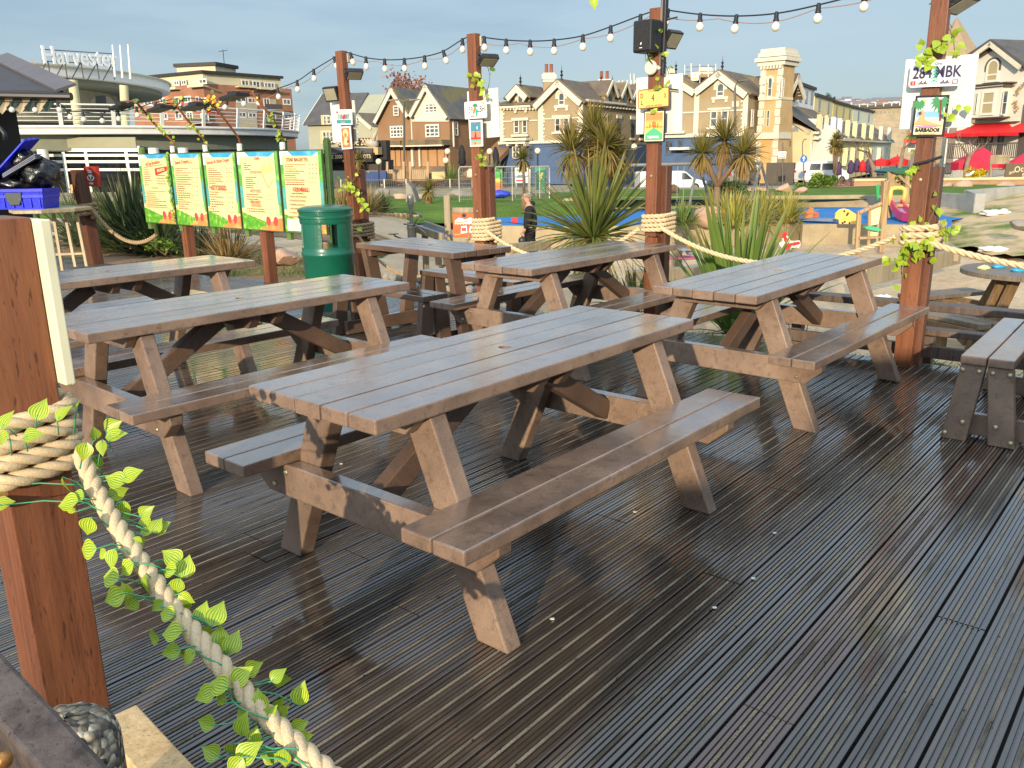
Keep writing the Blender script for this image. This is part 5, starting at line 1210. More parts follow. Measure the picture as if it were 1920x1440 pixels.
f.oval(w * .45,h * .86,w * .09,h * .08,INK);f.poly([(w * .30,h * .14),(w * .56,h * .18),(w * .54,h * .46),(w * .33,h * .44)],WHITE);f.poly([(w * .62,h * .20),(w * .9,h * .12),(w * .95,h * .36),(w * .68,h * .44)],WHITE);f.rect(w * .34,w * .52,h * .24,h * .38,FLIP);f.poly([(w * .68,h * .24),(w * .86,h * .18),(w * .89,h * .32),(w * .72,h * .38)],FLIP);f.line(w * .12,h * .58,w * .6,h * .62,.012,ORG);f.rect(w * .05,w * .28,h * .1,h * .12,YEL);f.build('print',t)
mb = MB();q = at(844,470,nY);mb.beam(V((q.x - .02,nY + .02,gz(q.x,nY) - .2)),V((q.x - .02,nY + .02,at(844,366,nY).z)),.085,.085,up=(0,1,0));mb.build('tall_post',M_SLEEP,t,bevel=.008)
mb = MB()
for yy in (394,450): mb.beam(at(848,yy,nY + .01),at(902,yy,nY + .01),.06,.07)
mb.beam(at(899,470,nY + .01),at(899,392,nY + .01),.06,.06,up=(0,1,0));mb.build('frame',M_SLEEP,t,bevel=.006)
# sand boards, beam at the foot of the man, rope edged kerb
mb = MB();a,b = at(955,466,12.5),at(1028,459,13.2);mb.beam(a,b,.12,.14);tag(mb.build('timber_edging',M_SLEEP,bevel=.01),'grey timber edging board in the sand in front of the walking man','timber edging')
mb = MB();a,b = at(1180,524,10.6),at(1330,512,11.6);mb.beam(a,b,.16,.22);tag(mb.build('timber_edging',M_SLEEP,bevel=.01),'pale sleeper lying in the sand beside the play table','timber edging',)
mb = MB();a,b = atz(1615,520,-.5),atz(1795,480,-.62);mb.beam(a,b,.14,.30);tag(mb.build('timber_edging',M_SLEEP,bevel=.01),'timber sandpit edging behind the vine covered post','timber edging')
mb = MB();a,b = atz(1755,455,-.5),atz(1790,478,-.55);mb.beam(a,b,.16,.26);tag(mb.build('timber_edging',M_SLEEP,bevel=.01),'short grey timber sloping beside the coils on the vine post','timber edging')
tt = thing('log_roll','roll of short log ends edging the sand behind the slatted bench','log edging',at(760,525,10.4))
for k in range(22):
 x = lerp(700,960,k / 21);Y = lerp(10.6,9.6,k / 21);c = at(x,lerp(519,532,k / 21),Y);mb = MB()
 for j in (0,1): mb.lathe([(.052,-.3),(.05,.03),(.03,.045),(.001,.05)],V((c.x + .05 * j,c.y - .13 * j,c.z - .08 * j)),9,0,(.1,-.9,.45))
 mb.build('log',M_ROCKG,tt,smooth='auto')
# sand table with discs and bucket
sY = 16.6;t = thing('sand_table','pink and grey disc sand table with an orange bucket','play table',at(1272,508,sY))
c = at(1271,508,sY);mb = MB();mb.lathe([(.075,c.z - .1),(.075,at(1271,466,sY).z)],(c.x,c.y,0),14);mb.build('post',M_SLEEP,t,smooth='auto')
z = at(1271,483,sY).z;mb = MB();mb.lathe([(.03,z - .03),(.30,z - .012),(.315,z),(.30,z + .012),(.03,z + .02)],(c.x + .06,c.y,0),28);mb.build('pink_disc',mat('faded_pink',lin(206,96,110),.5,.12,6),t,smooth='auto')
z = at(1271,468,sY).z;mb = MB();mb.lathe([(.03,z - .03),(.17,z - .014),(.18,z),(.17,z + .014),(.02,z + .02)],(c.x + .14,c.y,0),24);mb.lathe([(.001,z - .11),(.07,z - .09),(.10,z - .03)],(c.x + .22,c.y - .05,0),18);mb.build('grey_disc',mat('grey_disc',lin(150,160,164),.4,.12,6),t,smooth='auto')
mb = MB();mb.lathe([(.035,z + .02),(.055,z + .095),(.062,z + .10),(.058,z + .105)],(c.x + .20,c.y,0),16);mb.build('bucket',plain('bucket_orange',lin(226,132,50),.45),t,smooth='auto')
mb = MB();q = at(1258,446,18.2);mb.lathe([(.09,gz(q.x,q.y) - .1),(.09,q.z)],(q.x,q.y,0),12);mb.lathe([(.16,q.z),(.17,q.z + .03),(.02,q.z + .04)],(q.x,q.y,0),16);tag(mb.build('play_stool',M_SLEEP,smooth='auto'),'small pale post stool behind the sand table','stool')
# red dog springer
dY = 19.5;t = thing('spring_rider','red and white dog shaped spring rider','spring rider',at(1480,480,dY));S = dY / FPX
def outline(px,Y,th,m,name,parent,bevel=.01):
 mb = MB();mb.prism([at(x,y,Y) for x,y in px],(0,th,0));return mb.build(name,m,parent,bevel=bevel)
RDR = plain('rider_red',lin(200,40,40),.4);RDW = plain('rider_white',lin(214,208,192),.5)
outline([(1463,462),(1461,456),(1468,452),(1466,444),(1477,442),(1484,452),(1500,451),(1502,458),(1497,466),(1492,464),(1482,466),(1470,468)],dY,.05,RDW,'body_panel',t)
outline([(1458,447),(1463,438),(1473,435),(1476,436),(1474,443),(1478,449),(1476,455),(1471,453),(1470,446)],dY - .03,.10,RDR,'head',t)
outline([(1469,464),(1472,459),(1482,456),(1499,453),(1501,457),(1492,460),(1484,461),(1479,468),(1472,468)],dY - .03,.10,RDR,'saddle',t)
mb = MB();q = at(1482,466,dY + .02);mb.tube([V((q.x + .07 * cos(i * .8),q.y + .07 * sin(i * .8),lerp(gz(q.x,q.y),q.z,i / 40))) for i in range(41)],.014,6);mb.build('spring',M_GALV,t,smooth=True)
# yellow disc spring rider, orange rocker
rY = 23.0;t = thing('spring_rider','big yellow disc play panel with black knobs on the blue floor','spring rider',at(1588,421,rY));YP = mat('play_yellow',lin(232,186,96),.5,.08,5)
outline([(1566,410),(1567,400),(1574,393),(1583,391),(1592,393),(1606,402),(1606,420),(1574,420),(1573,412)],rY,.06,YP,'panel',t)
for x,y in ((1583,396),(1590,400),(1588,403),(1580,418),(1584,416),(1593,418)): mb = MB();mb.ball(at(x,y,rY - .01),.03,8);mb.build('knob',INK,t,smooth=True)
outline([(1606,410),(1612,410),(1615,416),(1610,419),(1606,418)],rY + .1,.05,WHITE,'side_disc',t)
t = thing('rocker','orange butterfly shaped rocker on the blue floor','spring rider',at(1520,410,25));OR = mat('play_orange',lin(222,120,72),.5,.1,5)
outline([(1503,396),(1512,398),(1520,389),(1526,391),(1524,408),(1506,409),(1508,402)],25,.08,OR,'wing',t);outline([(1524,400),(1530,396),(1536,400),(1536,408),(1524,408)],25.3,.08,mat('play_brown_orange',lin(176,96,64),.5,.1,5),'wing',t)
mb = MB();mb.beam(at(1500,411,25),at(1575,412,24),.5,.06);mb.build('rocker_board',mat('rocker_grey',lin(120,132,150),.5),t)
# wooden ramp panel with sand scoop
M_PW = m_postwood('play_timber',lin(136,110,78),lin(166,138,100),lin(188,160,120));wY = 21.4
t = thing('sand_hoist','timber sand play frame with cream panel and green scoop','play frame',at(1630,464,wY))
for (x0,y0,x1,y1,w_) in ((1607,466,1611,395,.10),(1653,462,1661,340,.13),(1629,452,1631,385,.07)):
 mb = MB();mb.beam(at(x0,y0,wY) - V((0,0,.15)),at(x1,y1,wY),w_,w_,up=(0,1,0));mb.build('post',M_PW,t,bevel=.01)
mb = MB();mb.tube([at(1611,399,wY - .05),at(1662,378,wY + .05)],.055,10);mb.build('handrail',M_PW,t,smooth='auto')
outline([(1630,395),(1653,387),(1648,420),(1630,424)],wY + .03,.03,plain('cream_play_panel',lin(236,216,160),.5),'panel',t)
outline([(1622,427),(1630,424),(1645,426),(1653,430),(1652,434),(1640,433),(1625,430)],wY - .15,.22,plain('scoop_green',lin(70,168,124),.45),'scoop',t)
outline([(1629,434),(1646,434),(1645,445),(1629,445)],wY + .03,.04,plain('cream_play_panel',lin(236,216,160),.5),'lower_panel',t)
mb = MB();mb.beam(at(1608,446,wY),at(1648,444,wY),.25,.05);mb.build('step',M_PW,t)
# play tower and slide
tY = 25.5;t = thing('play_tower','timber play tower with yellow arch and green roof piece behind the slide','play tower',at(1685,410,tY))
for (x0,y0,x1,y1) in ((1656,402,1657,338),(1668,402,1668,322),(1700,405,1700,330),(1712,400,1713,345)):
 mb = MB();mb.beam(at(x0,y0,tY) - V((0,0,.1)),at(x1,y1,tY),.12,.12,up=(0,1,0));mb.build('post',M_PW,t,bevel=.01)
for pts in ([(1654,352),(1680,320),(1684,324),(1661,354)],[(1680,320),(1712,350),(1710,356),(1680,327)]): outline(pts,tY - .1,.06,M_PW,'roof_rafter',t)
outline([(1656,342),(1676,330),(1680,350),(1662,352)],tY + .1,.05,M_PW,'gable_board',t)
outline([(1673,322),(1700,315),(1708,320),(1697,326),(1682,326)],tY - .3,1.4,plain('roof_green',lin(36,90,62),.5),'roof_sheet',t)
outline([(1643,348),(1650,345),(1649,368),(1646,378),(1644,368)],tY - .2,.05,plain('panel_green',lin(46,150,84),.5),'side_panel',t)
mb = MB();px = [(1668,385),(1670,360),(1672,354),(1680,352),(1690,352),(1696,355),(1697,362),(1692,380)];mb.tube([at(x,y,tY - .25) for x,y in px],.065,8);mb.build('arch',YP,t,smooth=True)
mb = MB();mb.beam(at(1664,383,tY),at(1716,383,tY),1.2,.08);mb.build('platform',M_PW,t)
for k in range(6): mb = MB();x = 1702 + 2.6 * k;mb.beam(at(x,382,tY),at(x,364,tY),.06,.04,up=(0,1,0));mb.build('baluster',M_PW,t)
mb = MB();mb.tube([at(1662,384,tY - .2),at(1665,345,tY - .2),at(1661,333,tY - .2)],.03,8);mb.build('steel_rail',M_GALV,t,smooth=True)
t = thing('slide','small slide with pink sides and a pale lilac bed','slide',at(1700,410,tY - 1.5));PK = mat('slide_pink',lin(204,54,96),.35,.08,4,coat=.2)
A = [(1671,382,tY - .3),(1678,394,tY - .7),(1686,403,tY - 1.1),(1695,407,tY - 1.5),(1709,408,tY - 1.9)];B2 = [(1689,381,tY - .3),(1696,391,tY - .7),(1704,398,tY - 1.1),(1711,401,tY - 1.5),(1722,402,tY - 1.9)]
for nm,L_ in (('side',A),('side',B2)):
 mb = MB()
 for i in range(len(L_) - 1): mb.beam(at(*L_[i]),at(*L_[i + 1]),.06,.24)
 mb.build(nm,PK,t,bevel=.01)
mb = MB()
for i in range(len(A) - 1): p = [at(*A[i]),at(*B2[i]),at(*B2[i + 1]),at(*A[i + 1])];mb.add([q - V((0,0,.04)) for q in p],[(0,1,2,3)])
mb.build('bed',mat('slide_bed',lin(150,156,200),.3,.08,4),t,smooth=True)
# swing frame
sw = thing('swing_frame','grey metal swing frame seen between the cordylines','swing',at(1310,390,26.5));wY = 26.5
M_SWG = mat('swing_metal',lin(132,128,116),.5,.15,8,metal=.3)
mb = MB();mb.tube([at(1180,310,wY),at(1308,307,wY),at(1428,306,wY + .5)],.05,10);mb.build('top_bar',M_SWG,sw,smooth='auto')
for (x0,y0,x1,y1,dy) in ((1308,305,1292,389,-.9),(1308,305,1336,391,.9),(1427,305,1406,378,-.9),(1427,305,1448,385,.9)):
 mb = MB();mb.tube([at(x0,y0,wY),at(x1,y1,wY + dy)],.042,8);mb.build('leg',M_SWG,sw,smooth='auto')
for x in (1269,1281): mb = MB();mb.tube([at(x + 2,309,wY),at(x,380,wY)],.010,5);mb.build('chain',M_SWG,sw)
mb = MB();mb.beam(at(1267,385,wY),at(1283,385,wY),.25,.05);mb.tube([at(1267,385,wY - .1),at(1268,378,wY - .1),at(1282,378,wY - .1),at(1283,385,wY - .1)],.03,6);mb.build('seat',M_BLK,sw)
# round sand-level picnic table on the right
M_OLD = m_postwood('old_silver_timber',lin(84,76,66),lin(112,100,86),lin(138,124,106));M_OLDB = m_postwood('old_brown_timber',lin(92,72,50),lin(124,98,68),lin(146,118,84))
oc = V((4.95,7.95,0));og = gz(oc.x,oc.y);oz = at(1790,508,7.95).z
t = thing('round_table','weathered round timber picnic table on the sand with blue plastic toys on it','picnic table',(oc.x,oc.y,og))
mb = MB();R_ = .60
for k in range(9):
 y0 = -R_ + 2 * R_ * k / 9 + .004;y1 = -R_ + 2 * R_ * (k + 1) / 9 - .004;f_ = lambda y: math.sqrt(max(R_ * R_ - y * y,.0));ym = (y0 + y1) / 2
 mb.prism([oc + V((-f_(y0),y0,oz - .045)),oc + V((-f_(ym),ym,oz - .045)),oc + V((-f_(y1),y1,oz - .045)),oc + V((f_(y1),y1,oz - .045)),oc + V((f_(ym),ym,oz - .045)),oc + V((f_(y0),y0,oz - .045))],(0,0,.045))
mb.build('table_top',M_OLD,t,bevel=.004)
for a in (20,110,200,290):
 for s in (-1,1):
  d = V((cos(rad(a)),sin(rad(a)),0));e = V((-d.y,d.x,0));mb = MB();mb.beam(oc + d * .25 + e * .06 * s + V((0,0,oz - .05)),oc + d * .62 + e * .06 * s + V((0,0,og)),.045,.10,up=d);mb.build('leg',M_OLDB,t,bevel=.004)
 d = V((cos(rad(a)),sin(rad(a)),0));e = V((-d.y,d.x,0));c = oc + d * .98;bz = og + .45
 mb = MB()
 for k in (-.075,.075): mb.obox(c + d * k + V((0,0,bz)),e * .48,d * .065,V((0,0,.022)))
 mb.build('bench',M_OLD,t,bevel=.004)
 for s in (-1,1):
  mb = MB();mb.beam(c - d * .6 + e * .12 * s + V((0,0,bz - .075)),c + d * .12 + e * .12 * s + V((0,0,bz - .075)),.045,.10);mb.build('bearer',M_OLDB,t,bevel=.004)
 mb = MB();mb.beam(c + d * .05 + V((0,0,og - .1)),c + d * .05 + V((0,0,bz - .02)),.10,.06,up=d);mb.obox(c + d * .15 + V((0,0,bz - .075)),e * .44,d * .014,V((0,0,.05)));mb.build('bench_leg',M_OLDB,t,bevel=.004)
for (x,y,m,lb) in ((1845,502,plain('toy_cream',lin(226,220,150),.5),'pale yellow plastic scrap on the round table'),(1872,500,plain('toy_blue',lin(40,160,220),.4),'bright blue plastic toy on the round table, beside the yellow scrap'),(1908,507,plain('toy_blue',lin(40,160,220),.4),'bright blue plastic toy nearest the edge of the photo on the round table')):
 q = atz(x,y,oz + .012);mb = MB();crumple(mb,q,.045,(1.3,.8,.5),12,.5,int(x));tag(mb.build('plastic_toy',m,smooth=True),lb,'toy','plastic bits on the round table')
for (x,y,w_,lb) in ((1865,422,.42,'white plastic sheet lying on the grass by the grey boulder'),(1862,463,.30,'scrap of white litter on the sand right of the vine post'),(1658,532,.14,'flat white scrap on the sand left of the vine post')):
 q = atz(x,y,gz(6,12) + .05 if y > 450 else -.75);q = V((q.x,q.y,max(gz(q.x,q.y),slope(q.x,q.y) if q.x > 10 else -9) + .03));mb = MB();crumple(mb,q,w_,(1,.7,.22),16,.5,int(y));tag(mb.build('litter_scrap',plain('litter_white',lin(226,222,214),.6),smooth=True),lb,'litter','white litter on the sand')

# ---------------------------------------------------------------- the walking man
def skin_obj(name,verts,edges,radii,m,parent,sub=2,root=0):
 me = bpy.data.meshes.new(name);off = parent.location if parent.type == 'EMPTY' else V((0,0,0));me.from_pydata([tuple(V(v)) for v in verts],edges,[]);me.materials.append(m)
 o = link(bpy.data.objects.new(name,me));o.parent = parent;o.location = -off
 md = o.modifiers.new('skin','SKIN');md.use_smooth_shade = True;md.branch_smoothing = .6
 for i,r in enumerate(radii): me.skin_vertices[0].data[i].radius = r if isinstance(r,tuple) else (r,r)
 me.skin_vertices[0].data[root].use_root = True
 sb = o.modifiers.new('sub','SUBSURF');sb.levels = sub;sb.render_levels = sub
 dg = bpy.context.evaluated_depsgraph_get();me2 = bpy.data.meshes.new_from_object(o.evaluated_get(dg));o.modifiers.clear();o.data = me2;me2.materials.clear();me2.materials.append(m)
 me2.polygons.foreach_set('use_smooth',[True] * len(me2.polygons));return o
mY = 19.6;mc = at(990,400,mY);mg = -1.10
hd = at(984,366,mY)
t = thing('person','man in black hooded top and black trousers walking across the sand','person',(mc.x,mY,mg));MX = mc.x + .04
M_SKIN = mat('skin_tone',lin(206,150,122),.55,.06,20);M_HOOD = mat('black_cloth',lin(22,22,25),.9,.15,12,.4,60);M_TROU = mat('black_trouser_cloth',lin(18,18,20),.9,.15,12,.4,60);M_HAIR = mat('grey_hair',lin(132,120,112),.85,.2,40,.6,200)
P = lambda x,y,z: (MX + x,mY + y,mg + z)
# facing left (-x) and a little away; hips 0.9, shoulders 1.42
bv = [P(0,0,.93),P(.01,0,1.10),P(.015,0,1.28),P(.0,0,1.43),P(-.035,-.01,1.50),P(-.06,-.02,1.56),P(-.075,-.02,1.64),P(-.06,-.02,1.71),
     P(-.01,-.20,1.40),P(-.03,-.24,1.13),P(-.13,-.25,.90),P(-.165,-.25,.82),P(-.01,.20,1.40),P(.02,.24,1.13),P(-.06,.25,.90),P(-.09,.25,.82),
     P(.0,-.09,.88),P(-.05,-.10,.49),P(.01,-.10,.09),P(-.12,-.10,.035),P(.0,.09,.88),P(.08,.10,.49),P(.20,.10,.11),P(.08,.10,.035)]
be = [(0,1),(1,2),(2,3),(3,4),(4,5),(5,6),(6,7),(3,8),(8,9),(9,10),(10,11),(3,12),(12,13),(13,14),(14,15),(0,16),(16,17),(17,18),(18,19),(0,20),(20,21),(21,22),(22,23)]
br_ = [(.12,.15),(.12,.14),(.13,.16),(.10,.13),.056,(.075,.07),(.098,.080),(.085,.07),.062,.048,.036,.026,.062,.048,.036,.026,.085,.06,.045,.035,.085,.06,.045,.035]
skin_obj('body',bv,be,br_,M_SKIN,t)
bn = random.Random(2)
for sgn,hx,hz in ((-1,-.165,.82),(1,-.09,.82)):     # fingers curl down from each palm
 y0 = sgn * .25
 for k in range(4):
  o_ = (k - 1.5) * .018;L = (.065,.078,.074,.058)[k]
  skin_obj('finger',[P(hx - .005 + o_,y0,hz - .01),P(hx - .012 + o_,y0,hz - .01 - L * .5),P(hx - .004 + o_,y0 - sgn * .012,hz - .01 - L)],[(0,1),(1,2)],[.0095,.009,.0075],M_SKIN,t,1)
 skin_obj('thumb',[P(hx - .02,y0,hz + .03),P(hx - .05,y0,hz + .005),P(hx - .055,y0,hz - .03)],[(0,1),(1,2)],[.012,.010,.008],M_SKIN,t,1)
mb = MB();q = V(P(-.163,-.02,1.615));mb.add([q + V((0,-.016,-.02)),q + V((0,.016,-.02)),q + V((-.032,0,-.018)),q + V((.005,0,.035))],[(0,2,3),(2,1,3),(0,1,2)]);mb.build('nose',M_SKIN,t,smooth=True)
mb = MB()
mb.ball(P(-.05,-.104,1.63),.03,10,sq=(.8,.35,1.1));mb.build('ear',M_SKIN,t,smooth=True)
mb = MB();mb.ball(P(-.05,.066,1.63),.03,10,sq=(.8,.35,1.1));mb.build('ear',M_SKIN,t,smooth=True)
for s in (-1,1): mb = MB();mb.ball(P(-.150,-.02 + s * .032,1.648),.011,8);mb.build('eye',INK,t,smooth=True)
mb = MB();mb.ball(P(-.148,-.02,1.575),.018,8,sq=(.5,1.3,.35));mb.build('mouth',plain('lip',lin(160,96,86),.6),t,smooth=True)
# cropped hair round the back and sides, bald crown
mb = MB();cc = V(P(-.045,-.02,1.655))
n = 18;vs = [];fs = []
for i in range(6):
 for k in range(n + 1):
  a = rad(lerp(-125,125,k / n));th = rad(lerp(72,108,i / 5));vs.append(cc + V((.112 * sin(th) * cos(a),.098 * sin(th) * sin(a),.105 * cos(th))))
for i in range(5):
 for k in range(n): a = i * (n + 1) + k;fs.append((a,a + 1,a + n + 2,a + n + 1))
mb.add(vs,fs);ho = mb.build('hair',M_HAIR,t,smooth=True);md = ho.modifiers.new('th','SOLIDIFY');md.thickness = .012
hv = [P(.01,0,.84),P(.012,0,1.10),P(.02,0,1.28),P(.0,0,1.44),P(-.01,-.20,1.41),P(-.03,-.245,1.13),P(-.12,-.255,.91),P(-.01,.20,1.41),P(.02,.245,1.13),P(-.055,.255,.91)]
skin_obj('hooded_top',hv,[(0,1),(1,2),(2,3),(3,4),(4,5),(5,6),(3,7),(7,8),(8,9)],[(.15,.185),(.145,.175),(.155,.185),(.115,.15),.085,.07,.055,.085,.07,.055],M_HOOD,t)
skin_obj('hood',[P(.06,-.10,1.47),P(.085,0,1.50),P(.06,.10,1.47)],[(0,1),(1,2)],[.055,.07,.055],M_HOOD,t,root=1)
tv = [P(0,0,.93),P(.0,-.09,.84),P(-.05,-.10,.49),P(.01,-.10,.10),P(.0,.09,.84),P(.08,.10,.49),P(.195,.10,.12)]
skin_obj('trousers',tv,[(0,1),(1,2),(2,3),(0,4),(4,5),(5,6)],[(.13,.16),.108,.085,.072,.108,.085,.072],M_TROU,t)
for (x,y) in ((-.06,-.10),(.13,.10)): mb = MB();mb.ball(P(x,y,.045),.06,12,sq=(2.3,.8,.75));mb.build('shoe',M_BLK,t,smooth=True)
# something small and red held out, dark bag in the hand
mb = MB();q = at(965,413,mY - .3);mb.obox(q,(.075,0,0),(0,.04,0),(0,0,.065));tag(mb.build('red_box',plain('box_red',lin(190,34,62),.5),bevel=.01),'small red block on the blue floor beside the man','play block')
mb = MB();q = V(P(-.18,-.25,.66));crumple(mb,q,.085,(1.1,.5,1.1),14,.2,4);mb.tube([q + V((-.03,0,.06)),q + V((.0,0,.14)),q + V((.03,0,.06))],.008,5);tag(mb.build('hand_bag',M_BLK,smooth=True),'small black bag hanging from the man\'s hand','bag')

# ---------------------------------------------------------------- sword leaved plants, bushes, trees
def m_blade(name,a,b,c,tip):
 t = NT(name);uv = t.node('TexCoord').outputs['UV'];sx = t.node('SeparateXYZ');t.lk(uv,sx.inputs[0]);tn = t.attr('tone')
 col = t.ramp(tn,[(0.0,a),(0.45,b),(0.8,c),(1.0,tip)])
 col = t.mix(t.ramp(sx.outputs[1],[(0.72,(0,) * 3),(1.0,(.75,) * 3)]),col,tip)
 st = t.noise(uv,7,2,.5,(9,.4,1));col = t.mix(.35,col,t.ramp(st,[(.35,sc(a,.6)),(.65,sc(c,1.25))]))
 t.set(Base_Color=col,Roughness=.45,Specular_IOR_Level=.4)
 tr = t.node('BsdfTranslucent');t.lk(col,tr.inputs['Color']);ms = t.node('MixShader');ms.inputs[0].default_value = .22
 out = t.n['Material Output'];t.lk(t.b.outputs[0],ms.inputs[1]);t.lk(tr.outputs[0],ms.inputs[2]);t.lk(ms.outputs[0],out.inputs['Surface']);return t.m
M_YUC = m_blade('yucca_blade',lin(58,76,34),lin(88,108,46),lin(140,140,72),lin(150,100,58))
M_FLAX = m_blade('flax_blade',lin(42,60,38),lin(66,86,48),lin(104,114,76),lin(120,104,66))
M_FLAXB = m_blade('broad_flax_blade',lin(70,98,40),lin(96,130,54),lin(146,162,84),lin(150,120,74))
M_VARI = m_blade('variegated_blade',lin(86,104,46),lin(140,146,62),lin(196,180,92),lin(190,150,84))
M_DRY = m_blade('dry_blade',lin(110,92,54),lin(146,122,76),lin(176,150,98),lin(150,108,66))
M_CORD = m_blade('cordyline_blade',lin(62,74,32),lin(104,104,44),lin(158,136,72),lin(146,100,60))
def blade(mb,base,d,L,w,droop,tone,n=6,fold=.35,twist=0):
 """one strap leaf: leaves the base along d and bends down under its weight"""
 d = V(d).normalized();side = d.cross(V((0,0,1)))
 side = side.normalized() if side.length > 1e-3 else V((1,0,0));up = side.cross(d).normalized()
 side = (side * cos(twist) + up * sin(twist)).normalized()
 p = V(base);vs,fs,uvs = [],[],[];h = V((d.x,d.y,0));
 for i in range(n + 1):
  s = i / n;ww = w * (.55 + .9 * s if s < .4 else (1 - (s - .4) / .6) ** .7 * .92) * .5 + .0004
  nn = side.cross(d).normalized()
  vs += [p - side * ww + nn * ww * fold,p,p + side * ww + nn * ww * fold];uvs += [(0,s),(.5,s),(1,s)]
  d = (d + V((0,0,-droop / n * (1 + 1.5 * s)))).normalized();p = p + d * L / n
 for i in range(n):
  a = i * 3;fs += [(a,a + 1,a + 4,a + 3),(a + 1,a + 2,a + 5,a + 4)]
 mb.add(vs,fs,0,tone,uvs)
def rosette(mb,c,n,L,w,el=(-20,88),droop=.5,tone=(0,.8),q=random,bias=None,spread=0.0):
 for i in range(n):
  az = q.uniform(0,2 * PI);e = rad(el[0] + (el[1] - el[0]) * q.random() ** .8);l = L * q.uniform(.72,1.12)
  d = V((cos(az) * cos(e),sin(az) * cos(e),sin(e)))
  if bias: d = (d + V(bias) * q.random()).normalized()
  b = V(c) + V((cos(az),sin(az),0)) * q.uniform(0,spread)
  blade(mb,b,d,l,w * q.uniform(.7,1.2),droop * q.uniform(.5,1.6) * (1.3 - sin(e)),q.uniform(*tone),6,.4,q.uniform(-.5,.5))
M_TRUNK = mat('fibrous_trunk',lin(120,98,74),.9,.25,5,.7,30,stretch=(1,1,.3),fine=.3)
def plant_thing(name,label,cat,base,trunk,heads,group=None,m=M_CORD,seed=1):
 """trunk: list of (points, radii); heads: list of rosette arguments"""
 q = random.Random(seed);t = thing(name,label,cat,base,group=group)
 if trunk:
  mb = MB();[mb.tube(p,r,9) for p,r in trunk];mb.build('trunk',M_TRUNK,t,smooth=True)
 mb = MB();[rosette(mb,q=q,**h) for h in heads];mb.build('leaves',m,t,smooth=True);return t
# the big yucca behind the tables
yY = 9.35;yb = at(1068,580,yY - .35);yc = at(1112,447,yY)
plant_thing('yucca','big spiky yucca with rust streaked sword leaves, right of the walking man','yucca',(yc.x,yc.y,-.4),
 [([V((yb.x + .02,yY,-.5)),V(((yb.x + yc.x) / 2,yY,0)),yc - V((0,0,.02))],[.07,.065,.06])],
 [dict(c=yc,n=130,L=1.0,w=.046,el=(15,88),droop=.16,tone=(0,.85),spread=.05),dict(c=yc,n=70,L=.80,w=.038,el=(-25,25),droop=.35,tone=(.4,1.0),spread=.05),
     dict(c=yc - V((0,0,.10)),n=44,L=.55,w=.03,el=(-75,-20),droop=.5,tone=(.75,1.0),spread=.05)],None,M_YUC,4)
c2 = V((yc.x + .45,yY - .25,-.05));plant_thing('yucca','low rosette of green sword leaves below the table under the loudspeaker post','yucca',(c2.x,c2.y,-.35),None,[dict(c=c2 + V((0,0,-.2)),n=46,L=.62,w=.035,el=(10,85),droop=.5,tone=(0,.7),spread=.05)],None,M_YUC,14)
# cordyline heads behind it
def cordyline(label,base,heads,Y,seed,n=120,w=.035,fork=None):
 q = random.Random(seed);b = V(base);tr,hs = [],[]
 for (x,y,r,dy) in heads:
  c = at(x,y,Y + dy);R_ = r / FPX * Y * 1.12
  f = V(fork) if fork else b.lerp(V((c.x,c.y,c.z)),.35);tr.append(([f,f.lerp(c,.5) + V((0,0,.05)),c],[.085,.075,.06] if R_ > .5 else [.05,.045,.04]))
  hs += [dict(c=c,n=n,L=R_ * 1.08,w=w,el=(-8,88),droop=.25,tone=(0,.7),spread=.04),dict(c=c - V((0,0,.05)),n=n // 2,L=R_ * 1.05,w=w,el=(-60,-5),droop=.35,tone=(.45,1),spread=.04),dict(c=c - V((0,0,.12)),n=n // 3,L=R_ * .9,w=w,el=(-88,-55),droop=.3,tone=(.85,1),spread=.06)]
 tr.insert(0,([b,V(fork) if fork else b.lerp(at(heads[0][0],heads[0][1],Y),.35)],[.12,.09] if Y > 18 else [.08,.06]));return plant_thing('cordyline',label,'cordyline',b,tr,hs,'cordyline trees',M_CORD,seed)
cb = at(1120,440,13.5);cordyline('cordyline with four spiky heads rising behind the big yucca',(cb.x,13.5,gz(cb.x,13.5)),[(1113,250,50,.2),(1072,282,48,-.2),(1136,274,46,-.3),(1156,292,38,.1)],13.5,21,130,.035)
cb = at(1344,395,24.5);ff = at(1345,350,24.5);cordyline('branched cordyline with three heads standing in the planter',(cb.x,24.5,-.6),[(1316,288,36,0),(1360,264,46,.4),(1394,289,42,-.4)],24.5,22,120,.05,(ff.x,24.5,ff.z))
cb = at(983,352,29);cordyline('small cordyline behind the mesh fence panels',(cb.x,29,-.4),[(981,298,22,0)],29,23,110,.05)
cb = at(1566,330,62);cordyline('palm like cordyline in front of the pastel terrace',(cb.x,62,-1.1),[(1568,262,14,0),(1563,274,12,-.5),(1572,278,13,.4)],62,24,90,.10)
cb = at(803,375,33);cordyline('small cordyline on the lawn behind the hand pump',(cb.x,33,-.4),[(803,356,20,0)],33,25,80,.05)
cb = at(672,335,60);cordyline('cordyline in front of the casino sign',(cb.x,60,-.8),[(672,300,16,0)],60,26,80,.08)
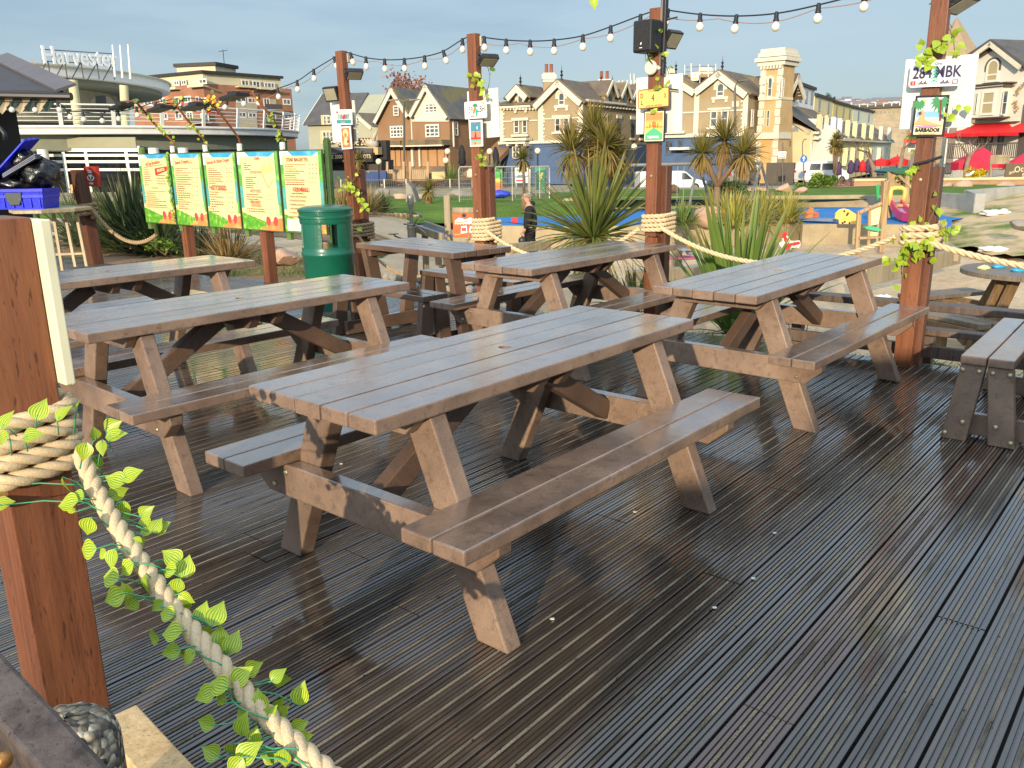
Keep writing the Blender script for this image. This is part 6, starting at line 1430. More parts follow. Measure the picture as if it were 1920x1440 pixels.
# flax and grasses
c = at(1378,628,7.9);c = V((c.x,c.y,-.25))
plant_thing('flax','tall broad leaved green flax between the loudspeaker post and the vine post','flax',c,None,[dict(c=c,n=40,L=1.42,w=.085,el=(60,88),droop=.16,tone=(0,.6),spread=.09,bias=(.02,0,0)),dict(c=c,n=44,L=1.2,w=.065,el=(32,70),droop=.35,tone=(.1,.8),spread=.10),dict(c=c,n=30,L=.85,w=.035,el=(8,45),droop=.4,tone=(.4,1),spread=.12)],None,M_FLAXB,31)
for (px,py_,Y,n,L,w,lb,m,sd) in (
 (250,440,15.6,300,1.45,.060,'large dark green flax clump behind the red panda sign and menu boards',M_FLAX,41),(165,440,16.4,130,1.15,.055,'flax clump behind the pale tall table',M_FLAX,42),(300,452,15.0,140,1.2,.055,'flax clump directly left of the menu boards',M_FLAX,43),
 (430,478,13.4,170,.75,.022,'dry brown grass clump under the middle menu boards',M_DRY,44),(372,462,14.2,90,.7,.03,'flax stub with drooping leaves under the second menu board',M_FLAX,45),
 (645,402,27,150,1.05,.030,'pale grass clump right of the last menu board',M_DRY,46),(690,398,27,120,.9,.028,'wispy pale grass clump beside the bin post',M_DRY,47),(715,398,29,160,.75,.03,'grey green bushy grass right of the bin post',M_FLAX,48),
 (1280,423,23.4,170,.72,.035,'low green grassy plant in the planter left of the pink boulder',M_FLAXB,49),(1375,422,23.4,150,.95,.04,'variegated strap leaved plant in the planter right of the pink boulder',M_VARI,50),(1425,420,24,170,1.0,.04,'yellow striped strap leaved plant in the middle of the planter',M_VARI,51),(1475,416,24.5,160,.95,.038,'yellow green strap leaved plant at the right end of the planter',M_VARI,52),(1350,405,25,100,1.0,.04,'strap leaved plant at the foot of the branched cordyline',M_VARI,53),
 (925,340,44,90,1.1,.04,'green strap plant by the far black railing',M_FLAXB,54),(845,340,46,80,1.0,.04,'dull green plant by the far railing left of the closed parasol',M_FLAXB,56),(1500,640,7.2,26,.40,.014,'thin yellowing grass tuft below the table by the vine post',M_DRY,55)):
 c = at(px,py_,Y);z = c.z if Y > 14.5 and py_ < 430 else gz(c.x,c.y);c = V((c.x,c.y,z));sp_ = L * .22
 plant_thing('flax' if m in (M_FLAX,M_FLAXB,M_VARI) else 'grass_clump',lb,'flax' if m in (M_FLAX,M_FLAXB,M_VARI) else 'grass clump',c,None,[dict(c=c,n=n,L=L,w=w,el=(32,88),droop=.55,tone=(0,.85),spread=sp_),dict(c=c,n=n // 2,L=L * .8,w=w,el=(5,50),droop=.6,tone=(.3,1),spread=sp_)],'strap leaved plants around the play area',m,sd)
# leafy bushes
def m_leaf(name,a,b,c):
 t = NT(name);col = t.ramp(t.attr('tone'),[(0,a),(.5,b),(1,c)]);t.set(Base_Color=col,Roughness=.5,Specular_IOR_Level=.35)
 tr = t.node('BsdfTranslucent');t.lk(col,tr.inputs['Color']);ms = t.node('MixShader');ms.inputs[0].default_value = .25
 out = t.n['Material Output'];t.lk(t.b.outputs[0],ms.inputs[1]);t.lk(tr.outputs[0],ms.inputs[2]);t.lk(ms.outputs[0],out.inputs['Surface']);return t.m
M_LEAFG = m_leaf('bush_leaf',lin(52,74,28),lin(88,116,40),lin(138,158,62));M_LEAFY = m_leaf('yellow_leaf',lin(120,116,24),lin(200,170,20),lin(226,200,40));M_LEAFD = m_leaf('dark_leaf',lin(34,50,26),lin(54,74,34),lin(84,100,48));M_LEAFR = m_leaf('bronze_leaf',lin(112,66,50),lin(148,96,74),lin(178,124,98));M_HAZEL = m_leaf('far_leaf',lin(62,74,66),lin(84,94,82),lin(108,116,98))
def leaf_cloud(mb,c,R_,n,L,q,clumps=14,wid=.5):
 c = V(c);cs = []
 for k in range(clumps):
  d = V((q.gauss(0,1),q.gauss(0,1),q.gauss(0,1))).normalized() * q.random() ** .4;cs.append((c + V((d.x * R_[0],d.y * R_[1],d.z * R_[2])) * .72,q.uniform(.22,.5),q.random()))
 for i in range(n):
  cc,r,tn = q.choice(cs);d = V((q.gauss(0,1),q.gauss(0,1),q.gauss(0,1))).normalized() * q.random() ** .35
  p = cc + V((d.x * R_[0],d.y * R_[1],d.z * R_[2])) * r;a = V((q.gauss(0,1),q.gauss(0,1),q.gauss(0,.7) + .3)).normalized();b = a.orthogonal().normalized();b = (b * cos(i) + a.cross(b) * sin(i));l = L * q.uniform(.6,1.3)
  mb.add([p,p + a * l * .5 + b * l * wid * .5,p + a * l,p + a * l * .5 - b * l * wid * .5],[(0,1,2,3)],0,min(max(tn + q.uniform(-.3,.3),0),1))
def bush(px,py_,Y,R_,n,L,label,m,seed,cat='bush',group='bushes along the bank'):
 c = at(px,py_,Y);q = random.Random(seed);t = thing('bush',label,cat,c - V((0,0,R_[2])),group=group);mb = MB();leaf_cloud(mb,c,R_,n,L,q);mb.build('foliage',m,t)
 mb = MB()
 for k in range(6): mb.tube([c - V((0,0,R_[2] * 1.1)),c + V((q.uniform(-.5,.5) * R_[0],q.uniform(-.5,.5) * R_[1],q.uniform(-.3,.4) * R_[2]))],[.03 * R_[2] + .01,.008],5)
 mb.build('stem',M_TRUNK,t)
bush(1543,341,40,(.70,.6,.47),1500,.16,'rounded bright green bush on the bank in front of the small van',M_LEAFG,61)
bush(1503,350,40,(.5,.4,.2),420,.12,'low spreading green shrub left of the rounded bush',M_LEAFG,62);bush(1470,352,37.5,(.24,.2,.13),220,.08,'little green cushion plant beside a pale boulder',M_LEAFG,63)
bush(1362,350,36,(1.2,.8,.40),1100,.14,'wide dark green shrub behind the cordyline trunk',M_LEAFD,64);bush(1829,324,43,(.60,.5,.28),800,.13,'yellow flowering bush below the red parasol',M_LEAFY,65)
bush(1690,335,40,(.8,.6,.30),600,.14,'yellow green shrub behind the play tower',M_LEAFG,66);bush(1580,352,41,(1.0,.6,.35),400,.14,'brown dry scrub behind the rounded bush',M_LEAFR,67);bush(1620,350,41,(1.1,.6,.35),420,.14,'dark brown dry scrub left of the play tower',M_LEAFR,69)
bush(270,447,14.8,(.45,.3,.14),420,.08,'low bright green weeds in front of the flax',M_LEAFG,70);bush(308,462,14.4,(.35,.3,.13),340,.08,'low green weeds at the foot of the long boulder',M_LEAFG,71);bush(815,345,45,(2.4,.3,.16),500,.10,'row of orange brown bedding plants by the far railing',M_LEAFR,72)
# loose grass blades over the near turf
q = random.Random(5);mb = MB();cnt = 0
while cnt < 15000:
 s = 6.25 + q.random() ** 1.4 * 5.0;tt = q.uniform(-13,-.5);p = DD * s + DN * tt
 if q.random() < .25: p = DD * (6.22 + q.random() * .9) + DN * q.uniform(-4,0.3)
 if not near_turf(p.x,p.y): continue
 if p.x < -1 and sin(2.1 * p.x + 1.3 * p.y) + sin(3.7 * p.y - p.x) > .6: continue
 a = q.uniform(0,6.28);l = q.uniform(.04,.11) ;d = V((cos(a) * .6,sin(a) * .6,1)).normalized();sd = V((-sin(a),cos(a),0)) * .004;b = V((p.x,p.y,gz(p.x,p.y) + .005))
 mb.add([b - sd,b + sd,b + d * l * .6 + sd * .6 + V((cos(a),sin(a),0)) * l * .1,b + d * l + V((cos(a),sin(a),0)) * l * .3],[(0,1,2,3)],0,q.random());cnt += 1
o = mb.build('grass_blades',m_leaf('grass_leaf',lin(54,76,26),lin(84,112,38),lin(138,148,70)),origin=(0,0,0));tag(o,'short ragged turf growing beyond the deck edge','grass',kind='stuff')
# bare and leafy trees
M_BARK = mat('bare_bark',lin(132,112,92),.9,.25,4,.5,30,fine=.2)
def branches(base,d,L,r,depth,q,out,tips,kids=(2,4),spread=.7,shrink=.68,up=.15):
 p,pts,rs = V(base),[V(base)],[r];d = V(d).normalized()
 for i in range(3): d = (d + V((q.gauss(0,.16),q.gauss(0,.16),q.gauss(0,.1) + up * .3))).normalized();p = p + d * L / 3;pts.append(p);rs.append(r * (1 - .12 * (i + 1)))
 out.append((pts,rs))
 if depth == 0: tips.append(p);return
 for k in range(q.randint(*kids)):
  nd = (d + V((q.gauss(0,spread),q.gauss(0,spread),q.gauss(0,spread * .6) + up))).normalized();branches(pts[q.choice((2,3))],nd,L * shrink * q.uniform(.8,1.2),rs[-1] * .66,depth - 1,q,out,tips,kids,spread,shrink,up)
def tree(label,base,H,r,depth,seed,leaf=None,L=.3,n=12,kids=(2,4),spread=.6,group='bare trees along the street',trunkL=.32,shrink=.72,R_=.7):
 q = random.Random(seed);out,tips = [],[];branches(base,(0,0,1),H * trunkL,r,depth,q,out,tips,kids,spread,shrink)
 t = thing('tree',label,'tree',base,group=group);mb = MB();[mb.tube(p,rr,6 if rr[0] > .05 else 4,cap=False) for p,rr in out];mb.build('trunk',M_BARK,t,smooth=True)
 if leaf:
  mb = MB()
  for tp_ in tips:
   for k in range(n):
    p = tp_ + V((q.gauss(0,R_),q.gauss(0,R_),q.gauss(0,R_ * .8)));a = V((q.gauss(0,1),q.gauss(0,1),q.gauss(0,1))).normalized();b = a.orthogonal().normalized();l = L * q.uniform(.6,1.3)
    mb.add([p,p + a * l * .5 + b * l * .3,p + a * l,p + a * l * .5 - b * l * .3],[(0,1,2,3)],0,q.random())
  mb.build('crown',leaf,t)
 return t
b = at(752,330,100);tree('broad leafless reddish tree behind the double gabled house',(b.x,100,-1.8),13.5,.42,5,91,M_LEAFR,.42,9,(2,4),.62,R_=.55,trunkL=.30)
for (px,py_,Y,H,sd,lb) in ((1640,332,52,4.4,92,'pollarded bare tree left of the vine post'),(1682,330,53,4.6,93,'pollarded bare tree just behind the play tower'),(1811,334,46,3.2,94,'pollarded bare tree in front of the red parasol'),(1745,334,50,4.2,95,'bare tree half hidden by the vine covered post')):
 b = at(px,py_,Y);tree(lb,(b.x,Y,b.z),H,.16,4,sd,None,kids=(2,3),spread=.75,trunkL=.36,shrink=.66)

# ---------------------------------------------------------------- buildings
class Fac:
 """a wall seen between two picture columns: P0 (left) to P1 (right); px() turns picture points into wall points"""
 def __init__(s,P0,P1):
  s.P,s.Q = V((P0[0],P0[1],0)),V((P1[0],P1[1],0));s.X = (s.Q - s.P).normalized();s.N = s.X.cross(V((0,0,1)));s.L = (s.Q - s.P).length
 def uz(s,x,y): p = onp(x,y,s.P,s.N);return (p - s.P).dot(s.X),p.z
 def w(s,u,z,o=0.0): return s.P + s.X * u + s.N * o + V((0,0,z))
 def at(s,x,y,o=0.0): return s.w(*s.uz(x,y),o)
 def rect(s,mb,x0,x1,y0,y1,d0=0.0,d1=.06,mi=0):
  """box proud of the wall between offsets d0 and d1, its outline given by picture columns and rows at its left edge"""
  u0,za = s.uz(x0,(y0 + y1) / 2);u1,zb = s.uz(x1,(y0 + y1) / 2);zt = s.uz((x0 + x1) / 2,y0)[1];zl = s.uz((x0 + x1) / 2,y1)[1];return s.urect(mb,u0,u1,zl,zt,d0,d1,mi)
 def urect(s,mb,u0,u1,z0,z1,d0=0.0,d1=.06,mi=0):
  mb.obox(s.w((u0 + u1) / 2,(z0 + z1) / 2,(d0 + d1) / 2),s.X * (u1 - u0) / 2,s.N * (d1 - d0) / 2,V((0,0,(z1 - z0) / 2)),mi);return u0,u1,z0,z1
 def poly(s,mb,pts,d0=0.0,d1=.06,mi=0): mb.prism([s.at(x,y,d0) for x,y in pts],s.N * (d1 - d0),mi)
M_GLASS = None
def m_glass():
 t = NT('window_glass');c = t.coord();n = t.noise(c,.8,3,.6);t.set(Base_Color=t.ramp(n,[(.35,lin(40,46,54)),(.65,lin(112,116,116))]),Roughness=.08,Specular_IOR_Level=.9);return t.m
M_GLASS = m_glass();M_FRAME = mat('white_window_frame',lin(218,212,196),.5,.05,8);M_TRIM = mat('white_stucco_trim',lin(206,198,176),.7,.07,3)
def window(F,par,x0,x1,y0,y1,mull=(1,1),frame=None,arch=False,trim=None,fw=.07,surround=.0,blind=None):
 """frame and glazing bars (part) with its pane (sub-part)"""
 u0,zz = F.uz(x0,(y0 + y1) / 2);u1,_ = F.uz(x1,(y0 + y1) / 2);xm = (x0 + x1) / 2;z1,z0 = F.uz(xm,y0)[1],F.uz(xm,y1)[1];mb = MB();fw = min(fw,(u1 - u0) * .14)
 F.urect(mb,u0,u0 + fw,z0,z1,0,.07);F.urect(mb,u1 - fw,u1,z0,z1,0,.07);F.urect(mb,u0 + fw,u1 - fw,z0,z0 + fw,0,.07)
 if not arch: F.urect(mb,u0 + fw,u1 - fw,z1 - fw,z1,0,.07)
 else:
  r = (u1 - u0) / 2;n = 10
  for k in range(n):
   a,b = PI * k / n,PI * (k + 1) / n;uc = (u0 + u1) / 2
   mb.add([F.w(uc + r * cos(t_),z1 + r * sin(t_),o) for o in (0,.07) for t_ in (a,b)] + [F.w(uc + (r - fw) * cos(t_),z1 + (r - fw) * sin(t_),o) for o in (0,.07) for t_ in (a,b)],[(2,3,7,6),(0,2,3,1),(4,5,7,6)])
 for k in range(1,mull[0] + 0): u = lerp(u0,u1,k / mull[0]);F.urect(mb,u - fw * .35,u + fw * .35,z0 + fw,z1 - (0 if arch else fw),0,.065)
 for k in range(1,mull[1] + 0): z = lerp(z0,z1,k / mull[1]);F.urect(mb,u0 + fw,u1 - fw,z - fw * .35,z + fw * .35,0,.062)
 fo = mb.build('window',frame or M_FRAME,par);mb = MB()
 pts = [F.w(u0 + fw * .5,z0 + fw * .5,.03),F.w(u1 - fw * .5,z0 + fw * .5,.03)]
 if arch: uc,r = (u0 + u1) / 2,(u1 - u0) / 2 - fw * .5;pts += [F.w(uc + r * cos(PI * k / 10),z1 + r * sin(PI * k / 10),.03) for k in range(11)]
 else: pts += [F.w(u1 - fw * .5,z1 - fw * .5,.03),F.w(u0 + fw * .5,z1 - fw * .5,.03)]
 mb.add(pts,[tuple(range(len(pts)))]);mb.build('pane',M_GLASS if blind is None else blind,fo);return u0,u1,z0,z1
def hood(F,par,w_,m=M_TRIM,k=1.0):
 """stucco arch and sill round an arched window"""
 u0,u1,z0,z1 = w_;r = (u1 - u0) / 2;uc = (u0 + u1) / 2;mb = MB();n = 12;ro,ri = r + .30 * k,r + .02
 for i in range(n):
  a,b = PI * i / n,PI * (i + 1) / n
  P_ = lambda rr,t_,o: F.w(uc + rr * cos(t_),z1 + rr * sin(t_),o)
  mb.add([P_(ri,a,0),P_(ro,a,0),P_(ro,b,0),P_(ri,b,0),P_(ri,a,.10),P_(ro,a,.10),P_(ro,b,.10),P_(ri,b,.10)],[(4,5,6,7),(1,2,6,5),(0,4,7,3)])
 F.urect(mb,u0 - .42 * k,u1 + .42 * k,z0 - .24 * k,z0 - .02,0,.14);F.urect(mb,u0 - .36 * k,u0 - .12 * k,z0 - .5 * k,z0 - .24 * k,0,.10);F.urect(mb,u1 + .12 * k,u1 + .36 * k,z0 - .5 * k,z0 - .24 * k,0,.10)
 for uu in (u0 - .28 * k,u1): F.urect(mb,uu,uu + .28 * k,z1 - .25,z1 + .02,0,.09)
 mb.build('window_surround',m,par)
def rake(F,mb,a,b,wd,d0,d1,mi=0):
 """sloping bargeboard between two picture points"""
 A,B = F.at(*a),F.at(*b);d = (B - A).normalized();n = F.N.cross(d)
 if n.z < 0: n = -n
 mb.obox((A + B) / 2 - n * wd / 2 + F.N * (d0 + d1) / 2,d * (B - A).length / 2,n * wd / 2,F.N * (d1 - d0) / 2,mi)
def m_brick(name,a,b,mortar,scale=1.0):
 t = NT(name);c = t.coord(False);geo = t.node('NewGeometry');nr = t.node('SeparateXYZ');t.lk(geo.outputs['Normal'],nr.inputs[0]);sp = t.node('SeparateXYZ');t.lk(c,sp.inputs[0])
 h = t.math('ADD',sp.outputs[0],sp.outputs[1]);cb_ = t.node('CombineXYZ');t.lk(h,cb_.inputs[0]);t.lk(sp.outputs[2],cb_.inputs[1])
 br = t.node('TexBrick',Scale=scale);br.inputs['Color1'].default_value = a;br.inputs['Color2'].default_value = b;br.inputs['Mortar'].default_value = mortar;br.inputs['Mortar Size'].default_value = .012;br.inputs['Brick Width'].default_value = .22;br.inputs['Row Height'].default_value = .075
 t.lk(cb_.outputs[0],br.inputs['Vector']);col = t.mix(.4,br.outputs['Color'],t.ramp(t.noise(c,.5,5,.65),[(.3,sc(a,.7)),(.7,sc(b,1.2))]));t.set(Base_Color=col,Roughness=.85);return t.m
def m_slate(name,a,b,lich=None):
 t = NT(name);c = t.coord(False);n = t.noise(c,1.1,5,.65);w = t.node('TexWave',Scale=3.2,Distortion=.6);w.bands_direction = 'Z';t.lk(c,w.inputs['Vector'])
 col = t.ramp(n,[(.3,a),(.7,b)]);col = t.mix(.22,col,t.ramp(w.outputs['Fac'],[(.2,sc(a,.5)),(.8,sc(b,1.2))]))
 if lich: col = t.mix(t.ramp(t.noise(c,.45,5,.7),[(.46,(0,) * 3),(.62,(.8,) * 3)]),col,lich)
 t.set(Base_Color=col,Roughness=.7);return t.m
M_BRK = m_brick('apartment_brick',lin(142,90,62),lin(164,108,76),lin(150,124,102));M_RENDER = mat('cream_render',lin(206,194,160),.8,.07,.8);M_BROWNR = mat('brown_pebbledash',lin(138,106,76),.9,.10,.9,.3,20);M_BEIGE = mat('beige_render',lin(154,136,104),.85,.07,.8);M_NAVY = mat('blue_painted_ground_floor',lin(70,92,124),.7,.12,1.2);M_CREAMS = mat('stained_cream_stucco',lin(186,156,108),.85,.16,.9,.2,12)
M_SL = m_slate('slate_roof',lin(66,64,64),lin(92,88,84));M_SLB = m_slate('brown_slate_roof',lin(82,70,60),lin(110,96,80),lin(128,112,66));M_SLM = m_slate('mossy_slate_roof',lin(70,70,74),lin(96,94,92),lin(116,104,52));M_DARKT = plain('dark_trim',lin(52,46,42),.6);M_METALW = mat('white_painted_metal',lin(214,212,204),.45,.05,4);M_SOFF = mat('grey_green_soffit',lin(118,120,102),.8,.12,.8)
# --- apartment block
c = at(396,300,120);lf = at(262,300,128.5);rt = at(557,300,131.5);FL_,FR_ = Fac(lf,c),Fac(c,rt)
t = thing('apartment_block','five storey brick apartment block with a cream top floor','apartment block',(c.x,c.y,-1.5))
zbk,ztp = FR_.uz(396,157.5)[1],FR_.uz(396,138)[1];back = V((-6,22,0))
mb = MB();p4 = lf + (rt - c);mb.prism([V((p.x,p.y,-1.5)) for p in (lf,c,rt,p4)],(0,0,zbk + 1.5));mb.build('wall',M_BRK,t)
ru = FR_.uz(528,150)[0];r2 = FR_.w(ru,0);mb = MB();ins = FR_.N * -.25 + FL_.N * -.25;q_ = [V((p.x,p.y,zbk)) for p in (lf - FL_.N * .25,c + ins,r2 - FR_.N * .25,lf + (r2 - c))];mb.prism(q_,(0,0,ztp - zbk));mb.build('top_floor',M_RENDER,t)
mb = MB();q_ = [V((p.x,p.y,ztp + .002)) for p in (lf,c,r2,lf + (r2 - c))];mb.prism([p + (p - (q_[0] + q_[2]) / 2).normalized() * .3 for p in q_],(0,0,.35));mb.build('roof',M_DARKT,t)
pa,pb,pc = FL_.at(381,137,-1.5),FL_.at(404,137,-1.5),None;F3 = Fac((at(404,130,122).x,122),(at(442,130,127).x,127));u1 = F3.L;z0,z1 = ztp + .3,F3.uz(404,123)[1]
mb = MB();F3.urect(mb,0,u1,z0,z1,-6,0);mb.build('penthouse',M_RENDER,t);mb = MB();F3.urect(mb,-.3,u1 + .3,z1,z1 + .45,-6.3,.3);mb.build('penthouse_roof',M_DARKT,t)
mb = MB();q = at(421,125,124);mb.tube([q,q + V((0,0,2.2))],.05,5);mb.tube([q + V((-.6,0,2.0)),q + V((.6,0,2.1))],.04,4);mb.build('aerial',M_DARKT,t)
for (x0,x1,y0,y1,m) in ((326,337,150,161,2),(340,350,149,160,2),(373,388,147,158,2),(270,285,185,198,2),(300,312,183,194,2),(328,342,181,194,2),(346,359,180,193,2),(303,315,212,225,2),(329,343,212,225,2),(350,362,209,223,2),(306,318,240,247,2),(334,347,240,247,2),(353,366,239,247,2),(368,374,181,204,1),(376,390,183,203,2),(377,392,212,231,2)): window(FL_,t,x0,x1,y0,y1,(m,1),fw=.18)
for (x0,x1,y0,y1,m) in ((452,467,149,164,2),(473,488,151,166,2),(495,515,154,168,3),(443,461,183,193,2),(464,481,183,194,2),(494,506,184,204,2),(530,545,185,197,2),(446,462,210,221,2),(465,481,211,221,2),(494,518,213,234,3),(532,548,213,225,2),(448,480,240,247,4)): window(FR_,t,x0,x1,y0,y1,(m,1),fw=.18)
mb = MB()
for (x0,x1,y0,y1) in ((443,482,194,210),(443,482,221,240),(506,518,186,206)): FR_.rect(mb,x0,x1,y0,y1,0,.08)
mb.build('bay_panel',mat('grey_cream_panel',lin(176,164,138),.8,.08,1),t)
for (F,x0,x1,y0,y1) in ((FL_,366,396,194,204),(FL_,367,397,222,232),(FR_,489,520,196,207),(FR_,489,520,224,235)): mb = MB();F.rect(mb,x0,x1,y1 - 1,y1,0,1.3,1);F.rect(mb,x0,x1,y0,y1 - .9,1.2,1.25,0);mb.build('balcony',[plain('balcony_glass',lin(84,78,70),.2),M_RENDER],t)
for (F,x0,x1,y) in ((FL_,313,339,168),(FL_,361,391,163),(FR_,441,475,164),(FR_,481,518,168)): mb = MB();F.rect(mb,x0,x1,y - 1,y + .8,0,.9);F.rect(mb,x0,x1,y - 4,y - .9,.85,.9);mb.build('balcony_ledge',M_RENDER,t)
# --- round restaurant with terrace
def ell(cx,cy,a,b,z,n=72,a0=-PI,a1=PI): return [V((cx + a * cos(lerp(a0,a1,k / n)),cy + b * sin(lerp(a0,a1,k / n)),z)) for k in range(n)]
t = thing('restaurant_building','round white roofed restaurant with a railed upper terrace','restaurant',(-30,58,-.7))
ex,ey = -31,60
def disc(name,cx,cy,a,b,z0,z1,m,drop=0): mb = MB();mb.prism(ell(cx,cy,a,b,z0,96),(0,0,z1 - z0));return mb.build(name,m,t,bevel=.05)
TB0,TB1 = 2.62,3.32;TA,TBb = 16.2,15.0
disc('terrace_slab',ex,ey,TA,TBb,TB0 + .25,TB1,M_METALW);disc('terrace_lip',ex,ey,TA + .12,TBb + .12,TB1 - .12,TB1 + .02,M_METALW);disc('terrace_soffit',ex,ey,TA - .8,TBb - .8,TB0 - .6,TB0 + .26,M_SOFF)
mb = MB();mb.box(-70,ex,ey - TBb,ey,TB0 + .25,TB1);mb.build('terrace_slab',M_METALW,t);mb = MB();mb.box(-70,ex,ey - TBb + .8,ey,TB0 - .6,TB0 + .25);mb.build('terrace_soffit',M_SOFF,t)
CA,CB,cx_,cy_ = 13.4,15.4,-37.8,61
def tiltz(x): return 6.72 + (x + 37.6) * -.012
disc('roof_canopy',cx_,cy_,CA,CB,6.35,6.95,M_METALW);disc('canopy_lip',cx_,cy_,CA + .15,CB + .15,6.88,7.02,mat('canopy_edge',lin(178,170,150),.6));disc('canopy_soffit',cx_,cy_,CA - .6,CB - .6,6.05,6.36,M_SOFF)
mb = MB();mb.box(-75,cx_,cy_ - CB,cy_,6.35,6.95);mb.build('roof_canopy',M_METALW,t)
M_STAINC = mat('stained_grey_wall',lin(156,150,124),.85,.28,.55,.2,8,stretch=(1,1,.35),fine=.2)
disc('upper_wall',cx_ - .2,cy_,10.0,11.2,3.3,6.06,M_STAINC);mb = MB();mb.box(-75,cx_,cy_ - 11.2,cy_,3.3,6.06);mb.build('upper_wall',M_STAINC,t)
mb = MB()
for zz in (3.75,4.75): mb.prism(ell(cx_ - .2,cy_,10.12,11.32,zz,96),(0,0,.12))
mb.build('wall_band',M_DARKT,t)
mb = MB();q0 = at(193,196,49.6);F4 = Fac((q0.x - 3,q0.y - .35),(q0.x + 3,q0.y + 1.2));u,z = F4.uz(194,195);pts = [F4.w(u - .62,z,.12),F4.w(u + .62,z,.12)] + [F4.w(u + .62 * cos(PI * k / 10),z + .45 * sin(PI * k / 10) * 1,.12) for k in range(11)];mb.prism(pts,F4.N * .1);mb.build('vent',plain('vent_dark',lin(40,38,34),.6),t)
for (x0,y0,x1,y1,Y) in ((148,242,136,150,48),(236,242,232,160,52)): mb = MB();mb.tube([at(x0,y0,Y),at(x1,y1,Y)],.24,12);mb.build('column',mat('cream_column',lin(190,180,140),.7,.1,2),t,smooth='auto')
mb = MB();mb.prism(ell(ex,ey,TA - 2.6,TBb - 2.6,-.8,72),(0,0,TB0 + .3));mb.box(-70,ex,ey - TBb + 2.6,ey,-.8,TB0 - .6);mb.build('lower_wall',plain('dim_glazing',lin(34,34,36),.12,0,0,.8),t)
mb = MB();Yg = ey - TBb + 2.5
for y in (279,291,303,318): mb.beam(at(-60,y + .6,Yg),at(262,y,Yg),.05,.14 if y != 279 else .30)
for x in (-10,24,78,118,160,236,262): a = at(x,278,Yg);mb.box(a.x - .08,a.x + .08,Yg - .06,Yg,-.6,a.z)
mb.build('glazing_bars',M_METALW,t)
mb = MB();mb.beam(at(-60,268,Yg - .05),at(255,267,Yg - .05),.1,.55);mb.build('shutter_box',mat('olive_fascia',lin(140,136,108),.7,.1,.8),t)
for (x,y0,y1,Yc) in ((98,275,400,Yg - 1.0),(290,276,300,Yg - .3),(345,276,300,Yg + 1.2)): mb = MB();a,b = at(x,y1,Yc),at(x - 4,y0,Yc);mb.lathe([(.30,-.8),(.27,TB0 - .5)],(a.x,Yc,0),16);mb.build('column',M_METALW,t,smooth='auto')
# terrace railing: raking posts and five rails
mb = MB();rl = ell(ex,ey,TA + .05,TBb + .05,0,64,-PI * .62,PI * .20) ;rl = [V((-70,ey - TBb - .05,0)),V((-58,ey - TBb - .05,0)),V((-48,ey - TBb - .05,0))] + [p for p in rl if p.x > -40]
for k,h in enumerate((1.08,.86,.66,.46,.26)): mb.tube([p + V((0,0,TB1 + h)) for p in rl],.045 if k == 0 else .02,6)
mb.build('railing',M_METALW,t,smooth=True)
for i,p in enumerate(rl):
 if i % 4 == 0: mb = MB();mb.beam(p + V((0,0,TB1)),p + (p - V((ex,ey,0))).normalized() * .18 * (1 if p.x > -40 else 0) + V((0,0,TB1 + 1.1)),.20,.07);mb.build('railing_post',M_METALW,t)
# rooftop letters
A,B = at(79,104,50.5),at(217,112,54.0);X = (B - A).normalized();Yd = V((0,0,1));Yd = (Yd - X * Yd.dot(X)).normalized()
t = thing('rooftop_sign','white rooftop letters standing on thin struts above the round roof','sign',(A + B) / 2)
mbt = text_mb('Harvester',(A + B) / 2,X,Yd,1.36,.09,'CENTER',None,0,.80,.012);mbt.build('letters',mat('letter_white',lin(206,208,206),.5,.05,3),t)
mb = MB();N_ = X.cross(Yd)
for k in range(5): p = A.lerp(B,.06 + .22 * k);mb.beam(p - Yd * .3,p - Yd * 1.15,.05,.05,up=N_);mb.beam(p - Yd * .3 - X * .05,p - Yd * 1.15 - X * .35 - N_ * .7,.05,.05,up=N_)
for s in (-.28,.34): mb.beam(A + Yd * s - N_ * .12,B + Yd * s - N_ * .12,.05,.05)
mb.build('strut',plain('strut_dark',lin(84,84,84),.5),t)
for x,y0,y1 in ((211,84,131),(225,84,133),(240,83,135)): a,b = at(x + 3,y1,53.5),at(x,y0,53.5);mb = MB();mb.tube([a - V((0,0,.4)),b],[.07,.05],8);tag(mb.build('flagpole',M_METALW,smooth='auto'),'bare white flagpole beside the rooftop letters','flagpole','flagpoles on the round roof')
# --- grey slate house and casino
Fg = Fac(at(585,300,93),at(716,300,91));t = thing('slate_roofed_house','grey slate roofed house with cream bays behind the bin post','house',Fg.w(0,-1.6))
ze = Fg.uz(620,228)[1];zr = Fg.uz(620,189)[1] + .8;D = 9.0;L = Fg.L;M_GRN = mat('pale_green_render',lin(158,156,132),.85,.08,.7)
mb = MB();F_ = Fg;mb.prism([F_.w(-.2,-1.6),F_.w(-.2,ze),F_.w(-.2,zr,-D / 2),F_.w(-.2,ze,-D),F_.w(-.2,-1.6,-D)],F_.X * (L + .2));mb.build('wall',M_GRN,t)
mb = MB()
for (o0,z0_,o1,z1_) in ((.4,ze - .35,-D / 2,zr + .12),(-D - .4,ze - .35,-D / 2,zr + .12)): mb.prism([F_.w(-.5,z0_,o0),F_.w(L * .62,z0_,o0),F_.w(L * .62,z1_,o1),F_.w(-.5,z1_,o1)],(0,0,.12))
mb.build('roof',M_SL,t)
mb = MB();mb.beam(F_.w(-.52,ze - .3,.4),F_.w(-.52,zr + .1,-D / 2),.08,.30);mb.build('bargeboard',M_TRIM,t)
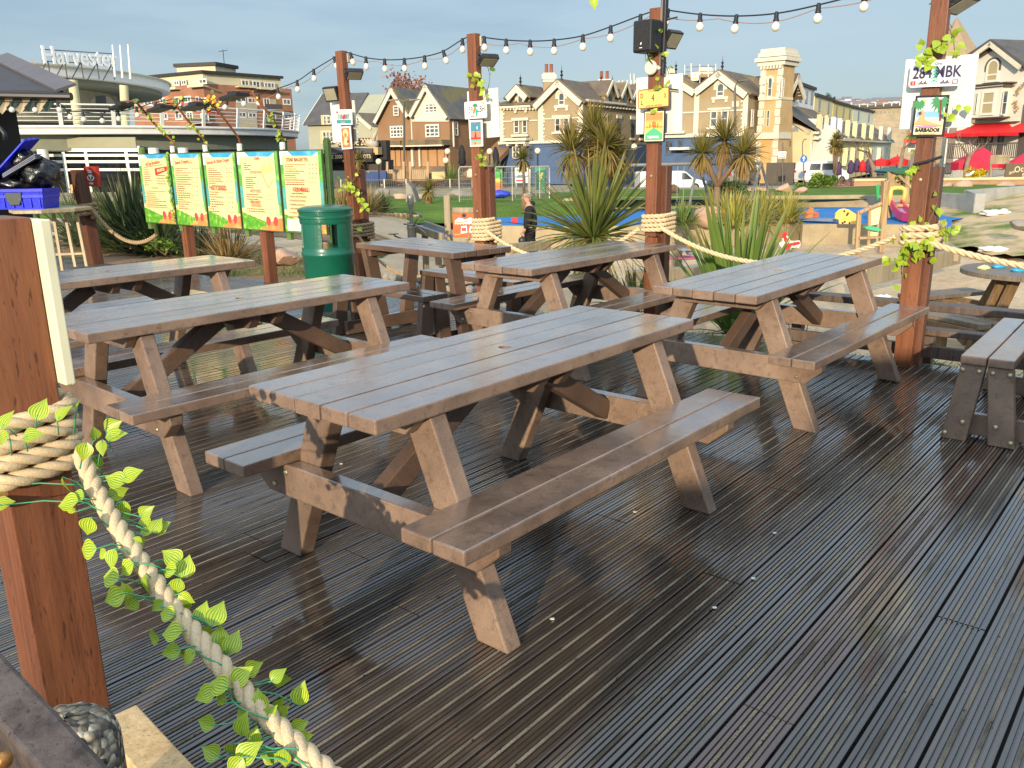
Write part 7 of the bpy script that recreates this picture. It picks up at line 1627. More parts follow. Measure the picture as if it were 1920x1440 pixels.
mb = MB();[Fg.rect(mb,*r,0,.5) for r in ((606,622,216,234),(605,626,245,269),(668,676,219,232),(666,680,246,262))];mb.build('bay',mat('cream_bay',lin(196,172,124),.8,.1,.8),t)
for (x0,x1,y0,y1,m) in ((607,612,217,233,1),(613,621,217,233,1),(606,612,247,266,1),(613,618,247,266,1),(619,625,247,266,1),(669,675,220,232,1),(667,672,248,260,1),(674,679,248,260,1)):
 F5 = Fac(Fg.w(0,0,.51),Fg.w(L,0,.51));window(F5,t,x0,x1,y0,y1,(m,2),fw=.12)
F6 = Fac(at(672,300,87),at(716,300,86));mb = MB();F6.poly(mb,[(672,219),(676,219),(698,238),(716,240),(716,305),(672,305)],-3,0);mb.build('wing_wall',M_GRN,t);mb = MB();F6.poly(mb,[(668,211),(718,213),(716,238),(697,237),(676,218)],-.8,-.05);mb.build('wing_roof',M_SL,t)
mb = MB();rake(F6,mb,(675,219),(698,239),.28,0,.15);mb.build('bargeboard',M_TRIM,t)
Fc = Fac(at(612,320,70),at(726,320,68));t = thing('casino_front','black casino shop front with cream lettering under the grey house','casino',Fc.w(0,-1.2));M_BLKS = plain('black_fascia',lin(26,24,26),.5)
mb = MB();Fc.poly(mb,[(612,320),(612,300),(715,300),(715,320)],-2,0);mb.build('wall',mat('dark_shopfront',lin(62,54,50),.6,.2,1),t)
mb = MB();Fc.rect(mb,614,707,287,304,0,.7);mb.build('fascia',M_BLKS,t);mb = MB();Fc.poly(mb,[(624,276),(704,278),(704,288),(614,287)],-.6,.5);mb.build('awning_roof',mat('grey_canopy',lin(70,68,72),.7,.1,1),t)
mb = MB();Fc.rect(mb,628,692,259,275,-1,-.5);Fc.rect(mb,692,718,263,300,-1.2,-.55);mb.build('upper_sign',M_BLKS,t)
GOLD = plain('sign_gold',lin(226,202,150),.5)
mb = text_mb('LEISURE 2000 CASINO SLOTS',Fc.at(656,294,.71),Fc.X,(0,0,1),.42,.02,'CENTER',None,0,.86);text_mb('ENTRANCE  OPEN DAILY',Fc.at(672,301.5,.71),Fc.X,(0,0,1),.18,.02,'CENTER',mb);text_mb('ARCADE 2000',Fc.at(658,267,-.49),Fc.X,(0,0,1),.72,.02,'CENTER',mb,0,.74);mb.build('lettering',GOLD,t)
mb = MB();Fc.rect(mb,686,712,276,290,-.4,.3);mb.build('plinth',M_CREAMS,t);mb = MB();q = Fc.at(697,270,0);crumple(mb,q,.42,(1.2,.8,.8),14,.35,8);mb.tube([q,q + V((.3,0,.7)),q + V((.45,0,.95))],[.22,.14,.10],7);mb.build('lion_statue',mat('statue_stone',lin(170,160,140),.8,.15,3),t,smooth=True)
# --- brown double gabled house
Fb = Fac(at(706,300,85.5),at(846,300,81));t = thing('gabled_house','brown double gabled house, its right gable top painted white','house',Fb.w(0,-1.5))
z0 = -1.6;lg = [(708,345),(708,226),(739,166),(772,216),(772,345)];rg = [(772,345),(772,216),(803,160),(843,218),(845,345)]
mb = MB();Fb.poly(mb,lg,-11,0);Fb.poly(mb,rg,-11,.02);mb.build('wall',M_BROWNR,t)
mb = MB();Fb.poly(mb,[(773,217),(803,162),(842,218),(842,228),(774,228)],.02,.10);mb.build('gable_panel',mat('white_gable_render',lin(204,196,176),.8,.05,1),t)
def gable_roof(F,par,L_,A_,R__,depth,m,over=.5,name='roof',th=.18):
 for (e,k) in ((L_,1),(R__,-1)):
  mb = MB();a,b = F.at(*A_),F.at(*e);dd = (b - a).normalized();b2 = b + dd * .45;n = F.N.cross(dd);n = n if n.z > 0 else -n
  mb.prism([a + F.N * over,b2 + F.N * over,b2 - F.N * depth,a - F.N * depth],n * th);mb.build(name,m,par)
gable_roof(Fb,t,(708,226),(739,166),(772,216),11,M_SLM);gable_roof(Fb,t,(772,216),(803,160),(843,218),11,M_SLM)
mb = MB()
for a,b in (((706,229),(739,165)),((739,165),(772,217)),((772,217),(803,159)),((803,159),(845,220))): rake(Fb,mb,a,b,.34,.45,.58)
mb.build('bargeboard',M_TRIM,t)
for (x0,x1,y0,y1,m) in ((738,748,198,217,(1,3)),(732,757,236,258,(4,3)),(797,821,193,212,(3,3)),(798,824,233,257,(3,3))):
 F5 = Fac(Fb.w(0,0,.10),Fb.w(Fb.L,0,.10));window(F5,t,x0,x1,y0,y1,m,fw=.13)
mb = MB();
for (x0,x1,ya,yb) in ((716,768,264,273),(768,846,262,272)): Fb.poly(mb,[(x0 + 4,ya),(x1 - 2,ya),(x1,yb),(x0,yb)],.05,1.4)
mb.build('porch_roof',M_SLB,t);mb = MB();Fb.rect(mb,716,768,273,275.5,1.2,1.5);Fb.rect(mb,768,846,272,274.5,1.2,1.5);Fb.rect(mb,774,778,275,312,.05,.3);Fb.rect(mb,788,791,275,312,.05,.3);Fb.rect(mb,773,774.5,217,262,.02,.2);mb.build('porch_trim',M_TRIM,t)
for x0,x1 in ((722,731),(733,742),(744,752),(754,763),(793,803),(806,820),(823,834),(836,843)): mb = MB();Fb.rect(mb,x0,x1,277,312,.02,.12);mb.build('shutter',mat('tan_shutter',lin(176,134,92),.8,.08,1.5),t)
Fbr = Fac(Fb.w(Fb.L,0,0),Fb.w(Fb.L,0,-11));window(Fbr,t,852,858,228,254,(1,2),fw=.12)
mb = MB();Fbr.rect(mb,848,849.2,221,275,.02,.16);mb.build('downpipe',M_TRIM,t)
mb = MB();Fbr.poly(mb,[(846,330),(920,262),(924,268),(850,336)],1.0,3.2);mb.build('outside_stair',M_BROWNR,t)
b = at(746,165,118);mb = MB();mb.lathe([(1.6,b.z - 6),(1.55,b.z - .4),(.001,at(746,140,118).z)],(b.x,118,0),4);tag(mb.build('spire',M_SL),'small grey pointed spire behind the double gabled house','spire')
# --- beige villa with blue ground floor
def villa(F,par,Fr,quo,string_y,zbase=-1.7):
 return
Fv = Fac(at(936,290,84.6),at(1093,290,80));t = thing('beige_villa','beige gabled villa with white quoins and a blue ground floor, left of the yucca top','villa',Fv.w(0,-1.6));Dv = 16
mb = MB();Fv.poly(mb,[(937,198),(1008,194),(1008,345),(937,345)],-Dv,-.25);Fv.poly(mb,[(1008,345),(1008,195),(1050,152),(1093,190),(1093,345)],-Dv,0);Fv.poly(mb,[(955,200),(955,180),(973,162),(991,178),(991,200)],-4,-.2);mb.build('wall',M_BEIGE,t)
gable_roof(Fv,t,(1006,195),(1050,151),(1093,189),Dv,M_SLB,.5);gable_roof(Fv,t,(955,181),(973,161),(991,179),4.2,M_SLB,.45)
mb = MB();zE,zR = Fv.uz(970,197)[1],Fv.uz(995,158)[1];uL,uR = Fv.uz(935,197)[0],Fv.uz(1012,195)[0]
mb.prism([Fv.w(uL - .3,zE,.25),Fv.w(uR,zE,.25),Fv.w(uR + 2,zR,-6),Fv.w(uL + 3.2,zR,-6)],(0,0,.16));mb.prism([Fv.w(uL - .3,zE,.25),Fv.w(uL + 3.2,zR,-6),Fv.w(uL + 3.2,zR,-9),Fv.w(uL - .3,zE,-Dv)],(0,0,.16));mb.build('roof',M_SLB,t)
mb = MB()
for a,b in (((953,183),(973,160)),((973,160),(994,181)),((1004,198),(1050,150)),((1050,150),(1096,191))): rake(Fv,mb,a,b,.5,.42,.60)
Fv.rect(mb,937,1009,198,202,-.25,.25);Fv.rect(mb,1010,1019,195,268,-.05,.10);Fv.rect(mb,1086,1093,190,268,-.05,.10);Fv.rect(mb,936,942,200,268,-.25,-.12)
for k in range(9): y = 205 + 7 * k;Fv.rect(mb,1085 - 2.0 * (k % 2),1087,y,y + 3.5,0,.09);Fv.rect(mb,1019,1021 + 1.5 * (k % 2),y,y + 3.5,0,.09);Fv.rect(mb,941,943 + 1.5 * (k % 2),y,y + 3.5,-.25,-.13)
Fv.rect(mb,942,1010,225.5,227.5,-.25,-.15);Fv.rect(mb,1019,1086,221,223,0,.10);Fv.rect(mb,937,1093,264,269,-.25,.35);Fv.rect(mb,950,998,259,264,0,1.2);Fv.rect(mb,953,995,266,270,0,1.1)
for (x0,x1,y) in ((960,991,221),(1036,1071,216)): Fv.rect(mb,x0,x1,y,y + 5,-.2,.14);Fv.rect(mb,x0,x1,y + 31,y + 35,-.2,.2)
for k in range(12): x = 939 + 6 * k;Fv.rect(mb,x,x + 3,202,206,-.25,.15)
mb.build('stucco_trim',M_TRIM,t)
F5 = Fac(Fv.w(0,0,-.12),Fv.w(Fv.L,0,-.12));hood(F5,t,window(F5,t,971,982,183,201,(1,2),arch=True,fw=.12));hood(Fv,t,window(Fv,t,1047.5,1059,180,197,(1,2),arch=True,fw=.12))
for (x0,x1,y0,y1,F) in ((964,974,225,250,F5),(980,989,225,250,F5),(1041,1051,221,247,Fv),(1057,1067,221,247,Fv)): window(F,t,x0,x1,y0,y1,(1,2),fw=.10)
mb = MB();Fv.rect(mb,937,1094,270,345,-.22,.06);mb.build('ground_floor',M_NAVY,t);F7 = Fac(Fv.w(0,0,.08),Fv.w(Fv.L,0,.08));window(F7,t,961,974,273,297,(2,2),fw=.16);window(F7,t,992,1001,270,300,(1,2),M_NAVY,fw=.1)
mb = MB()
for x in (958,975,990): F7.rect(mb,x,x + 4,270,274,0,.9)
mb.build('portico_bracket',M_TRIM,t)
Fs = Fac(Fv.w(Fv.L,0,0),Fv.w(Fv.L,0,-Dv));us,zs = Fs.uz(1112,195)
mb = MB();Fs.rect(mb,1096,1168,190,194,0,.4);
for k in range(18): u = .5 + .8 * k;Fs.urect(mb,u,u + .4,Fv.uz(1093,196)[1] - .1,Fv.uz(1093,192)[1],.02,.32)
mb.build('eaves',M_TRIM,t)
for u in (6.0,9.5,12.5):   # dormers on the right slope
 z_ = Fv.uz(1093,192)[1];F8 = Fac(Fs.w(u - 1.1,0,-.05),Fs.w(u + 1.1,0,-.05));mb = MB();mb.prism([F8.w(0,z_ - .4),F8.w(2.2,z_ - .4),F8.w(2.2,z_ + 1.0),F8.w(1.1,z_ + 2.1),F8.w(0,z_ + 1.0)],-F8.N * 3.2);mb.build('dormer',M_BEIGE,t)
 mb = MB()
 for s in (0,1): a = F8.w(1.1,z_ + 2.2,.3);b = F8.w(-.2 if s else 2.4,z_ + .8,.3);mb.prism([a,b,b - F8.N * 3.4,a - F8.N * 3.4],(0,0,.12))
 mb.build('dormer_roof',M_SLB,t);mb = MB();F8.urect(mb,.75,1.45,z_ - .3,z_ + 1.0,0,.06);mb.build('dormer_window',M_GLASS,t);mb = MB()
 for s in (0,1): mb.beam(F8.w(1.1,z_ + 2.2,.32),F8.w(-.25 if s else 2.45,z_ + .8,.32),.1,.28)
 mb.build('dormer_bargeboard',M_TRIM,t)
for u in (4.5,8,11.5,14): zz_ = Fs.uz(1120,232)[1];F9 = Fs;mb = MB();Fs.urect(mb,u - .45,u + .45,zz_ - 1.2,zz_ + .6,.02,.07);mb.build('side_window',M_GLASS,t);mb = MB();Fs.urect(mb,u - .6,u + .6,zz_ + .6,zz_ + .95,.02,.14);Fs.urect(mb,u - .6,u + .6,zz_ - 1.45,zz_ - 1.2,.02,.18);mb.build('side_trim',M_TRIM,t)
mb = MB();Fs.urect(mb,0,Dv,-1.7,Fv.uz(1093,270)[1],.02,.10);mb.build('ground_floor',M_NAVY,t)
def chimney(par,x0,x1,y0,y1,Y,pots=2,m=M_BEIGE):
 a,b = at(x0,y1,Y),at(x1,y0,Y);w = b.x - a.x;mb = MB();mb.box(a.x + .1 * w,b.x - .1 * w,Y,Y + w * .7,a.z,b.z - .35);o = mb.build('chimney',m,par);mb = MB()
 mb.box(a.x,b.x,Y - .1 * w,Y + .8 * w,b.z - .8,b.z - .35);mb.box(a.x + .06 * w,b.x - .06 * w,Y - .04 * w,Y + .74 * w,b.z - 1.05,b.z - .8);mb.box(a.x + .1 * w,b.x - .1 * w,Y,Y + .7 * w,b.z - .35,b.z - .2);mb.build('chimney_cap',M_TRIM,o)
 for k in range(pots): mb = MB();mb.lathe([(.18,0),(.15,.75),(.19,.8),(.14,.82)],(lerp(a.x,b.x,(k + 1) / (pots + 1)),Y + w * .3,b.z - .2),10);mb.build('chimney_pot',mat('terracotta',lin(142,84,62),.8,.15,3),o,smooth='auto')
chimney(t,1016,1043,132,171,86);chimney(t,1118,1150,144,163,93,2,M_CREAMS)
def finial(par,x,y,Y,h=1.2): b = at(x,y,Y);mb = MB();mb.lathe([(.10,0),(.06,.3),(.16,.42),(.05,.55),(.12,.75),(.03,.85),(.001,h)],b,8);mb.build('finial',plain('finial_black',lin(40,36,34),.6),par,smooth='auto')
finial(t,976,162,83);finial(t,1053,150,81,1.4);finial(t,1127,160,90);finial(t,1148,163,93)
# scaffolding between the villas
t = thing('scaffold','tube scaffolding rising between the two beige villas','scaffolding',at(1178,330,95));mb = MB()
for x in (1160,1167,1175,1183,1190): mb.tube([at(x,300,94),at(x - 1,138 + (x % 7) * 3,94)],.06,5);mb.tube([at(x + 2,300,97),at(x + 1,150,97)],.06,5)
for y in (172,182,194,206,222,240,258): mb.tube([at(1155,y + 1,94),at(1195,y,94)],.05,5)
for a,b in (((1160,258),(1190,206)),((1190,258),(1165,215))): mb.tube([at(*a,93.8),at(*b,93.8)],.05,5)
mb.build('tube_frame',plain('scaffold_tube',lin(150,146,140),.4,.6),t);mb = MB()
for y in (186,232): mb.beam(at(1160,y,95),at(1194,y - 1,95),2.4,.12)
mb.build('boards',mat('scaffold_board',lin(160,126,84),.8,.15,2),t)
# --- second villa
Fw = Fac(at(1262,285,81.5),at(1402,285,77.5));t = thing('beige_villa','beige villa with a white chimney stack in scaffolding, beside the stained tower','villa',Fw.w(0,-1.6));Dw = 13
mb = MB();Fw.poly(mb,[(1262,345),(1262,150),(1306,168),(1306,345)],-Dw,0);Fw.poly(mb,[(1306,345),(1306,168),(1351,135),(1402,173),(1402,345)],-Dw,.02);mb.build('wall',M_BEIGE,t)
gable_roof(Fw,t,(1306,169),(1351,134),(1402,173),Dw,M_SLB,.45);gable_roof(Fw,t,(1222,168),(1262,140),(1306,168),Dw,M_SLB,.45)
mb = MB()
for a,b in (((1260,139),(1308,170)),((1304,170),(1351,133)),((1351,133),(1405,175))): rake(Fw,mb,a,b,.55,.4,.58)
Fw.rect(mb,1302,1311,172,255,.02,.14);Fw.rect(mb,1393,1402,174,255,.02,.12);Fw.rect(mb,1276,1302,210,212.5,.02,.1);Fw.rect(mb,1311,1393,207,209.5,.02,.12);Fw.rect(mb,1240,1402,250,257,0,.45);Fw.rect(mb,1245,1290,246,251,0,.9);Fw.rect(mb,1328,1371,202,206,.02,.18);Fw.rect(mb,1326,1372,238,242,.02,.22);Fw.rect(mb,1373,1386,190,200,.02,.08)
for k in range(8): y = 180 + 8 * k;Fw.rect(mb,1391 - 1.6 * (k % 2),1393,y,y + 4,.02,.1)
mb.build('stucco_trim',M_TRIM,t);hood(Fw,t,window(Fw,t,1344,1358,163,181,(1,2),arch=True,fw=.12))
for x0,x1 in ((1332,1345),(1352,1366)): window(Fw,t,x0,x1,207,238,(1,2),fw=.12)
mb = MB();Fw.rect(mb,1240,1403,257,345,.03,.1);mb.build('ground_floor',M_NAVY,t);F7 = Fac(Fw.w(0,0,.12),Fw.w(Fw.L,0,.12))
for (x0,x1,y0,y1) in ((1247,1262,263,290),(1270,1280,262,284)): window(F7,t,x0,x1,y0,y1,(1,2),M_NAVY,fw=.1)
mb = MB();F7.rect(mb,1265,1302,276,281,0,1.2);mb.build('porch_canopy',M_TRIM,t)
Fx = Fac(Fw.w(Fw.L,0,.02),Fw.w(Fw.L,0,-Dw));mb = MB();Fx.urect(mb,0,Dw,-1.7,Fw.uz(1402,257)[1],.02,.08);mb.build('side_base',M_CREAMS,t);window(Fx,t,1408,1412,205,238,(1,2),fw=.1)
chimney(t,1309,1337,122,145,86,0,M_CREAMS);chimney(t,1250,1268,124,140,84,0,M_TRIM);finial(t,1354,134,79,1.4);finial(t,1267,139,82)
sf = thing('scaffold','rooftop scaffold with a white advert board round the chimney','scaffolding',at(1310,150,84));mb = MB()
for x in (1284,1296,1312,1328,1342): mb.tube([at(x,160,83.5),at(x,118 + (x % 5),83.5)],.05,5)
for y in (125,134,145): mb.tube([at(1282,y + 1,83.5),at(1344,y - 1,83.5)],.04,5)
mb.build('tube_frame',plain('scaffold_tube',lin(150,146,140),.4,.6),sf);mb = MB();mb.beam(at(1286,144,84.5),at(1342,143,84.5),2,.2);mb.build('boards',mat('scaffold_board',lin(160,126,84),.8,.15,2),sf)
mb = MB();a = Fac(at(1296,150,82.8),at(1310,150,82.5));a.rect(mb,1296,1310,135,151,0,.05);a.poly(mb,[(1300,143),(1303,137),(1306,143)],.05,.06,1);a.rect(mb,1299,1307,145,148,.05,.06,1);mb.build('advert_board',[WHITE,YEL],sf)
# --- stained tower
Ft = Fac(at(1418,285,79),at(1458,285,77.6));Ftr = Fac(Ft.w(Ft.L,0,0),Ft.w(Ft.L,0,-2.3));t = thing('stone_tower','tall stained cream tower with paired arched windows','tower',Ft.w(0,-1.6));W_ = Ft.L;Dt = 2.3
zt = Ft.uz(1438,124)[1];mb = MB();Ft.urect(mb,0,W_,-1.7,zt,-Dt,0);mb.build('shaft',M_CREAMS,t)
mb = MB()
for k,(dz,e) in enumerate(((0,.25),(.35,.45),(.75,.25),(1.1,.1))): Ft.urect(mb,-e,W_ + e,zt + dz,zt + dz + .32,-Dt - e,e)
for k in range(7): u = W_ * (k + .2) / 7;Ft.urect(mb,u,u + .16,zt - .28,zt,0,.28)
Ft.urect(mb,-.12,W_ + .12,Ft.uz(1438,254)[1] - .3,Ft.uz(1438,252)[1] + .15,-Dt,.3);Ft.urect(mb,-.05,W_ + .05,Ft.uz(1438,185)[1] - .12,Ft.uz(1438,185)[1] + .1,-Dt,.12)
for u in (-.06,W_ - .5):
 for k in range(16): Ft.urect(mb,u + .06 * (k % 2),u + .5 + .06 * (k % 2),-1 + k * .68,-1 + k * .68 + .6,.0,.06)
mb.build('cornice',M_TRIM,t)
for (x0,x1,y0,y1) in ((1428,1436,150,181),(1440,1448,150,181)): hood(Ft,t,window(Ft,t,x0,x1,y0,y1,(1,2),arch=True,fw=.1),M_TRIM,.55)
for (x0,x1,y0,y1) in ((1427,1433,207,237),(1438,1443,207,237)): window(Ft,t,x0,x1,y0,y1,(1,2),fw=.1)
mb = MB();Ft.rect(mb,1420,1444,262,306,.02,.06);mb.build('tan_panel',mat('tan_panel_render',lin(190,150,92),.85,.08,.7),t)
for (x0,x1,y0,y1) in ((1461,1464,148,182),(1466,1469,147,182)): window(Ftr,t,x0,x1,y0,y1,(1,2),fw=.12)
Fh = Fac(at(1463,285,80.6),at(1488,285,82.6));mb = MB();Fh.poly(mb,[(1464,345),(1464,170),(1478,152),(1486,176),(1486,345)],-4,0);mb.build('wing_wall',M_CREAMS,t);gable_roof(Fh,t,(1464,176),(1478,141),(1489,180),4,M_SLB,1.0,'wing_roof')
mb = MB()
for a,b in (((1478,141),(1492,184)),((1461,178),(1478,141))): rake(Fh,mb,a,b,.4,.9,1.05)
for k in range(4): y = 160 + 6 * k;x = 1484 + 1.6 * k;Fh.rect(mb,x,x + 3,y,y + 2.5,.4,.95)
mb.build('bracketed_eaves',M_TRIM,t)
for (x0,x1) in ((1469,1472),(1474,1477),(1479,1482)): window(Fh,t,x0,x1,208,240,(1,1),fw=.1)
Fd = Fac(at(1436,330,75),at(1488,330,73.5));mb = MB();Fd.rect(mb,1436,1488,305,347,-.3,0);Fd.rect(mb,1449,1457,312,346,0,.03);tag(mb.build('boundary_wall',mat('dark_grey_wall',lin(86,78,68),.85,.1,.9)),'dark grey boundary wall at the foot of the tower','wall')
# --- pastel terrace receding to the right
tc = [(1483,1521,1546,84,90,lin(214,210,190),lin(200,182,142),222,246,244,'pale end house with a big grey oval wall mark, first of the pastel terrace'),(1546,1546,1572,90,99,lin(222,222,216),lin(190,198,210),236,246,247,'pale blue terraced house, second of the row'),
     (1572,1572,1602,100,112,lin(222,208,160),lin(216,200,150),240,258,258,'cream yellow terraced house behind the pollarded tree'),(1602,1602,1634,112,128,lin(226,206,130),lin(222,206,150),246,262,260,'yellow terraced house with a columned porch'),(1634,1634,1668,128,146,lin(216,214,190),lin(206,204,184),250,264,264,'pale green terraced house beside the vine post board')]
for i,(xa,xb,xc,Ya,Yb,ca,cb2,yr,ye,ye2,lb) in enumerate(tc):
 F = Fac(at(xb,300,Ya),at(xc,300,Yb));t = thing('terraced_house',lb,'terraced house',F.w(0,-1.8),group='pastel terrace beyond the tower');mw = mat('terrace_render_%s' % 'abcde'[i],cb2,.85,.08,.6);ms = mat('terrace_side_%s' % 'abcde'[i],ca,.85,.06,.6)
 ze = F.uz(xb,ye)[1];zr = ze + 3.4;Dd = 9;L = F.L
 mb = MB();F.urect(mb,0,L,-2,ze,-Dd,0);mb.build('wall',mw,t)
 if i == 0: mb = MB();F0 = Fac(at(1483,300,86),at(1521,300,83.9));F0.poly(mb,[(1483,345),(1483,222),(1520,244),(1521,345)],-4,.04);mb.build('side_wall',ms,t);mb = MB();rake(F0,mb,(1483,220),(1522,246),.3,.05,.3);mb.build('bargeboard',M_TRIM,t);mb = MB();pts = [F0.at(1492 + 8 * cos(2 * PI * k / 20) * (1 if True else 1),257 + 20 * sin(2 * PI * k / 20),.05) for k in range(20)];mb.prism(pts,F0.N * .03);mb.build('wall_mark',mat('grey_oval',lin(150,160,168),.8),t)
 mb = MB();mb.prism([F.w(-.3,ze,.4),F.w(L + .2,ze,.4),F.w(L + .2,zr,-Dd / 2),F.w(-.3 - (3.5 if i == 0 else 0),zr,-Dd / 2)],(0,0,.14));mb.build('roof',M_SL if i == 0 else M_SLB,t)
 mb = MB();F.urect(mb,.1,L - .1,zr - 2.0,zr + 1.3,-Dd - 3,-Dd * .35);mb.build('attic',ms,t);mb = MB();F.urect(mb,-.1,L + .1,zr + 1.3,zr + 1.6,-Dd - 3.2,-Dd * .35 + .2);mb.build('attic_roof',M_DARKT,t)
 FA = Fac(F.w(0,0,-Dd * .35),F.w(L,0,-Dd * .35));n = 2 + i % 2
 for k in range(n): u = L * (k + .5) / n;mb = MB();FA.urect(mb,u - .55,u + .55,zr - .3,zr + 1.0,.02,.07);mb.build('attic_window',M_GLASS,t)
 for k in range(2):
  for zz_ in (-.2,2.9): u = L * (.28 + .46 * k);mb = MB();F.urect(mb,u - .75,u + .75,zz_ - .15,zz_ + 1.9,0,.45);wb = mb.build('bay',mw,t);mb = MB();F.urect(mb,u - .5,u + .5,zz_ + .1,zz_ + 1.7,.45,.5);wf = mb.build('window',M_FRAME,t);mb = MB();F.urect(mb,u - .42,u + .42,zz_ + .18,zz_ + .86,.5,.515);F.urect(mb,u - .42,u + .42,zz_ + .94,zz_ + 1.62,.5,.515);mb.build('pane',M_GLASS,wf)
 mb = MB();F.urect(mb,-.05,L + .05,2.45,2.62,0,.55);F.urect(mb,-.05,L + .05,ze - .25,ze,0,.5);mb.build('moulding',M_TRIM,t)
# stone terrace above, on the hillside
Fk = Fac(at(1535,280,190),at(1760,280,180));t = thing('hillside_terrace','long grey stone terrace row on the slope under the far hill houses','terrace row',Fk.w(0,-2));mb = MB();Fk.poly(mb,[(1535,300),(1535,205),(1760,196),(1760,300)],-10,0);mb.build('wall',m_brick('rubble_stone',lin(140,126,104),lin(168,152,124),lin(150,138,118),.25),t)
mb = MB();Fk.poly(mb,[(1528,206),(1560,201),(1765,191),(1765,198),(1535,208)],-10,.6);mb.build('roof',M_DARKT,t)
for k in range(13): x = 1566 + 15 * k;mb = MB();Fk.rect(mb,x,x + 2.2,197 - .05 * (x - 1566) * .8,203 - .05 * (x - 1566) * .8,.1,.8);mb.build('chimney',M_RENDER,t)
mb = MB()
for k in range(22): x = 1570 + 8 * k;Fk.rect(mb,x,x + 3,212 - .04 * (x - 1570),216 - .04 * (x - 1570),.02,.08)
mb.build('window_row',mat('row_window',lin(120,110,96),.5),t)
# far hill with its houses
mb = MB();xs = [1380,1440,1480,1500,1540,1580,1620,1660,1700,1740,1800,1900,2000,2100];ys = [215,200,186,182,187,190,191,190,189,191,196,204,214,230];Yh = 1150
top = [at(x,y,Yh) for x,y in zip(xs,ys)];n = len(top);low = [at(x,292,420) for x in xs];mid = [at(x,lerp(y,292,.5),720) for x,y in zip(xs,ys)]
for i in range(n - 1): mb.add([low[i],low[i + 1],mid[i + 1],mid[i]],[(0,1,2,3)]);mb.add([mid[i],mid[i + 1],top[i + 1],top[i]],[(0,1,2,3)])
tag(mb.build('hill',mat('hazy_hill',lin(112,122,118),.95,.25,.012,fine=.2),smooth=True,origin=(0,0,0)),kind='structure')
q = random.Random(17);M_HW = [mat('far_white_wall',lin(206,204,200),.9),mat('far_tan_wall',lin(188,170,156),.9)];M_HR = [mat('far_grey_roof',lin(112,110,116),.9),mat('far_brown_roof',lin(126,104,96),.9)]
hp = None;spots = []
for row in range(6):
 x = 1488 + q.uniform(0,5)
 while x < 1700:
  yt = 189 if x > 1530 else 192;y = yt + 4 + row * 4.5 + q.uniform(-1,1)
  if row < 5 or x < 1560: spots.append((x,y,row))
  x += q.uniform(6.5,12)
def far_house(wm,rm):
 t = thing('far_house','distant house on the hill','house',local=True,group='houses on the far hillside');mb = MB();mb.box(-6,6,0,7,-3,5);mb.build('wall',wm,t);mb = MB();mb.prism([(-6.6,-.6,5),(-6.6,7.6,5),(-6.6,3.5,8.5)],(13.2,0,0));mb.build('roof',rm,t);return t
prot = [far_house(M_HW[a],M_HR[b]) for a,b in ((0,0),(0,1),(1,1))]
for i,(x,y,row) in enumerate(spots):
 Y = 1130 - row * 95;p = at(x,y,Y - 8);k = q.choice((0,0,0,1,2));o = prot[i] if i < 3 else copy_tree(prot[k]);o.location = p;s = q.uniform(.55,.9) * Y / 1100;o.scale = (s,s,s);o.rotation_euler = (0,0,q.uniform(-.5,.2));o['label'] = 'small distant house among many on the far hillside'
for i,(x,y,r) in enumerate(((1490,182,5),(1500,180,7),(1512,181,6),(1524,183,5),(1552,182,8),(1545,186,5),(1563,186,5),(1496,190,5),(1575,205,5),(1540,205,4))):
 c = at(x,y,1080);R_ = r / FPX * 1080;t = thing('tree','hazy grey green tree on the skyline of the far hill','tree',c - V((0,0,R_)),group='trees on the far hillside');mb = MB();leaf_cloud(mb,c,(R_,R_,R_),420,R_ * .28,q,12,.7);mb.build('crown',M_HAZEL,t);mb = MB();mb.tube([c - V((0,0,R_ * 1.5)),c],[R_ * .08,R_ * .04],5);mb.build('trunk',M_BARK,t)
# spire behind the vine post
b = at(1778,290,105);z1_ = at(1797,31,105).z;z0_ = at(1790,112,105).z;mb = MB();cxs = at(1795,110,105).x;mb.lathe([(3.4,-2),(3.4,z0_ - 1),(3.7,z0_ - .8),(3.3,z0_),(.12,z1_ - .2),(.001,z1_)],(cxs - .6,105,0),8);tag(mb.build('church_spire',mat('spire_stone',lin(148,128,102),.9,.22,.35,.3,4,fine=.2)),'stone church spire rising behind the vine covered post','spire')
# --- white pub
Fp = Fac(at(1828,285,64),at(1935,285,59.5));t = thing('white_pub','white gabled pub with red awnings at the right edge','pub',Fp.w(0,-.8));M_WP = mat('pub_white_render',lin(214,208,190),.8,.05,.7);M_BRT = plain('brown_trim',lin(84,70,58),.6)
mb = MB();Fp.poly(mb,[(1828,340),(1828,106),(1868,80),(1925,122),(1935,128),(1935,340)],-9,0);mb.build('wall',M_WP,t);gable_roof(Fp,t,(1829,104),(1868,78),(1925,121),9,M_SL,.55)
mb = MB();rake(Fp,mb,(1830,105),(1868,78),.30,.45,.6);rake(Fp,mb,(1868,78),(1926,123),.30,.45,.6);mb.build('bargeboard',M_TRIM,t);mb = MB()
for a,b in (((1838,104),(1868,84)),((1868,84),(1918,122))):
 rake(Fp,mb,a,b,.07,.02,.10);A,B = Fp.at(a[0],a[1] + 5),Fp.at(b[0],b[1] + 5)
 for k in range(9): p = A.lerp(B,(k + .5) / 9);mb.obox(p + Fp.N * .06 + V((0,0,.1)),Fp.X * .06,V((0,0,.12)),Fp.N * .05)
mb.build('dentil',M_BRT,t);w_ = window(Fp,t,1849,1873,126,154,(1,2),arch=True,fw=.16,blind=mat('drawn_blind',lin(170,156,116),.5,.08,1));hood(Fp,t,w_,M_BRT,.35)
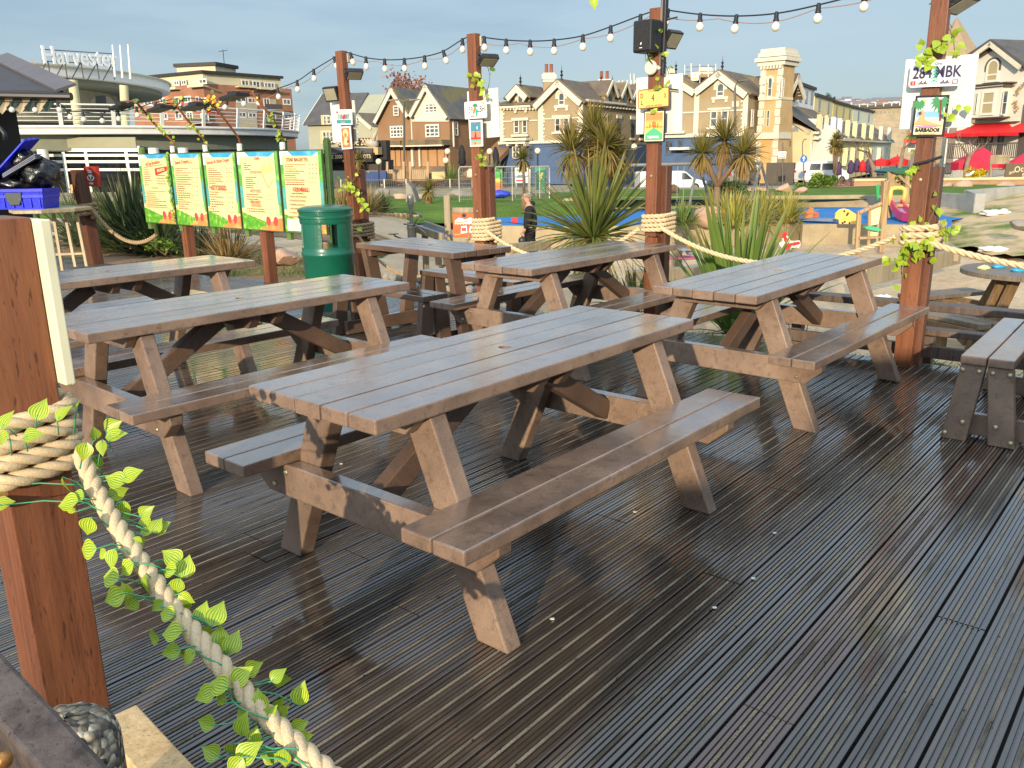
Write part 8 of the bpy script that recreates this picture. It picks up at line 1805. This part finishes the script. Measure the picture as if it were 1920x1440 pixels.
mb = MB();Fp.rect(mb,1830,1907,157,159.5,0,1.0);Fp.rect(mb,1834,1903,163,165,0,.9);Fp.rect(mb,1826,1894,220,222.5,0,.9);Fp.rect(mb,1826,1912,229,231,0,.3);mb.build('string_course',M_BRT,t)
mb = MB();Fp.rect(mb,1833,1892,160,221,.02,.8);mb.build('bay',M_WP,t);F5 = Fac(Fp.w(0,0,.82),Fp.w(Fp.L,0,.82));window(F5,t,1840,1866,170,216,(1,2),fw=.16,blind=mat('drawn_blind',lin(170,156,116),.5,.08,1));window(F5,t,1880,1890,170,215,(1,2),fw=.12);window(F5,t,1829,1833,175,214,(1,1),fw=.05)
mb = MB();Fp.rect(mb,1912,1935,195,340,.02,.12);mb.build('dark_bay',plain('pub_dark_bay',lin(96,86,76),.7),t)
window(Fp,t,1832,1860,254,300,(3,3),plain('pub_door_frame',lin(96,82,60),.5),fw=.16);window(Fp,t,1870,1880,252,300,(1,2),M_BRT,fw=.1);window(Fp,t,1912,1920,250,300,(1,2),M_BRT,fw=.1)
cS = Fp.at(1935,183,.25);mb = MB()
for i,ch in enumerate('THE SPINNING'): a = rad(222 - 15 * i);p = cS + Fp.X * cos(a) * 1.05 + V((0,0,sin(a) * 1.05));d_ = Fp.X * sin(a) + V((0,0,-cos(a)));text_mb(ch,p,d_,V((0,0,sin(a))) + Fp.X * cos(a),.42,.04,'CENTER',mb,0,.9)
mb.build('arched_lettering',mat('pub_letter',lin(170,124,66),.6),t)
M_REDC = mat('red_canvas',lin(206,26,28),.7,.08,1.2);M_REDP = mat('crimson_canvas',lin(188,30,56),.7,.10,.8)
def awning(F,par,x0,x1,xa,xb,y0,y1,out=1.6): 
 mb = MB();a,b,c_,d_ = F.at(xa,y0,.05),F.at(xb,y0,.05),F.at(x1,y1,.05) + F.N * out,F.at(x0,y1,.05) + F.N * out;e0,e1 = F.at(x0 - 0,y1,.05),F.at(x1,y1,.05);mb.add([a,b,c_,d_,e0,e1],[(0,3,2,1),(0,4,3),(1,2,5)]);mb.add([d_,c_,c_ - V((0,0,.22)),d_ - V((0,0,.22))],[(0,3,2,1)]);return mb.build('awning',M_REDC,par)
awning(Fp,t,1822,1868,1830,1866,232,250);awning(Fp,t,1866,1907,1868,1893,232,249);awning(Fp,t,1787,1822,1797,1820,237,251);awning(Fp,t,1908,1945,1915,1940,231,248)
Fq = Fac(at(1690,285,66),at(1828,285,64));mb = MB();Fq.rect(mb,1772,1828,232,340,-6,0);mb.build('side_wing',M_WP,t);mb = MB();Fq.rect(mb,1776,1789,240,325,0,.3);Fq.rect(mb,1706,1724,280,330,0,.4);mb.build('grey_pier',mat('grey_pier_paint',lin(116,108,100),.8,.06,1),t);mb = MB();Fq.rect(mb,1704,1728,246,285,-3,0);mb.build('porch',M_WP,t);awning(Fq,t,1694,1722,1706,1720,248,262)
tb = thing('balcony_railing','black vertical bar railing in front of the white pub','railing',at(1850,300,58));Fr2 = Fac(at(1776,300,59.5),at(1935,300,56));mb = MB()
for k in range(46): u = Fr2.L * k / 45;z = Fr2.uz(1850,297)[1];Fr2.urect(mb,u,u + .05,z,z + .95,0,.05)
z = Fr2.uz(1850,297)[1];Fr2.urect(mb,0,Fr2.L,z + .92,z + 1.0,-.01,.07);Fr2.urect(mb,0,Fr2.L,z,z + .06,-.01,.07);mb.build('bars',plain('railing_dark',lin(60,50,44),.6),tb)

# ---------------------------------------------------------------- street and promenade
def rz(Y): return -.62 - max(Y - 46,0) * .023
def gp(px,Y): p = at(px,300,Y);return V((p.x,Y,rz(Y)))
def vehicle(name,label,cat,c,ang,L,W,prof,paint,wins,wheels,wr,lights=()):
 """prof: side outline (x along, z up); wins: side glass outlines; lights: (x, z, y, colour)"""
 t = thing(name,label,cat,c,ang,local=True);mb = MB();mb.prism([(x,-W / 2,z) for x,z in prof],(0,W,0));mb.build('body',paint,t,bevel=.07,seg=3)
 for i,w in enumerate(wins):
  for s in (-1,1): mb = MB();mb.prism([(x,s * (W / 2 - .004),z) for x,z in w],(0,s * .012,0));mb.build('side_window',M_GLASS,t)
 for x in wheels:
  for s in (-1,1):
   mb = MB();mb.lathe([(wr * .6,-.1),(wr,-.08),(wr,.08),(wr * .6,.1)],(x,s * (W / 2 - .08),wr),18,0,(0,1,0));wo = mb.build('wheel',plain('tyre',lin(28,28,28),.8),t,smooth='auto');mb = MB();mb.lathe([(wr * .6,-.09),(wr * .58,.09)],(x,s * (W / 2 - .06),wr),14,0,(0,1,0));mb.build('rim',M_GALV,wo)
 for x,z,y,m,nm in lights: mb = MB();mb.obox((x,y,z),(.05,0,0),(0,.13,0),(0,0,.08));mb.build(nm,m,t)
 return t
WP = mat('white_paint',lin(226,224,216),.3,.03,2,coat=.5);SP = mat('champagne_paint',lin(160,150,136),.3,.05,2,metal=.5,coat=.6);LRED = plain('tail_red',lin(180,24,24),.3);LWH = plain('lamp_clear',lin(220,220,210),.15)
van = [(-1.9,.2),(-1.9,1.05),(-1.8,1.14),(.6,1.14),(.75,1.08),(1.2,.72),(1.75,.6),(1.85,.42),(1.85,.2)]
vehicle('van','plain white van parked beyond the swing frame','van',gp(1258,48.6),0.02,3.8,1.5,van,WP,[[(.5,.68),(.5,1.04),(.7,1.04),(1.1,.68)]],(-1.25,1.25),.24,[(1.82,.5,-.55,LWH,'headlight'),(1.82,.5,.55,LWH,'headlight')])
sv = [(-2.0,.3),(-2.02,1.0),(-1.85,1.72),(-1.6,1.80),(.5,1.80),(.9,1.65),(1.35,1.1),(1.95,.95),(2.05,.6),(2.0,.3)]
vehicle('van','small white van with dark side windows behind the rounded green bush','van',gp(1543,70),.25,4.1,1.7,sv,WP,[[(-1.75,1.1),(-1.65,1.6),(-.75,1.6),(-.75,1.1)],[(-.6,1.1),(-.6,1.6),(.5,1.6),(.95,1.1)]],(-1.3,1.3),.30,[(-1.98,1.0,-.7,LRED,'tail_light'),(-1.98,1.0,.7,LRED,'tail_light')])
cp = [(-2.0,.3),(-2.05,.85),(-1.9,1.0),(-1.3,1.40),(-.2,1.46),(.4,1.36),(1.0,.98),(1.8,.84),(2.05,.6),(2.0,.3)]
vehicle('car','silver beige hatchback with red tail lights by the dark wall','car',gp(1398,71),1.05,4.1,1.7,cp,SP,[[(-1.5,1.02),(-1.15,1.32),(-.3,1.38),(-.3,1.0)],[(-.2,1.0),(-.2,1.38),(.35,1.3),(.85,.98)]],(-1.25,1.3),.30,[(-2.0,.85,-.65,LRED,'tail_light'),(-2.0,.85,.65,LRED,'tail_light')])
M_POLE = mat('street_metal',lin(92,88,78),.5,.12,4,metal=.3)
def pole(name,label,cat,px,y0,y1,Y,r=.07,group=None):
 a,b = at(px,y1,Y),at(px - (y1 - y0) * .005,y0,Y);t = thing(name,label,cat,a,group=group);mb = MB();mb.tube([a - V((0,0,.3)),b],[r,r * .7],8);mb.build('pole',M_POLE,t,smooth='auto');return t,b
t,b = pole('street_lamp','tall double armed street lamp in front of the double gabled house','street lamp',758,190,348,62,.10,'tall street lamps')
for s in (-1,1): mb = MB();mb.tube([b,b + V((s * .35,0,.15)),b + V((s * .9,0,.05))],.04,6);mb.obox(b + V((s * .75,0,.09)),(.35,0,.02),(0,.14,0),(0,0,.05));mb.build('lamp_arm',M_POLE,t)
t,b = pole('street_lamp','tall single armed street lamp in front of the second beige villa','street lamp',1379,164,346,60,.11,'tall street lamps');mb = MB();mb.tube([b,b + V((.1,0,.3)),b + V((.7,0,.45))],.05,6);mb.obox(b + V((.55,0,.45)),(.4,0,.04),(0,.15,0),(0,0,.06));mb.build('lamp_arm',M_POLE,t)
t,b = pole('road_sign','white edged triangular warning sign on a grey pole by the tower','road sign',1468,268,345,66,.06);F = Flat(at(1459,297,65.8),(1,0,0),(0,0,1));k = 65.8 / FPX;mb = F.slab(0,14 * k,0,12 * k,.03,WHITE);mb.build('plate',WHITE,t);F.poly([(1 * k,1 * k),(13 * k,1 * k),(7 * k,11 * k)],RED);F.poly([(3 * k,2.2 * k),(11 * k,2.2 * k),(7 * k,8.8 * k)],WHITE);F.rect(6.3 * k,7.7 * k,3 * k,6 * k,INK);F.build('print',t)
t,b = pole('road_sign','round blue sign with a white upward arrow','road sign',1507,290,342,64,.05);q = at(1507,298,63.9);k = 64 / FPX;F = Flat(q,(1,0,0),(0,0,1));F.oval(0,0,6.5 * k,6.5 * k,plain('sign_blue',lin(40,110,190),.4),0,20);F.rect(-.9 * k,.9 * k,-4 * k,2 * k,WHITE);F.poly([(-3 * k,1 * k),(3 * k,1 * k),(0,5 * k)],WHITE);F.build('sign_plate',t)
t,b = pole('street_pole','thin grey pole with a curled top behind the arrow sign','pole',1505,268,340,70,.05);mb = MB();mb.tube([b,b + V((.1,0,.25)),b + V((.3,0,.3))],.04,6);mb.build('hook',M_POLE,t)
t,b = pole('street_pole','slim grey pole in front of the cream terrace house','pole',1578,275,328,66,.045);t,b = pole('street_board','small red notice board beside the small white van','notice board',1534,304,318,72,.05);mb = MB();q = at(1535,309,71.8);mb.obox(q,(.2,0,0),(0,.02,0),(0,0,.25));mb.build('board',RED,t)
M_GLOBE = mat('lamp_globe',lin(226,214,176),.3,.04,5)
for (x,y,y1,Y,lb) in ((710,303,345,47,'globe lamp standing before the blue low wall'),(836,301,345,46,'globe lamp on a black post in front of the brown house porch'),(839,284,300,47,'upper globe lamp near the outside stair'),(918,284,330,47,'globe lamp left of the blue villa door'),(1008,283,320,47,'globe lamp in front of the blue ground floor'),(1189,275,320,46,'globe lamp just left of the loudspeaker post')):
 a,b = at(x,y1,Y),at(x,y,Y);t = thing('globe_lamp',lb,'street lamp',a,group='globe lamps along the promenade');mb = MB();mb.tube([V((a.x,Y,min(a.z,-.5))),b - V((0,0,.12))],.04,8);mb.lathe([(.08,-.2),(.05,-.13)],b,8);mb.build('post',M_BLKM,t);mb = MB();mb.ball(b,.16,14);mb.build('globe',M_GLOBE,t,smooth=True)
def closed_parasol(px,y0,y1,Y,m,label,r=.2,grp='closed parasols'):
 a,b = at(px,y1,Y),at(px,y0,Y);h = b.z - a.z;t = thing('parasol',label,'parasol',a,group=grp);mb = MB();mb.tube([V((a.x,Y,min(a.z,rz(Y)))),b],.03,6);mb.build('pole',M_POLE,t);mb = MB();n = 12
 mb.lathe([(r * .45,0),(r,h * .12),(r * .75,h * .45),(r * .9,h * .6),(r * .5,h * .85),(.02,h)],a,n);mb.v = [(p[0] + .03 * sin(i * 2.6),p[1],p[2]) for i,p in enumerate(mb.v)];mb.build('canopy',m,t,smooth=True)
BLKC = mat('black_canvas',lin(30,28,32),.8,.15,3);PURC = mat('purple_canvas',lin(70,52,84),.8,.15,3);CRMC = mat('cream_canvas',lin(210,198,168),.8,.08,3)
closed_parasol(867,271,311,50,BLKC,'tall closed black parasol left of the plate 159 post',.23);closed_parasol(930,275,316,50,BLKC,'closed black parasol at the corner of the beige villa',.22);closed_parasol(883,316,333,42,CRMC,'small closed cream parasol behind the mesh fence',.22)
closed_parasol(1616,300,323,62,M_REDC,'closed red parasol among the purple ones',.28)
for x,y in ((1571,303),(1594,300),(1606,297),(1626,298),(1634,300)): closed_parasol(x,y,y + 26,63,PURC,'closed purple parasol near the red one outside the terrace',.26,'closed purple parasols')
def open_parasol(cx,y_top,xl,xr,y_rim,Y,label,m):
 a,l,r = at(cx,y_top,Y),at(xl,y_rim,Y),at(xr,y_rim,Y);R_ = (r.x - l.x) / 2;c = V(((l.x + r.x) / 2,Y,l.z));t = thing('parasol',label,'parasol',V((c.x,Y,-.3)),group='open red parasols outside the pub');mb = MB();ap = V((c.x + (a.x - c.x) * .6,Y,a.z))
 rim = [c + V((R_ * (1 if abs(cos(k_)) > .5 else 1) * cos(k_),R_ * .8 * sin(k_),0)) for k_ in [2 * PI * i / 8 + PI / 8 for i in range(8)]]
 for i in range(8): p,q_ = rim[i],rim[(i + 1) % 8];md = (p + q_) / 2 * .5 + ap * .5 - V((0,0,.08));mb.add([ap,p,q_],[(0,1,2)]);d = V((0,0,-.38));mb.add([p,p + d,(p + q_) / 2 + d * 1.1,q_ + d,q_],[(0,1,2,3,4)])
 mb.build('canopy',m,t);mb = MB();mb.tube([V((c.x,Y,-.6)),ap + V((0,0,.1))],.035,6);mb.build('pole',M_POLE,t)
open_parasol(1845,275,1787,1882,305,47,'large open red parasol in front of the pub railing',M_REDP);open_parasol(1925,283,1890,1965,306,46,'open red parasol cut by the right edge of the photo',M_REDP);open_parasol(1682,292,1664,1702,300,62,'small open red parasol right of the pollarded tree',M_REDC);open_parasol(1652,296,1640,1666,301,62,'small open red parasol left of the pollarded tree',M_REDC)
t = thing('timber_sign','blank grey plank sign on two posts below the red parasol','sign',at(1874,333,42));mb = MB();a,b = at(1855,308,42),at(1894,290,42)
for k in range(3): mb.box(a.x,b.x,42 - .03,42,lerp(a.z,b.z,k / 3) + .01,lerp(a.z,b.z,(k + 1) / 3))
mb.build('plank',M_SLEEP,t);mb = MB()
for x in (1857,1890): mb.beam(at(x,335,42.05),at(x,300,42.05),.08,.08,up=(0,1,0))
mb.beam(at(1857,316,42.05),at(1890,316,42.05),.05,.05);mb.build('frame',M_SLEEP,t)
t = thing('pub_board','dark grey board with cream handwriting on the terrace edge','sign',at(1905,335,41.5));Fq2 = Flat(at(1883,335,41.5),(1,0,0),(0,0,1));k = 41.5 / FPX;Fq2.slab(0,52 * k,0,27 * k,.06,plain('board_olive',lin(98,84,62),.7)).build('board',plain('board_olive',lin(98,84,62),.7),t)
CRS = plain('script_cream',lin(226,206,160),.6);Fq2.text('Ocean',34 * k,17 * k,15 * k,CRS,.9,rad(6));Fq2.text('Bar',38 * k,6 * k,9 * k,CRS);Fq2.text('dine',12 * k,11 * k,8 * k,CRS,.8,rad(25));Fq2.build('script',t)
# terrace wall of the pub and the gull on it
mb = MB();a,b = at(1598,362,40.5),at(1990,358,39);zc = at(1800,337,40).z;mb.beam(V((a.x,a.y,(-.6 + zc) / 2)),V((b.x,b.y,(-.6 + zc) / 2)),.35,zc + .6);t = thing('terrace_wall','low brick terrace wall with pale coping behind the boulders','wall',a);mb.build('brickwork',m_brick('terrace_brick',lin(150,106,80),lin(172,130,98),lin(160,140,116)),t);mb = MB();mb.beam(V((a.x,a.y,zc + .05)),V((b.x,b.y,zc + .05)),.48,.10);mb.build('coping',mat('coping_stone',lin(214,184,136),.8,.08,2),t)
g = at(1818,332,39.5);g.z = zc + .24;t = thing('gull','grey and white gull standing on the terrace wall coping','gull',g - V((0,0,.14)))
skin_obj('body',[g + V((-.20,0,-.03)),g + V((-.08,0,0)),g + V((.05,0,.02)),g + V((.11,0,.09)),g + V((.14,0,.14)),g + V((.22,0,.125))],[(i,i + 1) for i in range(5)],[.02,.062,.066,.042,.04,.008],plain('gull_white',lin(230,228,224),.6),t,root=2)
mb = MB();mb.ball(g + V((-.07,0,.025)),.07,12,sq=(2.3,1.0,.62));mb.build('wings',plain('gull_grey',lin(150,152,156),.6),t,smooth=True);mb = MB();mb.tube([g + V((.18,0,.128)),g + V((.235,0,.12))],[.014,.003],6);mb.build('beak',YEL,t)
for s in (-.02,.02): mb = MB();mb.tube([g + V((.0,s,-.04)),g + V((.01,s,-.14))],.006,5);mb.build('leg',ORG,t)
# mesh fence panels, banners and notices behind the play area
for i,(x0,x1,Y,lb) in enumerate(((862,927,33.5,'wire mesh fence panel with a bent tube frame right of the closed black parasol'),(929,992,33,'wire mesh fence panel directly behind the walking man'),(994,1030,33.6,'wire mesh fence panel half hidden by the big yucca'))):
 a,b = at(x0,384,Y),at(x1,312,Y + .3);a = V((a.x,a.y,-.40));t = thing('mesh_fence',lb,'fence panel',a,group='wire mesh fence panels');mb = MB();h = b.z - a.z;w = b.x - a.x;P_ = lambda u,v: V((a.x + w * u,lerp(a.y,b.y,u),a.z + h * v))
 mb.tube([P_(0,-.05),P_(0,.93),P_(.04,1),P_(.96,1),P_(1,.93),P_(1,-.05)],.028,8);mb.tube([P_(0,.03),P_(1,.03)],.024,6);mb.tube([P_(.5,.03),P_(.5,1)],.02,6);mb.build('tube_frame',mat('galv_fence',lin(176,172,158),.4,.1,5,metal=.4),t,smooth='auto');mb = MB()
 for k in range(1,18): mb.tube([P_(k / 18,.03),P_(k / 18,1)],.0055,3,cap=False)
 for k in range(1,7): mb.tube([P_(0,k / 7),P_(1,k / 7)],.0055,3,cap=False)
 mb.build('wire_mesh',plain('mesh_wire',lin(150,148,138),.5,.4),t)
def banner(x0,x1,y0,y1,Y,m,label,cat,shape=None,extra=None,group=None):
 a,b = at(x0,y1,Y),at(x1,y0,Y);w,h = b.x - a.x,b.z - a.z;t = thing(cat.replace(' ','_'),label,cat,a,group=group);f = Flat(a,(1,0,0),(0,0,1));f.slab(0,w,0,h,.03,m).build('cloth',m,t)
 if extra: extra(f,w,h);f.build('print',t)
 mb = MB();mb.tube([V((a.x,Y + .04,-.5)),V((a.x,Y + .04,b.z))],.02,6);mb.tube([V((b.x,Y + .04,-.5)),V((b.x,Y + .04,b.z))],.02,6);mb.build('poles',M_GALV,t)
banner(927,941,318,359,34.5,mat('banner_green',lin(70,170,70),.6,.2,2),'green over orange feather banner behind the mesh fence','banner',None,lambda f,w,h: (f.rect(0,w,0,h * .45,mat('banner_orange',lin(214,120,60),.6,.15,2)),f.oval(w * .5,h * .5,w * .45,h * .09,YEL)))
banner(966,990,314,343,34.8,WHITE,'white notice with dark and red lettering behind the mesh fence','notice',None,lambda f,w,h: (f.rect(w * .1,w * .9,h * .75,h * .9,GRN),f.rect(w * .15,w * .7,h * .45,h * .5,INK),f.rect(w * .15,w * .8,h * .34,h * .39,INK),f.rect(w * .08,w * .6,h * .1,h * .2,RED)))
banner(1005,1023,312,356,34.5,mat('banner_jade',lin(40,140,96),.6,.12,2),'tall jade green banner left of the big yucca','banner',None,lambda f,w,h: f.poly([(w * .3,h * .4),(w * .5,h * .42),(w * .75,h * .75),(w * .5,h * .72)],YEL))
mb = MB();q = at(934,364,33);crumple(mb,q,.26,(1.8,.7,.5),16,.3,3);tag(mb.build('tarpaulin',plain('tarp_blue',lin(50,70,190),.5),smooth=True),'crumpled blue tarpaulin at the foot of the mesh fence','tarpaulin')
# far railing, blue wall, pens, shed
t = thing('railing','long black upright railing across the far side of the lawn','railing',at(770,350,45.2));a,b = at(640,352,45.2),at(1010,350,44.4);h = at(770,337,45).z - at(770,352,45).z;mb = MB()
for k in range(90): p = a.lerp(b,k / 89);mb.obox(p + V((0,0,h / 2)),(.014,0,0),(0,.014,0),(0,0,h / 2))
for s in (.05,.97): mb.beam(a + V((0,0,h * s)),b + V((0,0,h * s)),.03,.04)
mb.build('bars',M_BLKM,t);mb = MB()
for k in range(10): p = a.lerp(b,k / 9);mb.obox(p + V((0,0,h * .5)),(.03,0,0),(0,.03,0),(0,0,h * .55))
mb.build('uprights',M_GALV,t)
poly_wall('garden_wall',[at(640,350,45.6),at(1010,348,44.9)],-.6,-.18,.2,mat('stone_kerb_wall',lin(150,136,112),.9,.2,2),'low stone kerb under the far black railing')
mb = MB();F = Fac(at(676,320,48.5),at(726,320,48.2));F.poly(mb,[(676,340),(676,326),(692,326),(692,321),(724,321),(724,340)],-.2,0);tag(mb.build('blue_wall',mat('blue_wall_paint',lin(36,62,112),.7,.1,1)),'stepped dark blue low wall below the casino','wall')
for (x0,x1,Y,lb) in ((726,757,49,'left wooden paling pen below the double gabled house'),(769,802,48.5,'right wooden paling pen below the double gabled house')):
 t = thing('paling_fence',lb,'fence',at(x0,338,Y),group='wooden paling pens');mb = MB();n = 9
 for k in range(n): x = lerp(x0,x1,(k + .5) / n);p,q = at(x,339,Y),at(x,318,Y);mb.box(p.x - .045,p.x + .045,Y,Y + .03,p.z,q.z)
 for y in (321,334): mb.beam(at(x0,y,Y + .06),at(x1,y,Y + .06),.05,.09)
 mb.build('palings',M_PW,t);mb = MB()
 for x in (x0,x1): mb.beam(at(x,340,Y),at(x,303,Y),.12,.12,up=(0,1,0))
 mb.build('post',M_PW,t)
t = thing('shed','little wooden shed with a curved felt roof by the outside stair','shed',at(822,338,48));mb = MB();a,b = at(810,338,48),at(834,320,48);mb.box(a.x,b.x,48,49,a.z,b.z);mb.build('wall',M_PINE,t);mb = MB();w = (b.x - a.x) / 2 + .1;c = (a.x + b.x) / 2;mb.prism([(c - w,47.9,b.z - .02),(c + w,47.9,b.z - .02),(c + w * .6,47.9,b.z + .18),(c,47.9,b.z + .25),(c - w * .6,47.9,b.z + .18)],(0,1.2,0));mb.build('roof',mat('felt_brown',lin(110,94,76),.9),t)
# a yellow plastic leaf dangling at the top edge
mb = MB();q = at(1113,-6,7.6);vleaf(mb,q,(.1,0,-1),(-.2,-1,.1),.10,.7,.0,.1);tag(mb.build('plastic_leaf',M_VLEAF,smooth=True),'single pale yellow plastic leaf dangling at the top edge','artificial leaf')
